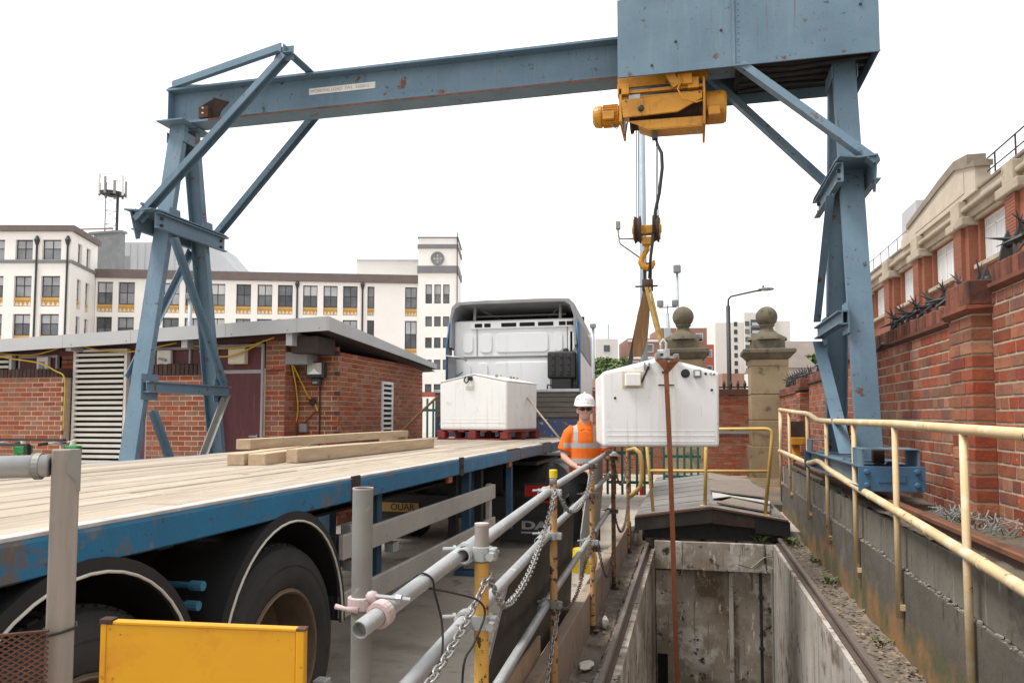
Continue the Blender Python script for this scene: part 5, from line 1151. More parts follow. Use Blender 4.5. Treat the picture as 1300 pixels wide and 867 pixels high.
def chain(pts, label, mk='chain', pitch=.033, scale=1.0):
    # polyline resampled at the pitch
    pts = [V(p) for p in pts]; dense = []
    for i in range(len(pts) - 1):                         # Catmull-Rom
        p0 = pts[max(i - 1, 0)]; p1 = pts[i]; p2 = pts[i + 1]; p3 = pts[min(i + 2, len(pts) - 1)]
        for k in range(24):
            t = k / 24; dense.append(.5 * ((2 * p1) + (p2 - p0) * t + (2 * p0 - 5 * p1 + 4 * p2 - p3) * t * t + (3 * p1 - p0 - 3 * p2 + p3) * t ** 3))
    dense.append(pts[-1])
    root = thing('chain', label, 'chain', tuple(pts[0])); acc = 0; last = dense[0]; tgt = 0; k = 0
    run = 0.0
    for i in range(1, len(dense)):
        seg = dense[i] - dense[i - 1]; l = seg.length
        while run + l >= tgt and l > 1e-6:
            c = dense[i - 1] + seg * ((tgt - run) / l); q = seg.to_track_quat('Z', 'Y')
            o = bpy.data.objects.new('link', LM[mk]); col.objects.link(o); o.parent = root; o.rotation_mode = 'QUATERNION'
            o.rotation_quaternion = q @ Matrix.Rotation(k * math.pi / 2 + .4 + random.uniform(-.25, .25), 3, 'Z').to_quaternion(); o.location = c - pts[0]; o.scale = (scale,) * 3
            tgt += pitch * scale; k += 1
        run += l
    return root
chain([(-.665, 2.455, 1.09), (-.672, 2.30, 1.02), (-.66, 2.05, .975), (-.655, 1.82, .935), (-.65, 1.65, .86), (-.65, 1.55, .74)], 'silver chain lying over the middle tube in front of the first yellow post', 'chain', .033)
chain([(-.668, 2.50, 1.075), (-.69, 2.75, .93), (-.72, 3.05, .875), (-.75, 3.5, .885), (-.79, 4.0, .95), (-.82, 4.45, 1.06), (-.835, 4.72, 1.17)], 'silver chain sagging between the first yellow post and the yellow-capped post', 'chain', .033, 1.05)
chain([(-.83, 4.78, 1.14), (-.835, 5.2, .98), (-.84, 5.7, .93), (-.845, 6.2, .99), (-.845, 6.70, 1.15)], 'silver chain sagging between the yellow-capped post and the next peeling post', 'chain', .033, 1.1)
chain([(-.825, 4.72, .40), (-.80, 4.3, .22), (-.77, 3.9, .06), (-.76, 3.6, -.05), (-.75, 3.2, -.16)], 'silver chain hanging low from the yellow-capped post to the kerb', 'chain', .033, 1.1)
chain([(-.83, 4.80, .42), (-.835, 5.2, .32), (-.84, 5.7, .32), (-.845, 6.2, .46), (-.845, 6.70, .66)], 'dull chain sagging low behind the yellow-capped post', 'chain_dark', .033, 1.0)
chain([(-.838, 6.75, .60), (-.825, 7.3, .15), (-.82, 7.7, .05), (-.82, 8.1, .2), (-.825, 8.42, .55)], 'dull chain sagging low between the two rustiest posts', 'chain_dark', .033, 1.1)
chain([(-.835, 8.47, 1.10), (-.835, 9.0, .86), (-.84, 9.6, .80), (-.85, 10.2, .9), (-.855, 10.72, 1.12)], 'dull chain sagging at the far end of the guard rail', 'chain_dark', .033, 1.1)
chain([(-.838, 8.48, .55), (-.835, 9.0, .30), (-.84, 9.6, .22), (-.85, 10.2, .32), (-.855, 10.72, .6)], 'rusty chain sagging lowest at the far end of the guard rail', 'chain_dark', .033, 1.1)
def smooth_path(pts, n=6):
    P = [V(p) for p in pts]; dn = []
    for i in range(len(P) - 1):
        p0, p1, p2, p3 = P[max(i - 1, 0)], P[i], P[i + 1], P[min(i + 2, len(P) - 1)]
        for k in range(n):
            t = k / n; dn.append(.5 * ((2 * p1) + (p2 - p0) * t + (2 * p0 - 5 * p1 + 4 * p2 - p3) * t * t + (3 * p1 - p0 - 3 * p2 + p3) * t ** 3))
    return dn + [P[-1]]
# black tie cords hanging on the near tube
single('cord', MB().tube(smooth_path([(-.828, 2.17, 1.105), (-.822, 2.175, 1.135), (-.797, 2.185, 1.150), (-.770, 2.20, 1.13), (-.762, 2.20, 1.09), (-.735, 2.19, 1.0), (-.715, 2.12, .92), (-.74, 2.05, .86), (-.75, 2.0, .70)]), .0035, 6), 'cable_black', 'thin black cord looped over the near scaffold tube', 'cord', smooth=True)
single('cord', MB().tube(smooth_path([(-.785, 2.21, 1.10), (-.72, 2.27, 1.075), (-.66, 2.32, 1.045), (-.64, 2.33, 1.0), (-.655, 2.26, .93), (-.67, 2.20, .88), (-.67, 2.18, .70)]), .0035, 6), 'cable_black', 'thin black cord tied round the chain on the middle tube', 'cord', smooth=True)

# bent yellow hoop and things at the far end
single('hoop', MB().tube([(-.86, 10.7, 1.16), (-.76, 10.62, 1.19), (-.69, 10.6, 1.13), (-.665, 10.6, 1.02), (-.665, 10.6, .78), (-.69, 10.6, .66), (-.78, 10.62, .57), (-.87, 10.7, .50)], .032, 10), 'rail_amber', 'bent yellow tube hoop at the far end of the guard rail', 'hoop', smooth=True)
single('red_cup', MB().lathe((-.78, 12.4, .372), [(0, 0), (.035, 0), (.04, .15), (0, .15)], 12), 'red_lens', 'small red beaker standing on the hatch cover by the yellow hoop', 'beaker')

# dark sheet leaning behind the guard rail
single('sheet_panel', MB().slab([(-1.02, 3.35, .02), (-.93, 3.85, .76), (-.925, 6.1, .93), (-1.0, 6.35, .02)], (-1, 0, .15), .012), 'black_sheet', 'dark scuffed sheet panel leaning behind the guard rail', 'panel')
single('plank', MB().bar((-.995, 2.6, .12), (-.985, 4.9, .13), .03, .15), 'plywood', 'tan plank on edge beside the kerb behind the chain', 'plank', bevel=.003)
single('tarpaulin', MB().slab([(-1.02, 7.0, .12), (-1.0, 7.0, .55), (-.955, 7.4, 1.18), (-.95, 8.35, 1.22), (-.96, 8.45, .85), (-1.0, 8.3, .3)], (-1, 0, .05), .008), 'tarp', 'pale grey sheet hung on the inside of the guard rail', 'sheet')
single('work_bag', MB().lathe((-1.12, 8.0, .0), [(0, 0), (.13, 0), (.15, .14), (.11, .24), (0, .26)], 12), 'yellow_cap', 'small yellow bag on the ground behind the guard rail', 'bag')
# litter
def crumple(c, s, nm, label, m_='paper'):
    mb = MB().ball(c, 1, 9, s); mb.v = [tuple(V(c) + (V(p) - V(c)) * random.uniform(.7, 1.15)) for p in mb.v]
    single(nm, mb, m_, label, 'litter')
crumple((-.775, 6.9, -.22), (.035, .13, .05), 'bottle', 'crumpled pale plastic bottle lying on the trench ledge')
crumple((-.79, 5.75, -.24), (.06, .12, .02), 'paper_scrap', 'torn pale paper scrap on the trench ledge beside the kerb')
crumple((-.75, 5.35, -.245), (.05, .05, .012), 'paper_scrap', 'small flat white paper scrap on the trench ledge')
mb = MB()
for i in range(2000):
    if random.random() < .72: x, y, z = random.uniform(1.25, 1.49), random.uniform(3.5, 11.3), -.125
    elif random.random() < .5: x, y, z = random.uniform(-.86, -.70), random.uniform(4, 11.3), -.25
    else: x, y, z = random.uniform(.4, 1.25), random.uniform(11.3, 12.0), .33 - .15 * abs(random.uniform(.4, 1.0))
    a = random.uniform(0, 6.28); s = random.choice((.008, .010, .013, .018, .026)); d1 = V((math.cos(a), math.sin(a), random.uniform(-.3, .3))) * s; d2 = V((-math.sin(a), math.cos(a), random.uniform(-.3, .3))) * s * .6; c = V((x, y, z + random.random() * .03))
    mb.add([c - d1, c - d2, c + d1, c + d2], [(0, 1, 2, 3)])
lf = part('dead_leaves', mb, 'dead_leaf', None); tag(lf, 'brown dead leaves and litter scattered along the trench ledges', 'leaves', kind='stuff')
mb = MB()
def tuft(c, n, h, w):
    for i in range(n):
        a = random.uniform(0, 6.28); l = h * random.uniform(.5, 1); d = V((math.cos(a), math.sin(a), 0)); p = V(c) + d * random.uniform(0, w); sd = V((-d.y, d.x, 0)) * l * .16
        m1 = p + d * l * .35 + V((0, 0, l * .7)); e = p + d * l * .9 + V((0, 0, l * .8))
        mb.add([p, m1 - sd, e, m1 + sd], [(0, 1, 2, 3)])
for c, n, h, w in (((1.36, 4.9, -.13), 26, .10, .08), ((1.40, 8.6, -.13), 26, .10, .12), ((1.30, 11.0, -.13), 30, .14, .12), ((1.42, 6.4, -.13), 18, .08, .08), ((.95, 11.16, -.12), 26, .12, .1), ((1.44, 9.8, -.13), 20, .1, .1), ((2.08, 4.3, .82), 24, .1, .1), ((-.80, 8.6, -.25), 14, .08, .05)):
    tuft(c, n, h, w)
wd = part('weeds', mb, 'leaf', None); tag(wd, 'small green weeds growing along the trench ledges', 'weeds', kind='stuff')
mb = MB()
for i in range(70):
    c = V((random.uniform(1.93, 2.12), random.uniform(5.7, 6.8), .83)); a = random.uniform(0, 6.28); l = random.uniform(.08, .2)
    mb.tube([c, c + V((math.cos(a) * l * .5, math.sin(a) * l * .5, random.uniform(.02, .12))), c + V((math.cos(a) * l, math.sin(a) * l, random.uniform(0, .1)))], .005, 4)
o = part('dead_plant', mb, 'galv_dull', None); tag(o, 'heap of dry grey dead stalks beside the brick pier', 'dead plant', kind='stuff')

# ================================================================== near left: post, tube, mesh, yellow barrier
lp = thing('barrier_post', 'weathered grey square post holding a tube beside the trailer wheels', 'post', (-1.24, 1.29, 0))
part('post', MB().bar((-1.241, 1.29, 0), (-1.241, 1.29, 1.556), .050, .034, (.69, -.72, 0)), 'wood_post', lp, bevel=.003)
part('tube', MB().tube([(-1.255, 1.262, 1.524), (-1.75, 1.02, 1.512)], .0225, 20), 'galv', lp, smooth=True)
pd = V((.69, -.72, 0)).normalized(); ps = pd.cross(V((0, 0, 1))).normalized() * -1
pf = V((-1.241, 1.29, 0)) + pd * .0175
def pp(a, z): return pf + ps * a + V((0, 0, z))
part('clip', MB().slab([pp(.007, 1.556), pp(.027, 1.556), pp(.027, 1.47), pp(.020, 1.474), pp(.019, 1.492), pp(.003, 1.508), pp(.001, 1.528), pp(.009, 1.543)], pd, .003), 'galv_dull', lp)
part('saddle', MB().lathe((-1.272, 1.255, 1.523), [(.0228, -.006), (.0265, -.006), (.0265, .006), (.0228, .006)], 18, (-.51, -.24, -.01)), 'galv_dull', lp)
part('tie_wire', MB().tube([pp(-.028, 1.19) + pd * .002, pp(0, 1.193) + pd * .003, pp(.028, 1.2) + pd * .002, pp(.028, 1.2) - pd * .038, pp(-.028, 1.195) - pd * .038, pp(-.028, 1.19) + pd * .002], .003, 6), 'cable_black', lp)
em = thing('mesh_panel', 'rusty expanded metal panel tied to the grey post', 'mesh panel', (-1.5, 1.2, .6))
mb = MB(); O = V((-1.225, 1.246, 1.205)); u = V((-.93, -.36, -.06)).normalized(); v = V((0, 0, -1))
st, sv = .019, .011
for i in range(-34, 34):
    for sgn in (1, -1):
        pts = []
        for k in range(0, 46):
            a = (i + k * 1.0) * st if sgn > 0 else (i + 34 - k + 0.0) * st; b = k * sv
            if 0 <= a <= .62: pts.append(O + u * a + v * b)
        if len(pts) > 1: mb.tube([pts[0], pts[-1]], .0022, 4, False)
part('strands', mb, 'mesh_rust', em, kind='stuff')
part('edge_bar', MB().tube([O + v * .0, O + u * .62], .003, 5), 'mesh_rust', em)
yb = thing('barrier_board', 'bright yellow barrier board in front of the trailer wheels', 'barrier', (-.9, 1.28, .8))
p0, p1 = V((-1.094, 1.233, 1.236)), V((-.715, 1.32, 1.221)); nrm = (p1 - p0).cross(V((0, 0, 1))).normalized()
def bb(a, b, z0, z1, off, th):
    P = lambda t, dz: p0.lerp(p1, t) + V((0, 0, dz)) + nrm * off
    return MB().slab([P(a, z0), P(b, z0), P(b, z1), P(a, z1)], -nrm, th)
part('board', bb(.01, .955, -.45, -.006, 0, .014), 'barrier_yellow', yb, bevel=.002)
part('top_lip', bb(.05, .957, -.006, .0, .002, .020), 'barrier_yellow', yb, bevel=.0015)
part('end_channel', bb(.956, 1.0, -.45, -.002, .004, .022), 'barrier_yellow', yb, bevel=.003)
part('end_channel', bb(0, .03, -.45, -.002, .002, .02), 'barrier_yellow', yb, bevel=.002)
part('corner_clip', bb(-.004, .06, -.006, .004, .004, .022), 'rust_dark', yb, bevel=.002)
part('bare_corner', bb(.958, 1.002, -.004, .0005, .0045, .023), 'crane_rust', yb)
part('foot', MB().box(-1.03, -.97, 1.0, 1.5, 0, .03).box(-.80, -.74, 1.05, 1.55, 0, .03).box(-1.01, -.985, 1.24, 1.265, .03, .8).box(-.785, -.76, 1.295, 1.32, .03, .8), 'barrier_yellow', yb)
single('marker_block', MB().box(-1.63, -1.57, 3.08, 3.14, 0, .47), 'galv', 'small grey square stake top beside the trailer tyre', 'stake', bevel=.004)
# ================================================================== brick hut
ht = thing('brick_hut', 'low red brick hut with a pale sloping roof edge behind the crane leg', 'hut', (-8.5, 12, 0))
part('wall_core', MB().box(-12.5, -5.873, 10.0965, 14.1, 0, 2.36), 'mortar', ht)
part('wall_core', MB().box(-5.88, -5.2035, 10.4965, 14.16, 0, 2.60), 'mortar', ht)
bricks(ht, (-6.19, 10.10, 0), (1, 0, 0), (0, -1, 0), .33, 2.775, .075, .225, 'brick', nobj=45)
part('pier_return', MB().box(-6.19, -5.8645, 10.0965, 10.48, 2.3, 2.76), 'mortar', ht)
bricks(ht, (-5.868, 10.10, 0), (0, 1, 0), (1, 0, 0), .41, 2.70, .075, .225, 'brick', nobj=0)
bricks(ht, (-7.13, 10.10, 0), (1, 0, 0), (0, -1, 0), .115, 2.775, .075, .225, 'brick', nobj=20)
bricks(ht, (-9.86, 10.10, 0), (1, 0, 0), (0, -1, 0), .30, 2.775, .075, .225, 'brick', nobj=15)
bricks(ht, (-5.868, 10.50, 0), (1, 0, 0), (0, -1, 0), .668, 2.70, .075, .225, 'brick', nobj=70)
bricks(ht, (-5.20, 10.50, 0), (0, 1, 0), (1, 0, 0), 3.67, 2.625, .075, .225, 'brick', nobj=150, joint=.012, holes=((1.62, 2.10, 1.25, 2.24),), region=(431, 420, 535, 560))
for i in range(0, 36, 2):        # toothed corner
    part('quoin_brick', MB().box(-5.25, -5.182, 10.47, 10.52, i * .075 + .006, i * .075 + .069), 'brick_dark' if i % 4 else 'brick', ht)
# back wall of the service bays
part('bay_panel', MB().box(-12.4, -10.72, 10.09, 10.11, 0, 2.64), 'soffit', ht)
part('head_panel', MB().slab([(-12.4, 10.108, 2.50), (-5.87, 10.108, 2.776), (-5.87, 10.108, 2.88), (-12.4, 10.108, 2.64)], (0, -1, 0), .023), 'maroon', ht)
def door(x0, x1, ztop, transom, handle):
    d_ = part('door', MB().box(x0 + .035, x1 - .035, 10.06, 10.09, .02, (transom or ztop) - .03), 'maroon', ht, bevel=.003)
    if transom: part('transom_panel', MB().box(x0 + .035, x1 - .035, 10.065, 10.09, transom + .03, ztop - .02), 'maroon', ht)
    for a, b in ((x0, x0 + .033), (x1 - .033, x1)): part('door_frame', MB().box(a, b, 10.045, 10.095, 0, ztop + .03), 'trim_grey', ht, bevel=.003)
    part('door_frame', MB().box(x0 + .034, x1 - .034, 10.048, 10.095, ztop - .018, ztop + .028), 'trim_grey', ht, bevel=.003)
    if transom: part('door_frame', MB().box(x0 + .034, x1 - .034, 10.048, 10.095, transom - .028, transom + .028), 'trim_grey', ht, bevel=.003)
    if handle: part('handle', MB().box(x1 - .20, x1 - .07, 10.02, 10.035, 1.335, 1.355).box(x1 - .085, x1 - .07, 10.03, 10.06, 1.32, 1.37), 'galv', d_)
door(-7.0, -6.205, 2.70, 2.31, True); door(-10.66, -9.90, 2.60, None, False); door(-8.22, -7.45, 2.68, None, False)
part('bay_fill', MB().box(-8.59, -8.23, 10.08, 10.105, 0, 2.775), 'maroon', ht); part('bay_fill', MB().box(-7.44, -7.135, 10.08, 10.105, 0, 2.775), 'maroon', ht)
def louvre(x0, x1, z0, z1, pitch, yv=10.02, parent=ht, m_='louvre', ax='x'):
    lv = part('louvre', MB().box(x0, x1, yv + .03, yv + .05, z0, z1), 'dark_void', parent)
    part('louvre_frame', MB().box(x0 - .05, x0, yv - .02, yv + .06, z0, z1 + .04), m_, lv, bevel=.004)
    part('louvre_frame', MB().box(x1, x1 + .05, yv - .02, yv + .06, z0, z1 + .04), m_, lv, bevel=.004)
    part('louvre_frame', MB().box(x0, x1, yv - .02, yv + .06, z1, z1 + .04), m_, lv, bevel=.004)
    z = z0 + .02
    while z < z1 - pitch * .6:
        part('slat', MB().slab([(x0, yv - .03, z), (x0, yv + .02, z + pitch * .18), (x0, yv + .02, z + pitch * .56), (x0, yv - .03, z + pitch * .52)], (1, 0, 0), x1 - x0), m_, lv)
        z += pitch
louvre(-9.50, -8.60, .3, 2.66, .084); louvre(-12.2, -10.80, 1.9, 2.60, .084)
# side vent
lv = part('louvre', MB().box(-5.20, -5.19, 12.14, 12.58, 1.26, 2.23), 'dark_void', ht)
for a, b in ((12.12, 12.165), (12.555, 12.60)): part('louvre_frame', MB().box(-5.215, -5.165, a, b, 1.25, 2.25), 'white_frame', lv, bevel=.003)
part('louvre_frame', MB().box(-5.215, -5.165, 12.166, 12.554, 2.20, 2.25), 'white_frame', lv); part('louvre_frame', MB().box(-5.215, -5.165, 12.166, 12.554, 1.25, 1.30), 'white_frame', lv)
for k in range(10): part('slat', MB().box(-5.20, -5.165, 12.166, 12.554, 1.325 + k * .088, 1.365 + k * .088), 'white_frame', lv, bevel=.003)
# roof: a shallow slab falling to the back and to the left
def rz_(x, y): return 3.04 + (x + 5.0) * .0335 - (y - 9.7) * .0763
RXa, RXb, RYa, RYb = -12.9, -4.98, 9.70, 14.36
rf = part('roof', MB().add([(x, y, rz_(x, y) - dz) for dz in (.0, .10) for x, y in ((RXa, RYa), (RXb, RYa), (RXb, RYb), (RXa, RYb))], [(0, 1, 2, 3), (7, 6, 5, 4), (0, 4, 5, 1), (1, 5, 6, 2), (2, 6, 7, 3), (3, 7, 4, 0)]), 'roof_felt', ht)
def fas(xa, xb, ya, yb, nrm):
    h = .19
    return MB().slab([(xa, ya, rz_(xa, ya) + .012), (xb, yb, rz_(xb, yb) + .012), (xb, yb, rz_(xb, yb) - h * (1 if yb < 12 else .42)), (xa, ya, rz_(xa, ya) - h)], nrm, .02)
xs = [RXa, -11.2, -9.45, -8.22, -6.6, -5.45, RXb]
for k in range(6): part('fascia', fas(xs[k], xs[k + 1] - .004, RYa, RYa, (0, -1, 0)), 'fascia', rf)
ysf = [RYa - .02, 11.2, 12.8, RYb]
for k in range(3):
    a, b = ysf[k], ysf[k + 1] - .004; h0 = .19 - .035 * k; h1 = .19 - .035 * (k + 1)
    part('fascia', MB().slab([(RXb, a, rz_(RXb, a) + .012), (RXb, b, rz_(RXb, b) + .012), (RXb, b, rz_(RXb, b) - h1), (RXb, a, rz_(RXb, a) - h0)], (1, 0, 0), .02), 'fascia', rf)
for x in (-11.0, -9.3, -8.3, -6.5, -5.6, -5.1): part('screw', MB().lathe((x, RYa - .02, rz_(x, RYa) - .15), [(0, .006), (.010, .004), (.012, 0)], 6, (0, -1, 0)), 'box_grey', rf)
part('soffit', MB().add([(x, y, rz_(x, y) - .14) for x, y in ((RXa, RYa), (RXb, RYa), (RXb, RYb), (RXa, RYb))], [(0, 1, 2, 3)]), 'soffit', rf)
for x in (-9.42, -7.35, -5.62): part('rafter_end', MB().box(x - .05, x + .05, 9.76, 10.5, 2.66, 2.86), 'fascia', rf, bevel=.004)
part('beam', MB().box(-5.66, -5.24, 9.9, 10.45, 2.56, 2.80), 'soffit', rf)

# ------------------------------------------------------------------ screen walls in front of the hut
def screen(x0, x1, h, label, nob, m_='brick'):
    s = thing('screen_wall', label, 'wall', ((x0 + x1) / 2, 9.95, 0))
    part('wall_core', MB().box(x0 + .008, x1 - .008, 9.86, 10.02, 0, h - .01), 'mortar', s)
    rows = int((h - .08) / .075)
    bricks(s, (x0, 9.86, 0), (1, 0, 0), (0, -1, 0), x1 - x0, rows * .075, .075, .225, m_, nobj=nob, proud=.004, joint=.012)
    x = x0 - .01
    while x < x1: part('cope_brick', MB().box(x, min(x + .066, x1 + .01), 9.83, 10.03, rows * .075 + .006, h + .03 + random.uniform(-.006, .006)), 'brick_dark', s, bevel=.006, seg=1); x += .075
screen(-12.2, -9.58, 2.36, 'brick screen wall with a dark cope beside the tall louvre', 120)
screen(-8.05, -6.98, 2.40, 'short brick screen wall with a dark cope behind the crane leg', 110)

# ------------------------------------------------------------------ fittings on the hut
def boxthing(nm, x0, x1, y0, y1, z0, z1, m_, label, cat='box'):
    return single(nm, MB().box(x0, x1, y0, y1, z0, z1), m_, label, cat, bevel=.015)
o = boxthing('meter_box', -10.24, -10.02, 9.98, 10.05, 2.33, 2.60, 'box_white', 'pale electrical box on the maroon panel above the left screen wall')
part('dial', MB().box(-10.18, -10.08, 9.97, 9.979, 2.40, 2.52), 'box_grey', o)
o = boxthing('isolator', -8.00, -7.75, 9.98, 10.05, 2.40, 2.66, 'box_white', 'white isolator with a lever behind the crane leg')
part('lever', MB().bar((-7.95, 9.965, 2.53), (-7.82, 9.965, 2.50), .02, .035), 'box_grey', o)
o = boxthing('socket', -8.19, -8.06, 9.98, 10.05, 2.41, 2.53, 'box_white', 'small white socket beside the isolator')
part('knob', MB().lathe((-8.12, 9.979, 2.47), [(0, .015), (.02, .015), (.025, 0)], 10, (0, -1, 0)), 'box_grey', o)
boxthing('bulkhead_lamp', -6.74, -6.46, 9.95, 10.06, 2.42, 2.67, 'cream', 'cream bulkhead lamp above the maroon door', 'lamp')
o = boxthing('duct_box', -5.88, -5.52, 10.10, 10.45, 2.41, 2.60, 'box_grey', 'grey box under the hut eaves above the floodlight')
fl = thing('floodlight', 'black floodlight on the brick hut wall', 'floodlight', (-5.5, 10.4, 2.16))
part('housing', MB().box(-5.64, -5.35, 10.30, 10.42, 2.22, 2.46), 'black_plastic', fl, bevel=.012)
part('lens', MB().box(-5.61, -5.38, 10.285, 10.302, 2.27, 2.44), 'lamp_glass', fl)
part('reflector', MB().slab([(-5.60, 10.283, 2.275), (-5.39, 10.283, 2.275), (-5.46, 10.283, 2.32), (-5.495, 10.283, 2.36), (-5.53, 10.283, 2.32)], (0, -1, 0), .003), 'cab_white', fl)
part('sensor', MB().box(-5.56, -5.42, 10.31, 10.42, 2.10, 2.218), 'black_plastic', fl, bevel=.02)
part('sensor_eye', MB().box(-5.53, -5.45, 10.30, 10.312, 2.13, 2.165), 'box_grey', fl)
part('lead', MB().tube([(-5.49, 10.47, 2.1), (-5.49, 10.47, 1.0)], .012, 6), 'cable_black', fl)
def cable(pts, label, m_='cable_yellow', r=.012):
    P = [V(p) for p in pts]; dn = []
    for i in range(len(P) - 1):
        p0, p1, p2, p3 = P[max(i - 1, 0)], P[i], P[i + 1], P[min(i + 2, len(P) - 1)]
        for k in range(6):
            t = k / 6; dn.append(.5 * ((2 * p1) + (p2 - p0) * t + (2 * p0 - 5 * p1 + 4 * p2 - p3) * t * t + (3 * p1 - p0 - 3 * p2 + p3) * t ** 3))
    dn.append(P[-1]); return single('cable', MB().tube(dn, r, 6), m_, label, 'cable', smooth=True)
cable([(-11.8, 9.92, 2.76), (-10.9, 9.92, 2.66), (-10.2, 9.92, 2.63), (-9.6, 9.92, 2.77)], 'yellow cable draped under the eaves beside the left louvre')
cable([(-11.4, 9.82, 2.70), (-10.6, 9.80, 2.57), (-10.0, 9.80, 2.48), (-9.68, 9.80, 2.35), (-9.52, 9.80, 2.26), (-9.49, 9.80, 2.0), (-9.50, 9.80, 1.62), (-9.49, 9.80, 1.45)], 'yellow cable hanging down the end of the left screen wall')
cable([(-9.4, 9.92, 2.77), (-9.0, 9.92, 2.68), (-8.4, 9.92, 2.64), (-7.6, 9.92, 2.76)], 'yellow cable draped over the tall louvre')
cable([(-7.5, 9.92, 2.74), (-6.9, 9.92, 2.66), (-6.4, 9.92, 2.68), (-5.95, 9.92, 2.80)], 'upper yellow cable draped over the maroon door')
cable([(-7.2, 9.91, 2.62), (-6.85, 9.91, 2.53), (-6.5, 9.91, 2.58), (-6.1, 9.91, 2.76)], 'lower yellow cable looped over the maroon door')
cable([(-5.82, 10.2, 2.41), (-5.83, 10.35, 2.1), (-5.84, 10.44, 1.75), (-5.88, 10.44, 1.5)], 'straight yellow cable hanging from the grey eaves box')
cable([(-5.80, 10.2, 2.41), (-5.76, 10.4, 2.15), (-5.68, 10.46, 1.95), (-5.58, 10.46, 1.86), (-5.52, 10.46, 1.72)], 'curved yellow cable running from the grey eaves box to the wall clip')
cable([(-5.55, 10.46, 1.72), (-5.66, 10.46, 1.62), (-5.75, 10.46, 1.52)], 'short rusty cable between the wall clip and the small box', 'strap_brown', .01)
boxthing('switch_box', -5.80, -5.68, 10.40, 10.47, 1.40, 1.53, 'box_grey', 'small grey switch box low on the hut wall')
single('cable_clip', MB().lathe((-5.60, 10.46, 1.86), [(0, .05), (.05, .045), (.06, 0)], 10, (0, -1, 0)), 'rust_dark', 'round dark clip on the hut wall holding a yellow cable', 'clip')

# ================================================================== bicycles and rail in front of the screen wall
rk = thing('bike_rail', 'black two-bar rail in front of the left screen wall', 'rail', (-8.5, 8.1, 0))
for z in (1.33, 1.27): part('bar', MB().bar((-10.0, 8.2 if z > 1.3 else 8.0, z), (-7.92 if z > 1.3 else -8.28, 8.2 if z > 1.3 else 8.0, z), .05, .03), 'black_iron', rk)
for x in (-9.8, -8.4): part('upright', MB().box(x - .03, x + .03, 8.07, 8.13, 0, 1.27), 'black_iron', rk)
def bike(loc, rz, label):
    b = thing('bicycle', label, 'bicycle', loc, None, rz)
    def tb(nm, pts, r, m_): return part(nm, MB().tube(pts, r, 8), m_, b, local=True, smooth=True)
    for x in (-.53, .53):
        w = part('wheel', MB().lathe((x, 0, .33), [(.30, -.012), (.312, 0), (.30, .012)], 28, (0, 1, 0)), 'galv', b, local=True)
        t_ = MB().tube([(x + math.cos(k * math.tau / 28) * .325, 0, .33 + math.sin(k * math.tau / 28) * .325) for k in range(29)], .02, 6); part('tyre', t_, 'rubber', w, local=True)
        sp_ = MB()
        for k in range(12): sp_.tube([(x, 0, .33), (x + math.cos(k * math.tau / 12) * .31, 0, .33 + math.sin(k * math.tau / 12) * .31)], .002, 3)
        part('spokes', sp_, 'galv', w, local=True)
    tb('frame', [(-.53, 0, .33), (-.05, 0, .28), (.40, 0, .80), (-.18, 0, .72), (-.05, 0, .28)], .022, 'bike_green'); tb('seat_post', [(-.05, 0, .28), (-.24, 0, .92)], .018, 'bike_green')
    tb('fork', [(.53, 0, .33), (.38, 0, .9), (.34, 0, 1.20)], .022, 'bike_green')
    tb('handlebar', [(.16, -.30, 1.27), (.30, -.22, 1.29), (.35, -.05, 1.22), (.35, .05, 1.22), (.30, .22, 1.29), (.16, .30, 1.27)], .014, 'galv')
    for s in (-1, 1): tb('grip', [(.12, s * .32, 1.265), (.22, s * .265, 1.28)], .019, 'black_plastic')
    part('basket_panel', MB().box(.34, .50, -.10, .10, 1.12, 1.24), 'bike_green', b, local=True, bevel=.02); part('head_lamp', MB().lathe((.42, 0, 1.25), [(0, 0), (.035, 0), (.03, .06), (0, .07)], 10), 'cream', b, local=True)
    part('saddle', MB().box(-.38, -.10, -.07, .07, .92, .97), 'black_plastic', b, local=True, bevel=.02)
    return b
bike((-9.35, 8.45, 0), R(15), 'green hire bicycle behind the black rail, farther from the louvre'); bike((-8.55, 8.45, 0), R(20), 'green hire bicycle behind the black rail, nearer the louvre')
# ================================================================== white office building
def window(parent, P, u, n, w, h, mull, rows, panes, sill=False, frame_w=.09):
    """window set into its opening: frame bars, panes of glass; P = lower left corner on the recessed plane"""
    u, n = V(u), V(n); z = V((0, 0, 1)); P = V(P); fw = frame_w
    f = MB()
    def bar(a0, a1, b0, b1): 
        q = P + u * a0 + z * b0; f.add([q, q + u * (a1 - a0), q + u * (a1 - a0) + z * (b1 - b0), q + z * (b1 - b0)] + [p + n * .05 for p in (q, q + u * (a1 - a0), q + u * (a1 - a0) + z * (b1 - b0), q + z * (b1 - b0))], [(4, 5, 6, 7), (0, 1, 5, 4), (1, 2, 6, 5), (2, 3, 7, 6), (3, 0, 4, 7)])
    bar(0, fw, 0, h); bar(w - fw, w, 0, h); bar(fw, w - fw, 0, fw); bar(fw, w - fw, h - fw, h)
    for k in range(1, mull + 1): x = w * k / (mull + 1); bar(x - fw * .4, x + fw * .4, fw, h - fw)
    ys_ = [fw] + [h * r for r in rows] + [h - fw]
    for r in rows: bar(fw, w - fw, h * r - fw * .4, h * r + fw * .4)
    o = part('window', f, 'window_frame', parent)
    k = 0
    for j in range(len(ys_) - 1):
        q = P + u * fw + z * ys_[j] + n * .02
        part('pane', MB().add([q, q + u * (w - 2 * fw), q + u * (w - 2 * fw) + z * (ys_[j + 1] - ys_[j]), q + z * (ys_[j + 1] - ys_[j])], [(0, 1, 2, 3)]), panes[j % len(panes)], o)
    return o
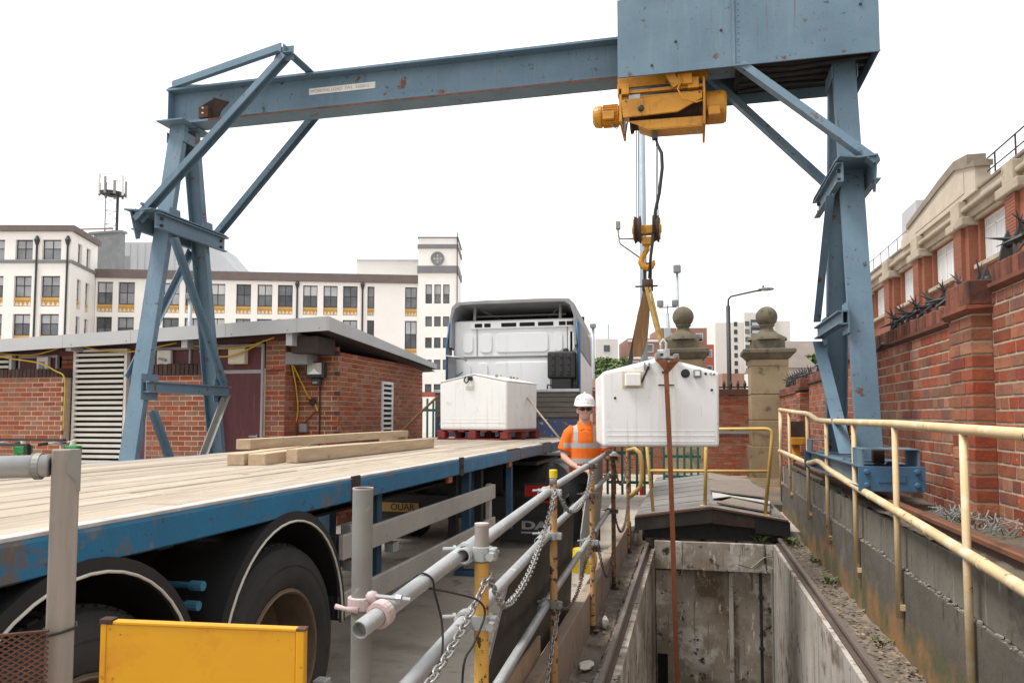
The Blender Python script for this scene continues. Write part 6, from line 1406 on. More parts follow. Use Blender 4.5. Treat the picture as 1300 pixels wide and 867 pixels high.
def spandrel(parent, P, u, n, w, h):
    u, n, z, P = V(u), V(n), V((0, 0, 1)), V(P)
    o = part('spandrel', MB().slab([P, P + u * w, P + u * w + z * h, P + z * h], n, .06), 'spandrel', parent)
    zz = MB(); k = 4
    for i in range(k):
        a = w * (i + .08) / k; b = w * (i + .92) / k
        q = [P + u * a + z * h * .12 + n * .061, P + u * b + z * h * .12 + n * .061, P + u * ((a + b) / 2) + z * h * .55 + n * .061]
        zz.slab(q, n, .08)
    part('zigzag', zz, 'spandrel_pale', o)
    part('ledge', MB().slab([P + z * h * .68 + n * .061, P + u * w + z * h * .68 + n * .061, P + u * w + z * h * .84 + n * .061, P + z * h * .84 + n * .061], n, .10), 'spandrel', o)

wb = thing('office_building', 'long white office building with dark parapet and orange panels under its windows', 'building', (-45, 72, 0))
P0, P1 = V((-60.41, 65.85, 0)), V((-28.72, 77.0, 0)); U = (P1 - P0).normalized(); N = V((U.y, -U.x, 0)); LW = (P1 - P0).length
def upos(px):        # distance along the facade for a picture column (design data)
    r = _cm @ V(((px - 650) / 954, 0.07, -1)); a = (P0.x * r.y - P0.y * r.x) / (U.y * r.x - U.x * r.y); return a
cols_ = [(120, 142), (149, 170), (206, 227), (234, 255), (265, 285), (299, 318), (326, 345), (352, 371), (384, 402.5), (410, 428), (435, 453.5), (466, 475), (514, 529)]
holes = []; wins = []
for a, b in cols_:
    ua, ub = max(upos(a), .15), min(upos(b), LW - .1)
    for ztop in (15.85, 12.15, 8.45, 4.75):
        if a == 514 and ztop < 12: zb = ztop - 4.2
        h = 2.35; sp_ = .85
        if a in (466, 514) and ztop == 12.15: h = 3.0
        holes.append((ua, ub, ztop - h - sp_, ztop)); wins.append((ua, ub, ztop, h, sp_, a))
part('facade', wall_holes(MB(), P0, U, N, LW, 16.3, holes, .30), 'white_wall', wb)
part('end_mass', MB().slab([P0 - N * .31, P1 - N * .31, P1 - N * 14, P0 - N * 14], (0, 0, 1), 17.0), 'white_wall', wb)
part('parapet', MB().slab([P0 + N * .25, P1 + N * .25, P1 - N * 1.0, P0 - N * 1.0], (0, 0, 1), .90), 'cornice', wb).location.z += 16.25
for k, (ua, ub, zt, h, s_, a) in enumerate(wins):
    q = P0 + U * ua - N * .30 + V((0, 0, zt - h))
    if zt > 8:
        window(wb, q, U, N, ub - ua, h, 1 if ub - ua > 1.1 else 0, (.52,), (random.choice(['glass', 'glass', 'blind']), random.choice(['blind', 'blind', 'curtain', 'glass'])))
        spandrel(wb, P0 + U * ua - N * .28 + V((0, 0, zt - h - s_)), U, N, ub - ua, s_)
    else: part('pane', MB().add([q, q + U * (ub - ua), q + U * (ub - ua) + V((0, 0, h)), q + V((0, 0, h))], [(0, 1, 2, 3)]), 'glass', wb)
for px in (377, 460, 198):
    p = P0 + U * upos(px) + N * .10
    dp = part('downpipe', MB().tube([p + V((0, 0, .5)), p + V((0, 0, 15.7))], .10, 8), 'window_frame', wb)
    part('hopper', MB().tube([p + V((0, 0, 15.5)), p + V((0, 0, 16.0)), p + V((0, 0, 16.3))], [.12, .26, .08], 8), 'window_frame', dp)
# clock-like tower at its right end
tw = thing('stair_tower', 'white stair tower with a round window at the end of the office building', 'tower', (-26.7, 78, 0))
T0, T1 = V((-28.72, 76.95, 0)), V((-24.60, 77.93, 0)); TU = (T1 - T0).normalized(); TN = V((TU.y, -TU.x, 0)); TL = (T1 - T0).length
T0 = T0 + TN * .35
th = []; tw_ = []
for x0, x1 in ((.78, 1.50), (1.74, 2.46), (2.70, 3.40)):
    for zt, zb in ((16.1, 14.0), (12.6, 11.5), (10.3, 9.15), (7.9, 6.8), (5.25, 4.1)):
        th.append((x0, x1, zb, zt)); tw_.append((x0, x1, zb, zt))
part('facade', wall_holes(MB(), T0, TU, TN, TL, 21.2, th, .25), 'white_wall', tw)
part('mass', MB().slab([T0 - TN * .26, T0 + TU * TL - TN * .26, T0 + TU * TL - TN * 6, T0 - TN * 6], (0, 0, 1), 21.1), 'white_wall', tw)
part('side', MB().slab([T0 - TN * .0, T0 - TN * .27, T0 - TN * .27 + V((0, 0, 21.1)), T0 + V((0, 0, 21.1))], -TU, .02), 'white_wall', tw)
part('side', MB().slab([T0 + TU * TL, T0 + TU * TL - TN * .27, T0 + TU * TL - TN * .27 + V((0, 0, 21.1)), T0 + TU * TL + V((0, 0, 21.1))], TU, .02), 'white_wall', tw)
for z, h in ((17.35, .78), (20.05, .45), (21.22, .10)):
    part('band', MB().slab([T0 + TN * .12 - TU * .12, T0 + TU * (TL + .12) + TN * .12, T0 + TU * (TL + .12) - TN * 6.1, T0 - TN * 6.1 - TU * .12], (0, 0, 1), h), 'band_grey', tw).location.z += z
for x0, x1, zb, zt in tw_: window(tw, T0 + TU * x0 - TN * .25 + V((0, 0, zb)), TU, TN, x1 - x0, zt - zb, 0, (.5,) if zt > 16 else (), ('glass', 'blind') if zt > 16 else ('glass',), frame_w=.07)
c = T0 + TU * 2.08 + TN * .0 + V((0, 0, 18.95))
rw_ = part('round_window', MB().lathe(c, [(.50, 0), (.50, .14), (.74, .14), (.74, 0)], 28, TN), 'band_grey', tw)
part('pane', MB().lathe(c, [(0, .03), (.50, .03)], 28, TN), 'curtain', rw_)
part('glazing_bar', MB().bar(c + TU * -.17 + V((0, 0, -.5)) + TN * .07, c + TU * -.17 + V((0, 0, .5)) + TN * .07, .05, .05).bar(c + TU * .17 + V((0, 0, -.5)) + TN * .07, c + TU * .17 + V((0, 0, .5)) + TN * .07, .05, .05).bar(c - TU * .5 + V((0, 0, .2)) + TN * .07, c + TU * .5 + V((0, 0, .2)) + TN * .07, .05, .05).bar(c - TU * .5 + V((0, 0, -.2)) + TN * .07, c + TU * .5 + V((0, 0, -.2)) + TN * .07, .05, .05), 'band_grey', rw_)
part('rod', MB().tube([T0 + TU * TL + TN * .1 + V((0, 0, 14)), T0 + TU * TL + TN * .1 + V((0, 0, 21.8))], .06, 6), 'window_frame', tw)
# left block, taller
lb = thing('office_block', 'taller white office block with a dark cornice at the left of the long building', 'building', (-64, 62, 0))
L0, L1 = V((-72.0, 56.94, 0)), V((-58.13, 60.22, 0)); LU = (L1 - L0).normalized(); LN = V((LU.y, -LU.x, 0)); LL = (L1 - L0).length
def lpos(x): return (V((x, 0, 0)) - L0).x / LU.x
lc = [(-67.6, -66.0), (-65.95 + .0, -65.95 + .0)][:1] + [(-66.0 + 1.0, -64.95 + 1.0 - .05)][:0] + [(-66.6, -65.0), (-63.44, -61.80), (-60.91, -59.12), (-70.2, -68.6)]
lc = [(-70.6, -69.0), (-66.1, -64.45), (-63.44, -61.80), (-60.91, -59.12)]
hl = []; wl_ = []
for a, b in lc:
    for zt, h, s_ in ((18.85, 1.95, 0), (15.3, 2.05, .92), (11.6, 2.05, .92), (8.0, 2.05, .9)):
        hl.append((lpos(a), lpos(b), zt - h - s_, zt)); wl_.append((lpos(a), lpos(b), zt, h, s_))
part('facade', wall_holes(MB(), L0, LU, LN, LL, 19.7, hl, .30), 'white_wall', lb)
S0, S1 = L1, V((-60.6, 66.2, 0)); SU = (S1 - S0).normalized(); SN = V((SU.y, -SU.x, 0)); SL = (S1 - S0).length
hs_ = []; ws_ = []
for a, b in ((1.5, 2.5), (3.6, 4.6)):
    for zt, h, s_ in ((18.85, 1.95, 0), (15.3, 2.05, .92), (11.6, 2.05, .92)): hs_.append((a, b, zt - h - s_, zt)); ws_.append((a, b, zt, h, s_))
part('side_wall', wall_holes(MB(), S0, SU, SN, SL, 19.7, hs_, .30), 'white_wall', lb)
part('mass', MB().slab([L0 - LN * .32, L1 - LN * .32 - LU * .35, S1 - LU * .4, S1 - LU * 14], (0, 0, 1), 19.6), 'white_wall', lb)
for (O_, u_, n_, lst) in ((L0, LU, LN, wl_), (S0, SU, SN, ws_)):
    for a, b, zt, h, s_ in lst:
        window(lb, O_ + u_ * a - n_ * .30 + V((0, 0, zt - h)), u_, n_, b - a, h, 1 if b - a > 1.2 else 0, (.55,), (random.choice(['glass', 'blind']), 'blind'))
        if s_: spandrel(lb, O_ + u_ * a - n_ * .28 + V((0, 0, zt - h - s_)), u_, n_, b - a, s_)
for z, h, m_, e in ((19.65, .55, 'cornice', .35), (16.55, .30, 'band_grey', .15)):
    part('band', MB().slab([L0 + LN * e, L1 + LN * e + SN * e, S1 + SN * e, S1 - LU * .02, L1 - LN * .05 - LU * .05, L0 - LN * .05] if h < .5 else [L0 + LN * e, L1 + LN * e + SN * e, S1 + SN * e, S1 - LU * 14], (0, 0, 1), h), m_, lb).location.z += z
for x in (-61.35, -58.45):
    p = L0 + LU * lpos(x) + LN * .12; dp = part('downpipe', MB().tube([p + V((0, 0, 1)), p + V((0, 0, 18.6))], .09, 8), 'window_frame', lb)
    part('hopper', MB().tube([p + V((0, 0, 18.3)), p + V((0, 0, 18.8)), p + V((0, 0, 19.2))], [.12, .26, .08], 8), 'window_frame', dp)
# grey clad roof plant behind
gb = thing('plant_room', 'pale grey clad rooftop block with a sloping end behind the office building', 'building', (-63, 84, 0))
A_, B_ = V((-75, 79.9, 0)), V((-56.2, 84.3, 0)); gu = (B_ - A_).normalized(); gn = V((gu.y, -gu.x, 0))
part('cladding', MB().slab([A_ + V((0, 0, 15)), B_ + V((0, 0, 15)), B_ + V((0, 0, 20.4)), B_ - gu * 3.1 + V((0, 0, 24.0)), A_ + V((0, 0, 24.0))], -gn, 8), 'clad_grey', gb)
for k in range(1, 20): p = A_ + gu * k * .95; part('cladding_rib', MB().bar(p + gn * .03 + V((0, 0, 15.2)), p + gn * .03 + V((0, 0, 23.8 if k < 15 else 20.5)), .05, .05), 'clad_grey', gb)
part('louvre', MB().slab([A_ + gu * 4 + gn * .02 + V((0, 0, 20.6)), A_ + gu * 5.7 + gn * .02 + V((0, 0, 20.6)), A_ + gu * 5.7 + gn * .02 + V((0, 0, 22.2)), A_ + gu * 4 + gn * .02 + V((0, 0, 22.2))], gn, .06), 'box_grey', gb)
bb_ = thing('roof_block', 'plain white rooftop block beside the stair tower', 'building', (-34.5, 82.5, 0))
A2, B2_ = V((-38.16, 81.39, 0)), V((-28.5, 83.7, 0)); g2 = (B2_ - A2).normalized(); n2 = V((g2.y, -g2.x, 0))
part('block', MB().slab([A2 + V((0, 0, 15)), B2_ + V((0, 0, 15)), B2_ + V((0, 0, 20.1)), A2 + V((0, 0, 20.1))], -n2, 5), 'tower_pale', bb_)
part('coping', MB().slab([A2 + n2 * .1 + V((0, 0, 20.11)), B2_ + n2 * .1 + V((0, 0, 20.11)), B2_ + n2 * .1 + V((0, 0, 20.3)), A2 + n2 * .1 + V((0, 0, 20.3))], -n2, 5.1), 'clad_grey', bb_)
# antenna mast
an = thing('antenna_mast', 'lattice phone mast with a ring of antennas on the office roof', 'mast', (-64.3, 72.1, 20.2))
c = V((-64.3, 72.1, 0)); w_ = .72; cu_ = V((.973, .23, 0)); cv = V((-.23, .973, 0)); leg = [c + cu_ * (-w_), c + cu_ * w_, c + cv * 1.1]
for i, p in enumerate(leg): part('leg', MB().tube([p + V((0, 0, 20)), p + V((0, 0, 27.3))], .09 if i else .06, 6), 'black_iron' if i else 'box_grey', an)
for k in range(9):
    z = 20.6 + k * .8
    for i in range(3): part('lattice', MB().tube([leg[i] + V((0, 0, z)), leg[(i + 1) % 3] + V((0, 0, z + (.8 if k % 2 else 0)))], .025, 4), 'box_grey', an)
part('platform', MB().lathe(c + V((0, 0, 27.2)), [(.3, 0), (1.35, 0), (1.35, .18), (.3, .18)], 12), 'black_iron', an)
for k in range(9):
    a = k * math.tau / 9; p = c + V((math.cos(a) * 1.4, math.sin(a) * 1.4, 0)); part('antenna', MB().box(p.x - .09, p.x + .09, p.y - .09, p.y + .09, 27.0, 29.3 - .4 * (k % 3)), 'box_grey' if k % 3 else 'white_frame', an)
part('top_rail', MB().tube([c + V((math.cos(k * math.tau / 12) * 1.35, math.sin(k * math.tau / 12) * 1.35, 29.2)) for k in range(13)], .03, 4), 'box_grey', an)
part('base_frame', MB().box(c.x - 2.6, c.x + 1.8, c.y - .5, c.y + .5, 22.6, 22.85).box(c.x - 1.9, c.x + 1.6, c.y - .4, c.y + .4, 16.2, 22.6), 'cab_grey', an)
part('duct', MB().tube([c + cu_ * -3 + V((0, -1, 21.6)), c + cu_ * -2.6 + V((0, -1, 22.9)), c + cu_ * 1.0 + V((0, -1, 23.0))], .10, 6), 'far_brick', an)
# floodlight poles standing in the yard in front of the building
def pole(nm, x, y, h, r, label, m_='lamp_steel', heads=(), cat='lamp post'):
    p = thing(nm, label, cat, (x, y, 0))
    part('pole', MB().tube([(x, y, 0), (x, y, h * .5), (x, y, h)], [r * 1.25, r * 1.1, r], 10), m_, p, smooth=True)
    for dx, dz, sx_, sz in heads: part('lamp_head', MB().box(x + dx - sx_, x + dx + sx_, y - sx_ * 1.1, y + sx_ * .6, h + dz - sz, h + dz + sz), 'cab_grey', p, bevel=min(sx_, sz) * .3)
    return p
pole('floodlight_pole', -29.4, 39.5, 8.8, .12, 'pale floodlight pole with one head standing behind the hut roof', heads=((0, .15, .22, .18),))
pole('floodlight_pole', -27.8, 38.8, 8.15, .06, 'slim pale pole with two lamp heads standing behind the hut roof', heads=((-.28, .1, .15, .2), (.28, .1, .15, .2)))
pole('floodlight_pole', -43.3, 38.0, 8.6, .10, 'pale pole with two black lamp heads in front of the taller office block', heads=((-.35, .1, .15, .12), (.35, .1, .15, .12)))

# ================================================================== brick factory behind the boundary wall
fb = thing('factory_building', 'old brick building with stone parapet and stepped gable behind the boundary wall', 'building', (14, 42, 0))
X = 12.0
pil = [(24.4, 26.0), (30.3, 32.1), (36.0, 37.9), (42.4, 44.3), (48.4, 50.5), (55, 57), (61.5, 63.5)]
hf = []
for k in range(len(pil) - 1): hf.append((pil[k][1] + .25 - 20, pil[k + 1][0] - .25 - 20, 8.2, 10.15)); hf.append((pil[k][1] + .25 - 20, pil[k + 1][0] - .25 - 20, 4.2, 6.6))
part('wall_face', wall_holes(MB(), (X + .25, 20, 0), (0, 1, 0), (-1, 0, 0), 46, 10.3, hf, .25), 'bldg_brick', fb)
part('mass', MB().box(X + .55, X + 12, 20, 66, 0, 10.6), 'bldg_brick', fb)
part('end_wall', MB().box(X + .25, X + .56, 19.9, 20, 0, 10.6), 'bldg_brick', fb)
for a, b in pil:
    p = part('pilaster', MB().box(X - .12, X + .26, a, b, 0, 9.95), 'bldg_brick', fb); part('pilaster', MB().box(X - .26, X - .121, a + .45, b - .45, 0, 9.9), 'bldg_brick', fb)
    for q in range(26): part('course', MB().box(X - .275, X - .255, a + .45, b - .45, 6.6 + q * .128, 6.6 + q * .128 + .104), 'bldg_brick', p)
    part('capital', MB().box(X - .42, X + .3, a - .12, b + .12, 9.96, 10.35), 'parapet_stone', p, bevel=.05); part('keystone', MB().box(X - .35, X + .2, a + .4, b - .4, 10.36, 11.15), 'parapet_stone', p, bevel=.04)
part('frieze', MB().box(X - .02, X + .5, 20, 66, 10.31, 10.62), 'parapet_stone', fb)
part('cornice', MB().box(X - .26, X + .5, 20, 66, 10.621, 10.82), 'parapet_stone', fb, bevel=.06)
part('parapet', MB().box(X + .02, X + .5, 20, 66, 10.821, 11.25), 'render_tan', fb); part('coping', MB().box(X - .08, X + .55, 20, 66, 11.251, 11.40), 'cap_stone', fb, bevel=.03)
gp = [(34.9, 11.2), (34.9, 12.45), (35.6, 12.46), (35.6, 12.95), (37.2, 13.2), (39.4, 13.0), (44.9, 12.25), (44.9, 11.9), (46.4, 11.7), (46.4, 11.2)]
ga = part('stepped_gable', MB().slab([(X - .15, y, z) for y, z in gp], (1, 0, 0), .6), 'render_tan', fb)
part('gable_coping', MB().slab([(X - .24, 34.75, 12.46), (X - .24, 35.5, 12.47), (X - .24, 35.5, 12.96), (X - .24, 37.2, 13.21), (X - .24, 39.4, 13.01), (X - .24, 44.95, 12.26), (X - .24, 44.95, 12.0), (X - .24, 39.4, 12.62), (X - .24, 37.2, 12.8), (X - .24, 34.75, 12.2)], (1, 0, 0), .75), 'cap_stone', ga)
part('inset_panel', MB().slab([(X - .175, 36.2, 11.45), (X - .175, 43.6, 11.45), (X - .175, 43.6, 11.95), (X - .175, 38.5, 12.45), (X - .175, 36.2, 12.35)], (1, 0, 0), .02), 'render_tan', ga)
for (a, b, z0, z1) in hf:
    if z0 < 8: part('pane', MB().add([(X + .5, 20 + a, z0), (X + .5, 20 + b, z0), (X + .5, 20 + b, z1), (X + .5, 20 + a, z1)], [(0, 1, 2, 3)]), 'glass', fb); continue
    w = window(fb, (X + .5, 20 + a, z0), (0, 1, 0), (-1, 0, 0), b - a, z1 - z0, 2, (.78,), ('curtain', 'curtain'), frame_w=.10); w.data.materials.clear(); w.data.materials.append(MT['white_frame'])
    part('sill', MB().box(X + .02, X + .5, 20 + a - .15, 20 + b + .15, z0 - .18, z0 - .005), 'parapet_stone', w); part('lintel', MB().box(X + .1, X + .5, 20 + a - .1, 20 + b + .1, z1 + .005, z1 + .14), 'parapet_stone', w)
# roof handrails and a plant screen
rl = part('roof_rail', MB().tube([(X + .3, 21, 12.5), (X + .3, 34.8, 12.5)], .035, 6).tube([(X + .3, 21, 11.95), (X + .3, 34.8, 11.95)], .03, 6), 'black_iron', fb)
for y in range(22, 35, 2): part('stanchion', MB().tube([(X + .3, y, 11.3), (X + .3, y, 12.52)], .035, 6), 'black_iron', rl)
r2 = part('roof_rail', MB().tube([(X + .3, 46.6, 12.4), (X + .3, 65, 12.4)], .03, 6), 'box_grey', fb)
for y in range(47, 65, 2): part('stanchion', MB().tube([(X + .3, y, 11.3), (X + .3, y, 12.4)], .03, 6), 'box_grey', r2)
single('plant_screen', MB().box(X + 1.0, X + 3.5, 47.5, 50.6, 11.3, 14.3), 'clad_grey', 'grey plant screen on the roof of the old brick building', 'screen')

# ================================================================== stone gate piers
def gatepier(x, y, label):
    g_ = thing('gate_pier', label, 'gate pier', (x, y, 0))
    zs = [(0, .9, .52), (.9, 1.55, .46), (1.56, 2.2, .46), (2.21, 2.93, .46)]
    for z0, z1, h in zs: part('ashlar_block', MB().box(x - h, x + h, y - h, y + h, z0 + .005, z1), 'stone', g_, bevel=.015)
    part('neck', MB().box(x - .47, x + .47, y - .47, y + .47, 2.93, 3.10), 'stone', g_, bevel=.02)
    part('cornice', MB().loft([[(x - q, y - q, 3.10 + z), (x + q, y - q, 3.10 + z), (x + q, y + q, 3.10 + z), (x - q, y + q, 3.10 + z)] for q, z in ((.47, .002), (.51, .03), (.55, .08), (.565, .10), (.615, .15), (.64, .17), (.64, .25), (.60, .27))]), 'stone_dark', g_)
    part('plinth', MB().box(x - .40, x + .40, y - .40, y + .40, 3.37, 3.62), 'stone_dark', g_, bevel=.02)
    part('pedestal', MB().lathe((x, y, 3.62), [(.50, 0), (.48, .07), (.26, .19), (.17, .27), (.15, .34), (.20, .38), (.20, .41), (.12, .43)], 20), 'stone_dark', g_, smooth=True)
    part('ball_finial', MB().ball((x, y, 4.24), .275, 24), 'stone_dark', g_, smooth=True)
gatepier(1.97, 20.50, 'stone gate pier with a ball finial at the end of the boundary wall')
gatepier(-.15, 20.00, 'stone gate pier with a ball finial seen above the hanging tank')
# wall beyond the gate, with iron cresting
fw = thing('yard_end_wall', 'far brick wall with iron cresting between the stone gate piers', 'wall', (1.0, 22.0, 0))
part('wall_core', MB().box(-6, 5.0, 22.0, 22.3, 0, 2.30), 'mortar', fw)
bricks(fw, (-6, 21.996, 0), (1, 0, 0), (0, -1, 0), 11, 2.28, .076, .23, 'brick', nobj=0)
part('cope', MB().box(-6.02, 5.02, 21.92, 22.36, 2.301, 2.42), 'brick_dark', fw)
for k in range(46): x = -4 + k * .19; part('spike', MB().tube([(x, 22.1, 2.42), (x, 22.1, 2.56), (x, 22.1, 2.68)], [.02, .05, .004], 5), 'black_iron', fw)
part('cresting_rail', MB().box(-4.2, 5, 22.08, 22.12, 2.46, 2.50), 'black_iron', fw)
part('band', MB().box(-6, 5, 21.955, 21.978, 1.17, 1.26), 'box_grey', fw)
# dark gap below: drain channel
single('wall_step', MB().box(1.05, 2.15, 13.8, 20.0, 0.004, .12), 'ret_wall', 'low dark concrete step at the foot of the boundary wall beyond the handrail', 'step')
single('railings_stack', MB().box(1.55, 1.95, 13.75, 14.3, .125, .62), 'chassis', 'dark crate beside the end of the handrail', 'crate', bevel=.02)

# teal fences
def tealfence(x0, x1, y, h, label):
    f_ = thing('palisade_fence', label, 'fence', ((x0 + x1) / 2, y, 0)); x = x0; k = 0
    while x < x1: part('pale', MB().box(x, x + .05, y, y + .02, .05, h + .03 * (k % 2)), 'teal', f_, bevel=.004); x += .15; k += 1
    for z in (.3, h - .25): part('rail', MB().box(x0, x1, y + .021, y + .06, z - .03, z + .03), 'teal', f_)
tealfence(-7.2, -5.5, 17.05, 2.05, 'teal steel fence between the brick hut and the truck')
tealfence(-1.7, -.75, 15.6, 1.15, 'low teal steel fence seen under the hanging tank beside the hoop')
tealfence(-.62, .22, 17.4, 1.0, 'low teal steel fence behind the hatch cover under the hanging tank')
single('red_strip', MB().box(-6.6, -5.7, 17.2, 17.25, 2.12, 2.24), 'far_red', 'pink-red strip above the teal fence beside the truck', 'strip')

# ================================================================== street beyond
lm = thing('street_lamp', 'black street lamp with a long curved arm beyond the gate piers', 'street lamp', (2.0, 41.6, 0))
part('column', MB().tube([(2.05, 41.6, 0), (2.05, 41.6, 3), (2.05, 41.6, 7.6)], [.14, .12, .11], 10), 'black_iron', lm, smooth=True)
part('arm', MB().tube([(2.05, 41.6, 7.55), (2.07, 41.6, 7.95), (2.2, 41.62, 8.1), (3.5, 41.94, 8.40), (3.8, 42, 8.43)], .05, 8), 'black_iron', lm, smooth=True)
part('lantern', MB().ball((4.05, 42.05, 8.50), 1, 12, (.42, .16, .10)), 'cab_grey', lm, smooth=True); part('photocell', MB().box(3.85, 3.95, 42, 42.1, 8.58, 8.70), 'cab_grey', lm)
single('steel_mast', MB().tube([(-1.53, 26.35, 0), (-1.53, 26.35, 12.4)], [.135, .11], 14), 'pale_pole', 'tall pale blue steel mast standing behind the hook block', 'mast', smooth=True)
cc = thing('camera_pole', 'grey pole with two floodlights and a camera box beyond the hanging tank', 'pole', (-1.25, 45.9, 0))
part('pole', MB().tube([(-1.25, 45.9, 0), (-1.25, 45.9, 5.8), (-1.25, 45.9, 7.9)], [.22, .2, .09], 10), 'lamp_steel', cc, smooth=True)
part('cross_bar', MB().bar((-1.75, 45.9, 8.25), (-.72, 45.9, 8.25), .06, .06).bar((-1.25, 45.9, 7.8), (-1.25, 45.9, 8.4), .06, .06), 'cab_grey', cc)
for x in (-1.68, -.8): part('floodlight', MB().box(x - .2, x + .2, 45.7, 46.0, 8.28, 8.68), 'cab_grey', cc, bevel=.08)
part('camera_box', MB().box(-1.45, -1.05, 45.6, 45.95, 6.3, 7.0), 'lamp_steel', cc, bevel=.05); part('bracket', MB().bar((-1.75, 45.85, 5.0), (-.75, 45.85, 5.0), .08, .08), 'cab_grey', cc)
pole('street_lamp', -.88, 61.4, 13.4, .11, 'tall grey lamp pole beyond the left gate pier', heads=((0, .15, .3, .32),), cat='street lamp')
pole('street_lamp', -10.0, 79.8, 11.3, .16, 'thin grey lamp pole far behind the truck mirror', heads=((0, .1, .32, .22),), cat='street lamp')
pole('street_lamp', -15.8, 150.4, 20.3, .16, 'faint thin mast far beyond the trees', m_='pale_pole', cat='mast')
# tower block
tbk = thing('tower_block', 'pale high-rise tower block with balconies beyond the gate piers', 'tower block', (14, 212, 0))
O1 = V((6.8, 207.15, 0)); du = V((.973, .23, 0)); dn = V((.23, -.973, 0))
part('slab', MB().slab([O1, O1 + du * 7.6, O1 + du * 7.6 - dn * 12, O1 - dn * 12], (0, 0, 1), 27.0), 'tower_pale', tbk)
O2 = O1 + du * 7.62 + dn * .8
part('slab', MB().slab([O2, O2 + du * 8.2, O2 + du * 8.2 - dn * 12, O2 - dn * 12], (0, 0, 1), 29.6), 'tower_pale', tbk)
part('slab', MB().slab([O2 + du * 8.22 - dn * 1, O2 + du * 12.5 - dn * 1, O2 + du * 12.5 - dn * 12, O2 + du * 8.22 - dn * 12], (0, 0, 1), 27.5), 'tower_pale', tbk)
part('base', MB().slab([O1 + dn * 6, O1 + du * 7 + dn * 6, O1 + du * 7, O1], (0, 0, 1), 13.0), 'far_brick', tbk)
part('base', MB().slab([O1 + du * 7.1 + dn * 6, O1 + du * 13 + dn * 6, O1 + du * 13 + dn * 1, O1 + du * 7.1 + dn * 1], (0, 0, 1), 9.8), 'cab_grey', tbk)
for k in range(9):
    z = 9.2 + k * 2.1
    for x, w in ((.15, 1.1), (4.7, 1.6)):
        q = O2 + du * x + dn * .02 + V((0, 0, z)); w_ = part('window', MB().slab([q, q + du * w, q + du * w + V((0, 0, 1.25)), q + V((0, 0, 1.25))], dn, .06), 'window_frame', tbk); part('pane', MB().slab([q + du * .12 + V((0, 0, .12)) + dn * .061, q + du * (w - .12) + V((0, 0, .12)) + dn * .061, q + du * (w - .12) + V((0, 0, 1.12)) + dn * .061, q + du * .12 + V((0, 0, 1.12)) + dn * .061], dn, .02), 'glass', w_)
    q = O1 + du * 5.0 + dn * .02 + V((0, 0, z)); w_ = part('window', MB().slab([q, q + du * .9, q + du * .9 + V((0, 0, 1.2)), q + V((0, 0, 1.2))], dn, .06), 'window_frame', tbk)
    q = O2 + du * 1.6 + V((0, 0, z - .2)); bl = part('balcony', MB().slab([q, q + du * 2.9, q + du * 2.9 + dn * 1.3, q + dn * 1.3], (0, 0, 1), .22), 'cab_grey', tbk); part('balustrade', MB().slab([q + dn * 1.25 + V((0, 0, .22)), q + du * 2.9 + dn * 1.25 + V((0, 0, .22)), q + du * 2.9 + dn * 1.25 + V((0, 0, .95)), q + dn * 1.25 + V((0, 0, .95))], dn, .06), 'clad_grey', bl)
    part('recess', MB().slab([q + V((0, 0, .3)) + dn * .02, q + du * 2.9 + V((0, 0, .3)) + dn * .02, q + du * 2.9 + V((0, 0, 1.9)) + dn * .02, q + V((0, 0, 1.9)) + dn * .02], dn, .03), 'glass', bl)
# brick flats
def flats(nm, O_, L_, H_, m_, label, rows, cols, band=None, depth=10):
    f_ = thing(nm, label, 'building', tuple(O_)); O_ = V(O_)
    part('wall', MB().slab([O_, O_ + du * L_, O_ + du * L_ - dn * depth, O_ - dn * depth], (0, 0, 1), H_), m_, f_)
    for r in range(rows):
        z = H_ - (r + 1) * (2.75) + .55
        if z < 0: break
        if band: q = O_ + dn * .02 + V((0, 0, z + 1.65)); part('band', MB().slab([q, q + du * L_, q + du * L_ + V((0, 0, .35)), q + V((0, 0, .35))], dn, .1), band, f_)
        for c_ in range(cols):
            x = (c_ + .5) * L_ / cols - .6; q = O_ + du * x + dn * .02 + V((0, 0, z)); w_ = part('window', MB().slab([q, q + du * 1.2, q + du * 1.2 + V((0, 0, 1.3)), q + V((0, 0, 1.3))], dn, .06), 'white_frame', f_)
            part('pane', MB().slab([q + du * .1 + dn * .061 + V((0, 0, .1)), q + du * 1.1 + dn * .061 + V((0, 0, .1)), q + du * 1.1 + dn * .061 + V((0, 0, 1.2)), q + du * .1 + dn * .061 + V((0, 0, 1.2))], dn, .02), 'glass', w_)
    return f_
flats('block_of_flats', (-9.6, 121.05, 0), 11.6, 14.3, 'far_brick', 'brown brick flats with pale bands behind the slings', 4, 5, 'white_frame')
flats('block_of_flats', (-4.5, 124.0, 0), 7.5, 16.2, 'far_brick', 'upper brown brick block set back behind the flats', 1, 3)
flats('red_building', (2.3, 134.2, 0), 1.9, 14.3, 'far_red', 'narrow red building beside the left gate pier', 4, 1)
flats('white_block', (-14.6, 119.5, 0), 3.6, 14.2, 'tower_pale', 'pale building seen between the truck and the flats', 2, 1)
flats('brick_house', (-7.1, 60.0, 0), 3.2, 4.9, 'far_brick', 'low brick house behind the truck mirror', 1, 2)
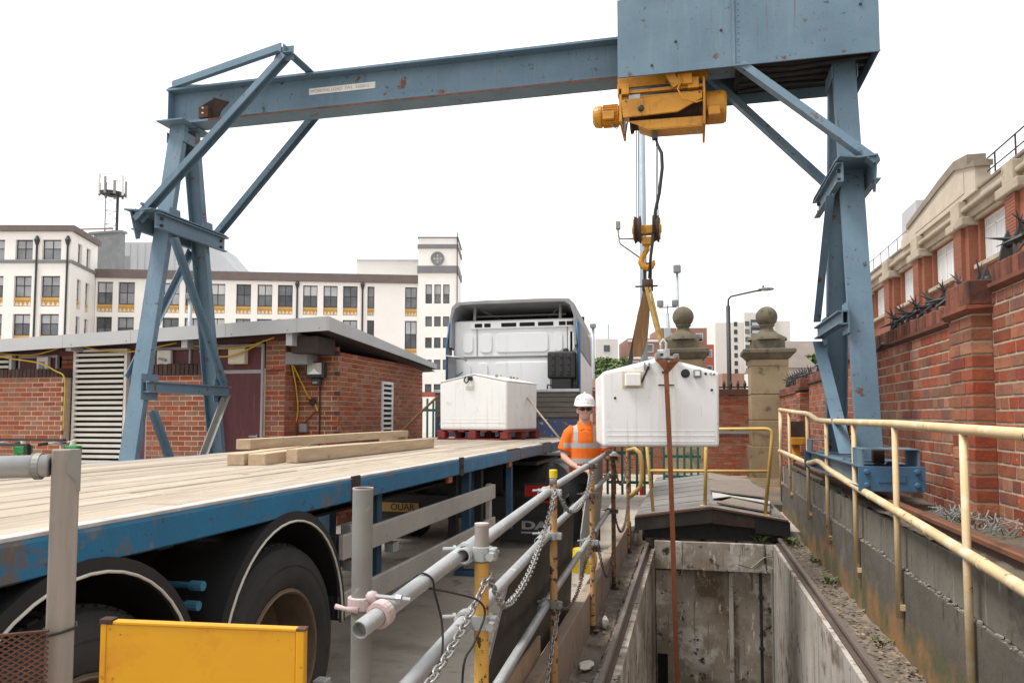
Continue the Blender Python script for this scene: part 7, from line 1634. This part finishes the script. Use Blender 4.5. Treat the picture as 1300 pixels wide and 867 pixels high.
for k, (x, y, L_, H_, m_, lab) in enumerate(((7.7, 70, 3.4, 6.0, 'tower_pale', 'white terrace with small windows beyond the boundary wall'), (12.3, 95, 4.2, 9.0, 'render_tan', 'tan gabled house beyond the boundary wall'), (17.2, 96.3, 4.5, 8.6, 'cab_grey', 'grey roofed terrace beyond the boundary wall'), (17.5, 150, 12, 14.4, 'far_brick', 'long brick terrace farthest beyond the boundary wall'))):
    h_ = flats('terrace_house', (x, y, 0), L_, H_, m_, lab, 3, 4); O_ = V((x, y, 0))
    part('roof', MB().slab([O_ + dn * .3 + V((0, 0, H_ + .01)), O_ - dn * 5 + V((0, 0, H_ + 2.2)), O_ - dn * 10.3 + V((0, 0, H_ + .01))], du, L_), 'far_roof', h_)
# trees
def tree(x, y, h, rad, label, n=1500, ls=.35):
    t = thing('tree', label, 'tree', (x, y, 0))
    part('trunk', MB().tube([(x, y, 0), (x + .1, y, h * .35), (x, y, h * .7)], [.3, .22, .1], 8).tube([(x, y, h * .4), (x + rad * .5, y, h * .75)], [.12, .04], 6).tube([(x, y, h * .45), (x - rad * .5, y, h * .72)], [.12, .04], 6), 'bark', t)
    mb = MB(); cl = [(V((random.uniform(-1, 1) * rad * .75, random.uniform(-1, 1) * rad * .7, h - rad * .8 + random.uniform(-.8, .75) * rad * .7)), rad * random.uniform(.25, .5)) for _ in range(16)]
    for i in range(n):
        c, r = random.choice(cl); d = V((random.gauss(0, 1), random.gauss(0, 1), random.gauss(0, 1))).normalized() * r * random.random() ** .4; p = V((x, y, 0)) + c + d
        a = V((random.gauss(0, 1), random.gauss(0, 1), random.gauss(0, 1))).normalized() * ls; b = a.orthogonal().normalized() * ls * .6
        mb.add([p - a, p - b, p + a, p + b], [(0, 1, 2, 3)])
    part('crown', mb, 'tree_leaf', t, kind='stuff')
tree(-13.5, 100, 10.0, 2.6, 'small green tree between the truck and the brick flats'); tree(-10.4, 101, 9.6, 2.4, 'round green bush-like tree in front of the brick flats'); tree(-17.0, 104, 8.8, 2.4, 'green tree half hidden by the truck cab')
tree(13.5, 80, 8.2, 2.4, 'green tree among the houses beyond the boundary wall')
# ================================================================== the man at the guard rail
def remesh(mb, vox, smooth_it=2):
    me = mb.mesh('tmp'); o = bpy.data.objects.new('tmp', me); col.objects.link(o)
    m = o.modifiers.new('r', 'REMESH'); m.mode = 'VOXEL'; m.voxel_size = vox
    s = o.modifiers.new('s', 'SMOOTH'); s.iterations = smooth_it; s.factor = .5
    bpy.context.view_layer.update()
    r = bpy.data.meshes.new_from_object(o.evaluated_get(bpy.context.evaluated_depsgraph_get()))
    bpy.data.objects.remove(o); r.shade_smooth(); r.materials.clear(); return r
def ring(c, rx, ry, ax=(0, 0, 1), n=16, sidev=(1, 0, 0)):
    c = V(c); ax = V(ax).normalized(); s = V(sidev) - ax * V(sidev).dot(ax); s.normalize(); t = ax.cross(s)
    return [c + s * math.cos(k * math.tau / n) * rx + t * math.sin(k * math.tau / n) * ry for k in range(n)]
def limb(mb, pts, rs, n=14):
    pts = [V(p) for p in pts]; rings = []
    for i, p in enumerate(pts):
        d = (pts[min(i + 1, len(pts) - 1)] - pts[max(i - 1, 0)]).normalized(); rings.append(ring(p, rs[i], rs[i], d, n, (1, 0, 0) if abs(d.x) < .9 else (0, 1, 0)))
    mb.loft(rings); return mb
MX, MY = -1.285, 9.35
pn = thing('person', 'person in an orange hi-vis shirt, white hard hat and sunglasses leaning on the guard rail', 'person', (MX, MY, 0.0), None, R(14))
pn.scale = (1.035, 1.035, 1.035)
b = MB()
# torso, neck
b.loft([ring((0, .02, .86), .15, .10), ring((0, .01, 1.0), .15, .105), ring((0, .0, 1.15), .155, .11), ring((0, 0, 1.34), .165, .115), ring((0, .0, 1.44), .13, .09), ring((0, .0, 1.50), .08, .075), ring((0, -.01, 1.53), .068, .070), ring((0, -.012, 1.61), .066, .070)])
_h0 = len(b.v)
# head: skull, jaw, nose, ears, brow, lips
b.ball((0, -.005, 1.70), 1, 20, (.076, .098, .112)); b.ball((0, -.035, 1.625), 1, 16, (.058, .065, .058)); b.ball((0, -.075, 1.597), 1, 12, (.028, .022, .02))
b.loft([ring((0, -.092, 1.70), .010, .012, n=8), ring((0, -.108, 1.672), .014, .018, n=8), ring((0, -.104, 1.652), .019, .016, n=8)])
for s in (-1, 1):
    b.ball((s * .078, .005, 1.675), 1, 10, (.012, .022, .034)); b.ball((s * .034, -.082, 1.655), 1, 10, (.024, .018, .018)); b.ball((s * .03, -.09, 1.715), 1, 10, (.026, .012, .008))
b.ball((0, -.096, 1.625), 1, 10, (.024, .010, .007)); b.ball((0, -.094, 1.612), 1, 10, (.021, .011, .007))
def big(p, k=1.10): return (p[0] * k, p[1] * k - .012, 1.548 + (p[2] - 1.585) * k)
b.v[_h0:] = [big(p) for p in b.v[_h0:]]
# right arm (its forearm lies across the rail), left arm held forward
RA = [(-.165, 0, 1.42), (-.222, .0, 1.30), (-.255, -.005, 1.14), (-.245, -.07, 1.08), (-.16, -.20, 1.01), (-.065, -.31, .965)]
limb(b, RA, [.050, .048, .045, .044, .037, .028])
LA = [(.165, 0, 1.42), (.225, -.02, 1.30), (.265, -.06, 1.15), (.27, -.16, 1.11), (.285, -.30, 1.13), (.29, -.40, 1.14)]
limb(b, LA, [.050, .048, .045, .044, .037, .029])
def hand(w, d, upv):
    w, d, u = V(w), V(d).normalized(), V(upv).normalized(); s = d.cross(u).normalized(); u = s.cross(d).normalized()
    b.loft([ring(w, .027, .020, d, 10, s), ring(w + d * .04, .040, .017, d, 10, s), ring(w + d * .085, .042, .015, d, 10, s)])
    for k, (l, o_) in enumerate(((.068, -.031), (.078, -.010), (.072, .011), (.056, .031))):
        p = w + d * .075 + s * o_; p1 = p + d * l * .45 - u * .004; p2 = p1 + d * l * .28 - u * .022; p3 = p2 + d * l * .08 - u * .028
        b.tube([p, p1, p2, p3], [.0095, .009, .008, .006], 8)
    p = w + d * .02 - s * .028; b.tube([p, p + d * .03 - s * .026 - u * .006, p + d * .062 - s * .030 - u * .02], [.013, .011, .008], 8)
hand(RA[-1], (.66, -.72, -.10), (.0, -.2, 1)); hand(LA[-1], (.1, -.9, -.3), (0, -.3, 1))
# legs
for s in (-1, 1):
    limb(b, [(s * .09, .02, .90), (s * .10, .01, .72), (s * .105, .0, .50), (s * .108, .025, .30), (s * .11, .03, .09)], [.09, .08, .055, .052, .04])
    b.loft([ring((s * .11, .06, .05), .038, .04, (0, -1, 0), 12), ring((s * .112, -.04, .045), .045, .042, (0, -1, 0), 12), ring((s * .115, -.15, .03), .042, .028, (0, -1, 0), 12)])
body = obj('body', remesh(b, .0065, 3), 'skin', pn)
# shirt
s_ = MB()
s_.loft([ring((0, .01, .915), .195, .145, n=20), ring((0, .0, 1.0), .188, .14, n=20), ring((0, 0, 1.12), .185, .138, n=20), ring((0, 0, 1.30), .190, .142, n=20), ring((0, .0, 1.40), .178, .13, n=20), ring((0, .0, 1.455), .130, .105, n=20), ring((0, .01, 1.495), .088, .085, n=20)])
for sg, A_ in ((-1, RA), (1, LA)):
    limb(s_, [(sg * .08, 0, 1.425), (sg * .14, 0, 1.412), (sg * .185, 0, 1.37), (sg * .222, 0, 1.28), V(A_[2]) + V((sg * .002, 0, .03))], [.065, .078, .080, .076, .078], 16)
sh = obj('shirt', remesh(s_, .009, 5), 'hi_vis', pn)
cl = MB()
for s in (-1, 1): cl.slab([(s * .012, -.112, 1.435), (s * .055, -.075, 1.505), (s * .082, -.03, 1.525), (s * .095, -.05, 1.475), (s * .065, -.118, 1.415)], (0, -1, .3), .008)
cl.loft([ring((0, .012, 1.485), .090, .086, (0, .25, 1), n=18), ring((0, .018, 1.515), .084, .080, (0, .3, 1), n=18)])
part('collar', cl, 'hi_vis', sh, local=True, smooth=False)
# trousers and boots
t = MB()
t.loft([ring((0, .015, .78), .17, .125, n=18), ring((0, .015, .90), .172, .125, n=18), ring((0, .01, .985), .165, .122, n=18)])
for s in (-1, 1): limb(t, [(s * .088, .015, .86), (s * .10, .01, .70), (s * .105, .005, .50), (s * .108, .02, .30), (s * .11, .025, .10)], [.098, .095, .078, .075, .077], 14)
obj('trousers', remesh(t, .010, 3), 'trousers', pn)
for s in (-1, 1):
    bt = MB().loft([ring((s * .11, .10, .07), .04, .06, (0, -1, 0), 12), ring((s * .11, .02, .075), .052, .072, (0, -1, 0), 12), ring((s * .113, -.09, .052), .055, .05, (0, -1, 0), 12), ring((s * .116, -.19, .04), .045, .037, (0, -1, 0), 12)])
    limb(bt, [(s * .11, .03, .05), (s * .11, .03, .17)], [.058, .058]); me = remesh(bt, .009, 3)
    for v in me.vertices:
        if v.co.z < .002: v.co.z = .002
    obj('boot', me, 'boot', pn)
# hard hat, glasses, hair, glove
hh = MB().lathe((0, -.01, 1.735), [(.118, -.004), (.120, .002), (.113, .02), (.108, .055), (.092, .092), (.062, .117), (.03, .127), (0, .129)], 28); hh.v = [(x, -.01 + (y + .01) * 1.2, z) for x, y, z in hh.v]
hat = obj('hard_hat', hh.mesh('hard_hat', smooth=True), 'helmet', pn)
part('peak', MB().loft([[(math.sin(a) * .118, -.01 - math.cos(a) * .138, 1.738), (math.sin(a) * .115, -.01 - math.cos(a) * .165 - .018 * math.cos(a), 1.728), (math.sin(a) * .115, -.01 - math.cos(a) * .165 - .018 * math.cos(a), 1.723), (math.sin(a) * .116, -.01 - math.cos(a) * .136, 1.731)] for a in [R(-70 + 14 * k) for k in range(11)]]), 'helmet', hat, local=True, smooth=True)
part('ridge', MB().tube([(0, -.13, 1.79), (0, -.09, 1.842), (0, -.01, 1.872), (0, .07, 1.845), (0, .11, 1.79)], .012, 8), 'helmet', hat, local=True, smooth=True)
part('badge', MB().box(-.025, .025, -.143, -.137, 1.757, 1.766), 'cab_grey', hat, local=True)
gl = MB()
for s in (-1, 1): gl.loft([ring((s * .034, -.105, 1.693), .030, .018, (s * .25, -1, 0), 14), ring((s * .035, -.112, 1.693), .028, .016, (s * .25, -1, 0), 14)])
gl.tube([(-.012, -.11, 1.698), (.012, -.11, 1.698)], .004, 6)
for s in (-1, 1): gl.tube([(s * .062, -.10, 1.698), (s * .08, .0, 1.69)], .004, 6)
part('sunglasses', gl, 'black_plastic', pn, local=True, smooth=True)
hr_ = MB().lathe((0, .005, 1.70), [(.085, -.055), (.087, -.02), (.085, .03)], 22, arc=(R(0), R(360))); hr_.v = [(x, y * 1.18 + .012, z) for x, y, z in hr_.v if True]
me = hr_.mesh('hair'); bm = bmesh.new(); bm.from_mesh(me); bmesh.ops.delete(bm, geom=[v for v in bm.verts if v.co.y < -.03], context='VERTS'); bm.to_mesh(me); bm.free(); obj('hair', me, 'hair', pn)
gv = MB(); w = V(LA[-1]); limb(gv, [w + V((-.002, .09, -.01)), w + V((0, .03, 0)), w, w + V((.005, -.05, -.015)), w + V((.01, -.10, -.04))], [.042, .04, .042, .046, .034], 12); gv.ball(w + V((-.03, -.04, -.02)), .02, 8, (1, 1.8, 1)); gv.ball(w + V((0, -.12, -.06)), .03, 8, (1.2, 1, 1.2))
obj('glove', remesh(gv, .007, 2), 'glove', pn)

for o in pn.children_recursive:
    if o.name.split('.')[0] in ('hard_hat', 'peak', 'ridge', 'badge', 'sunglasses', 'hair'):
        for v in o.data.vertices: v.co = big(v.co)
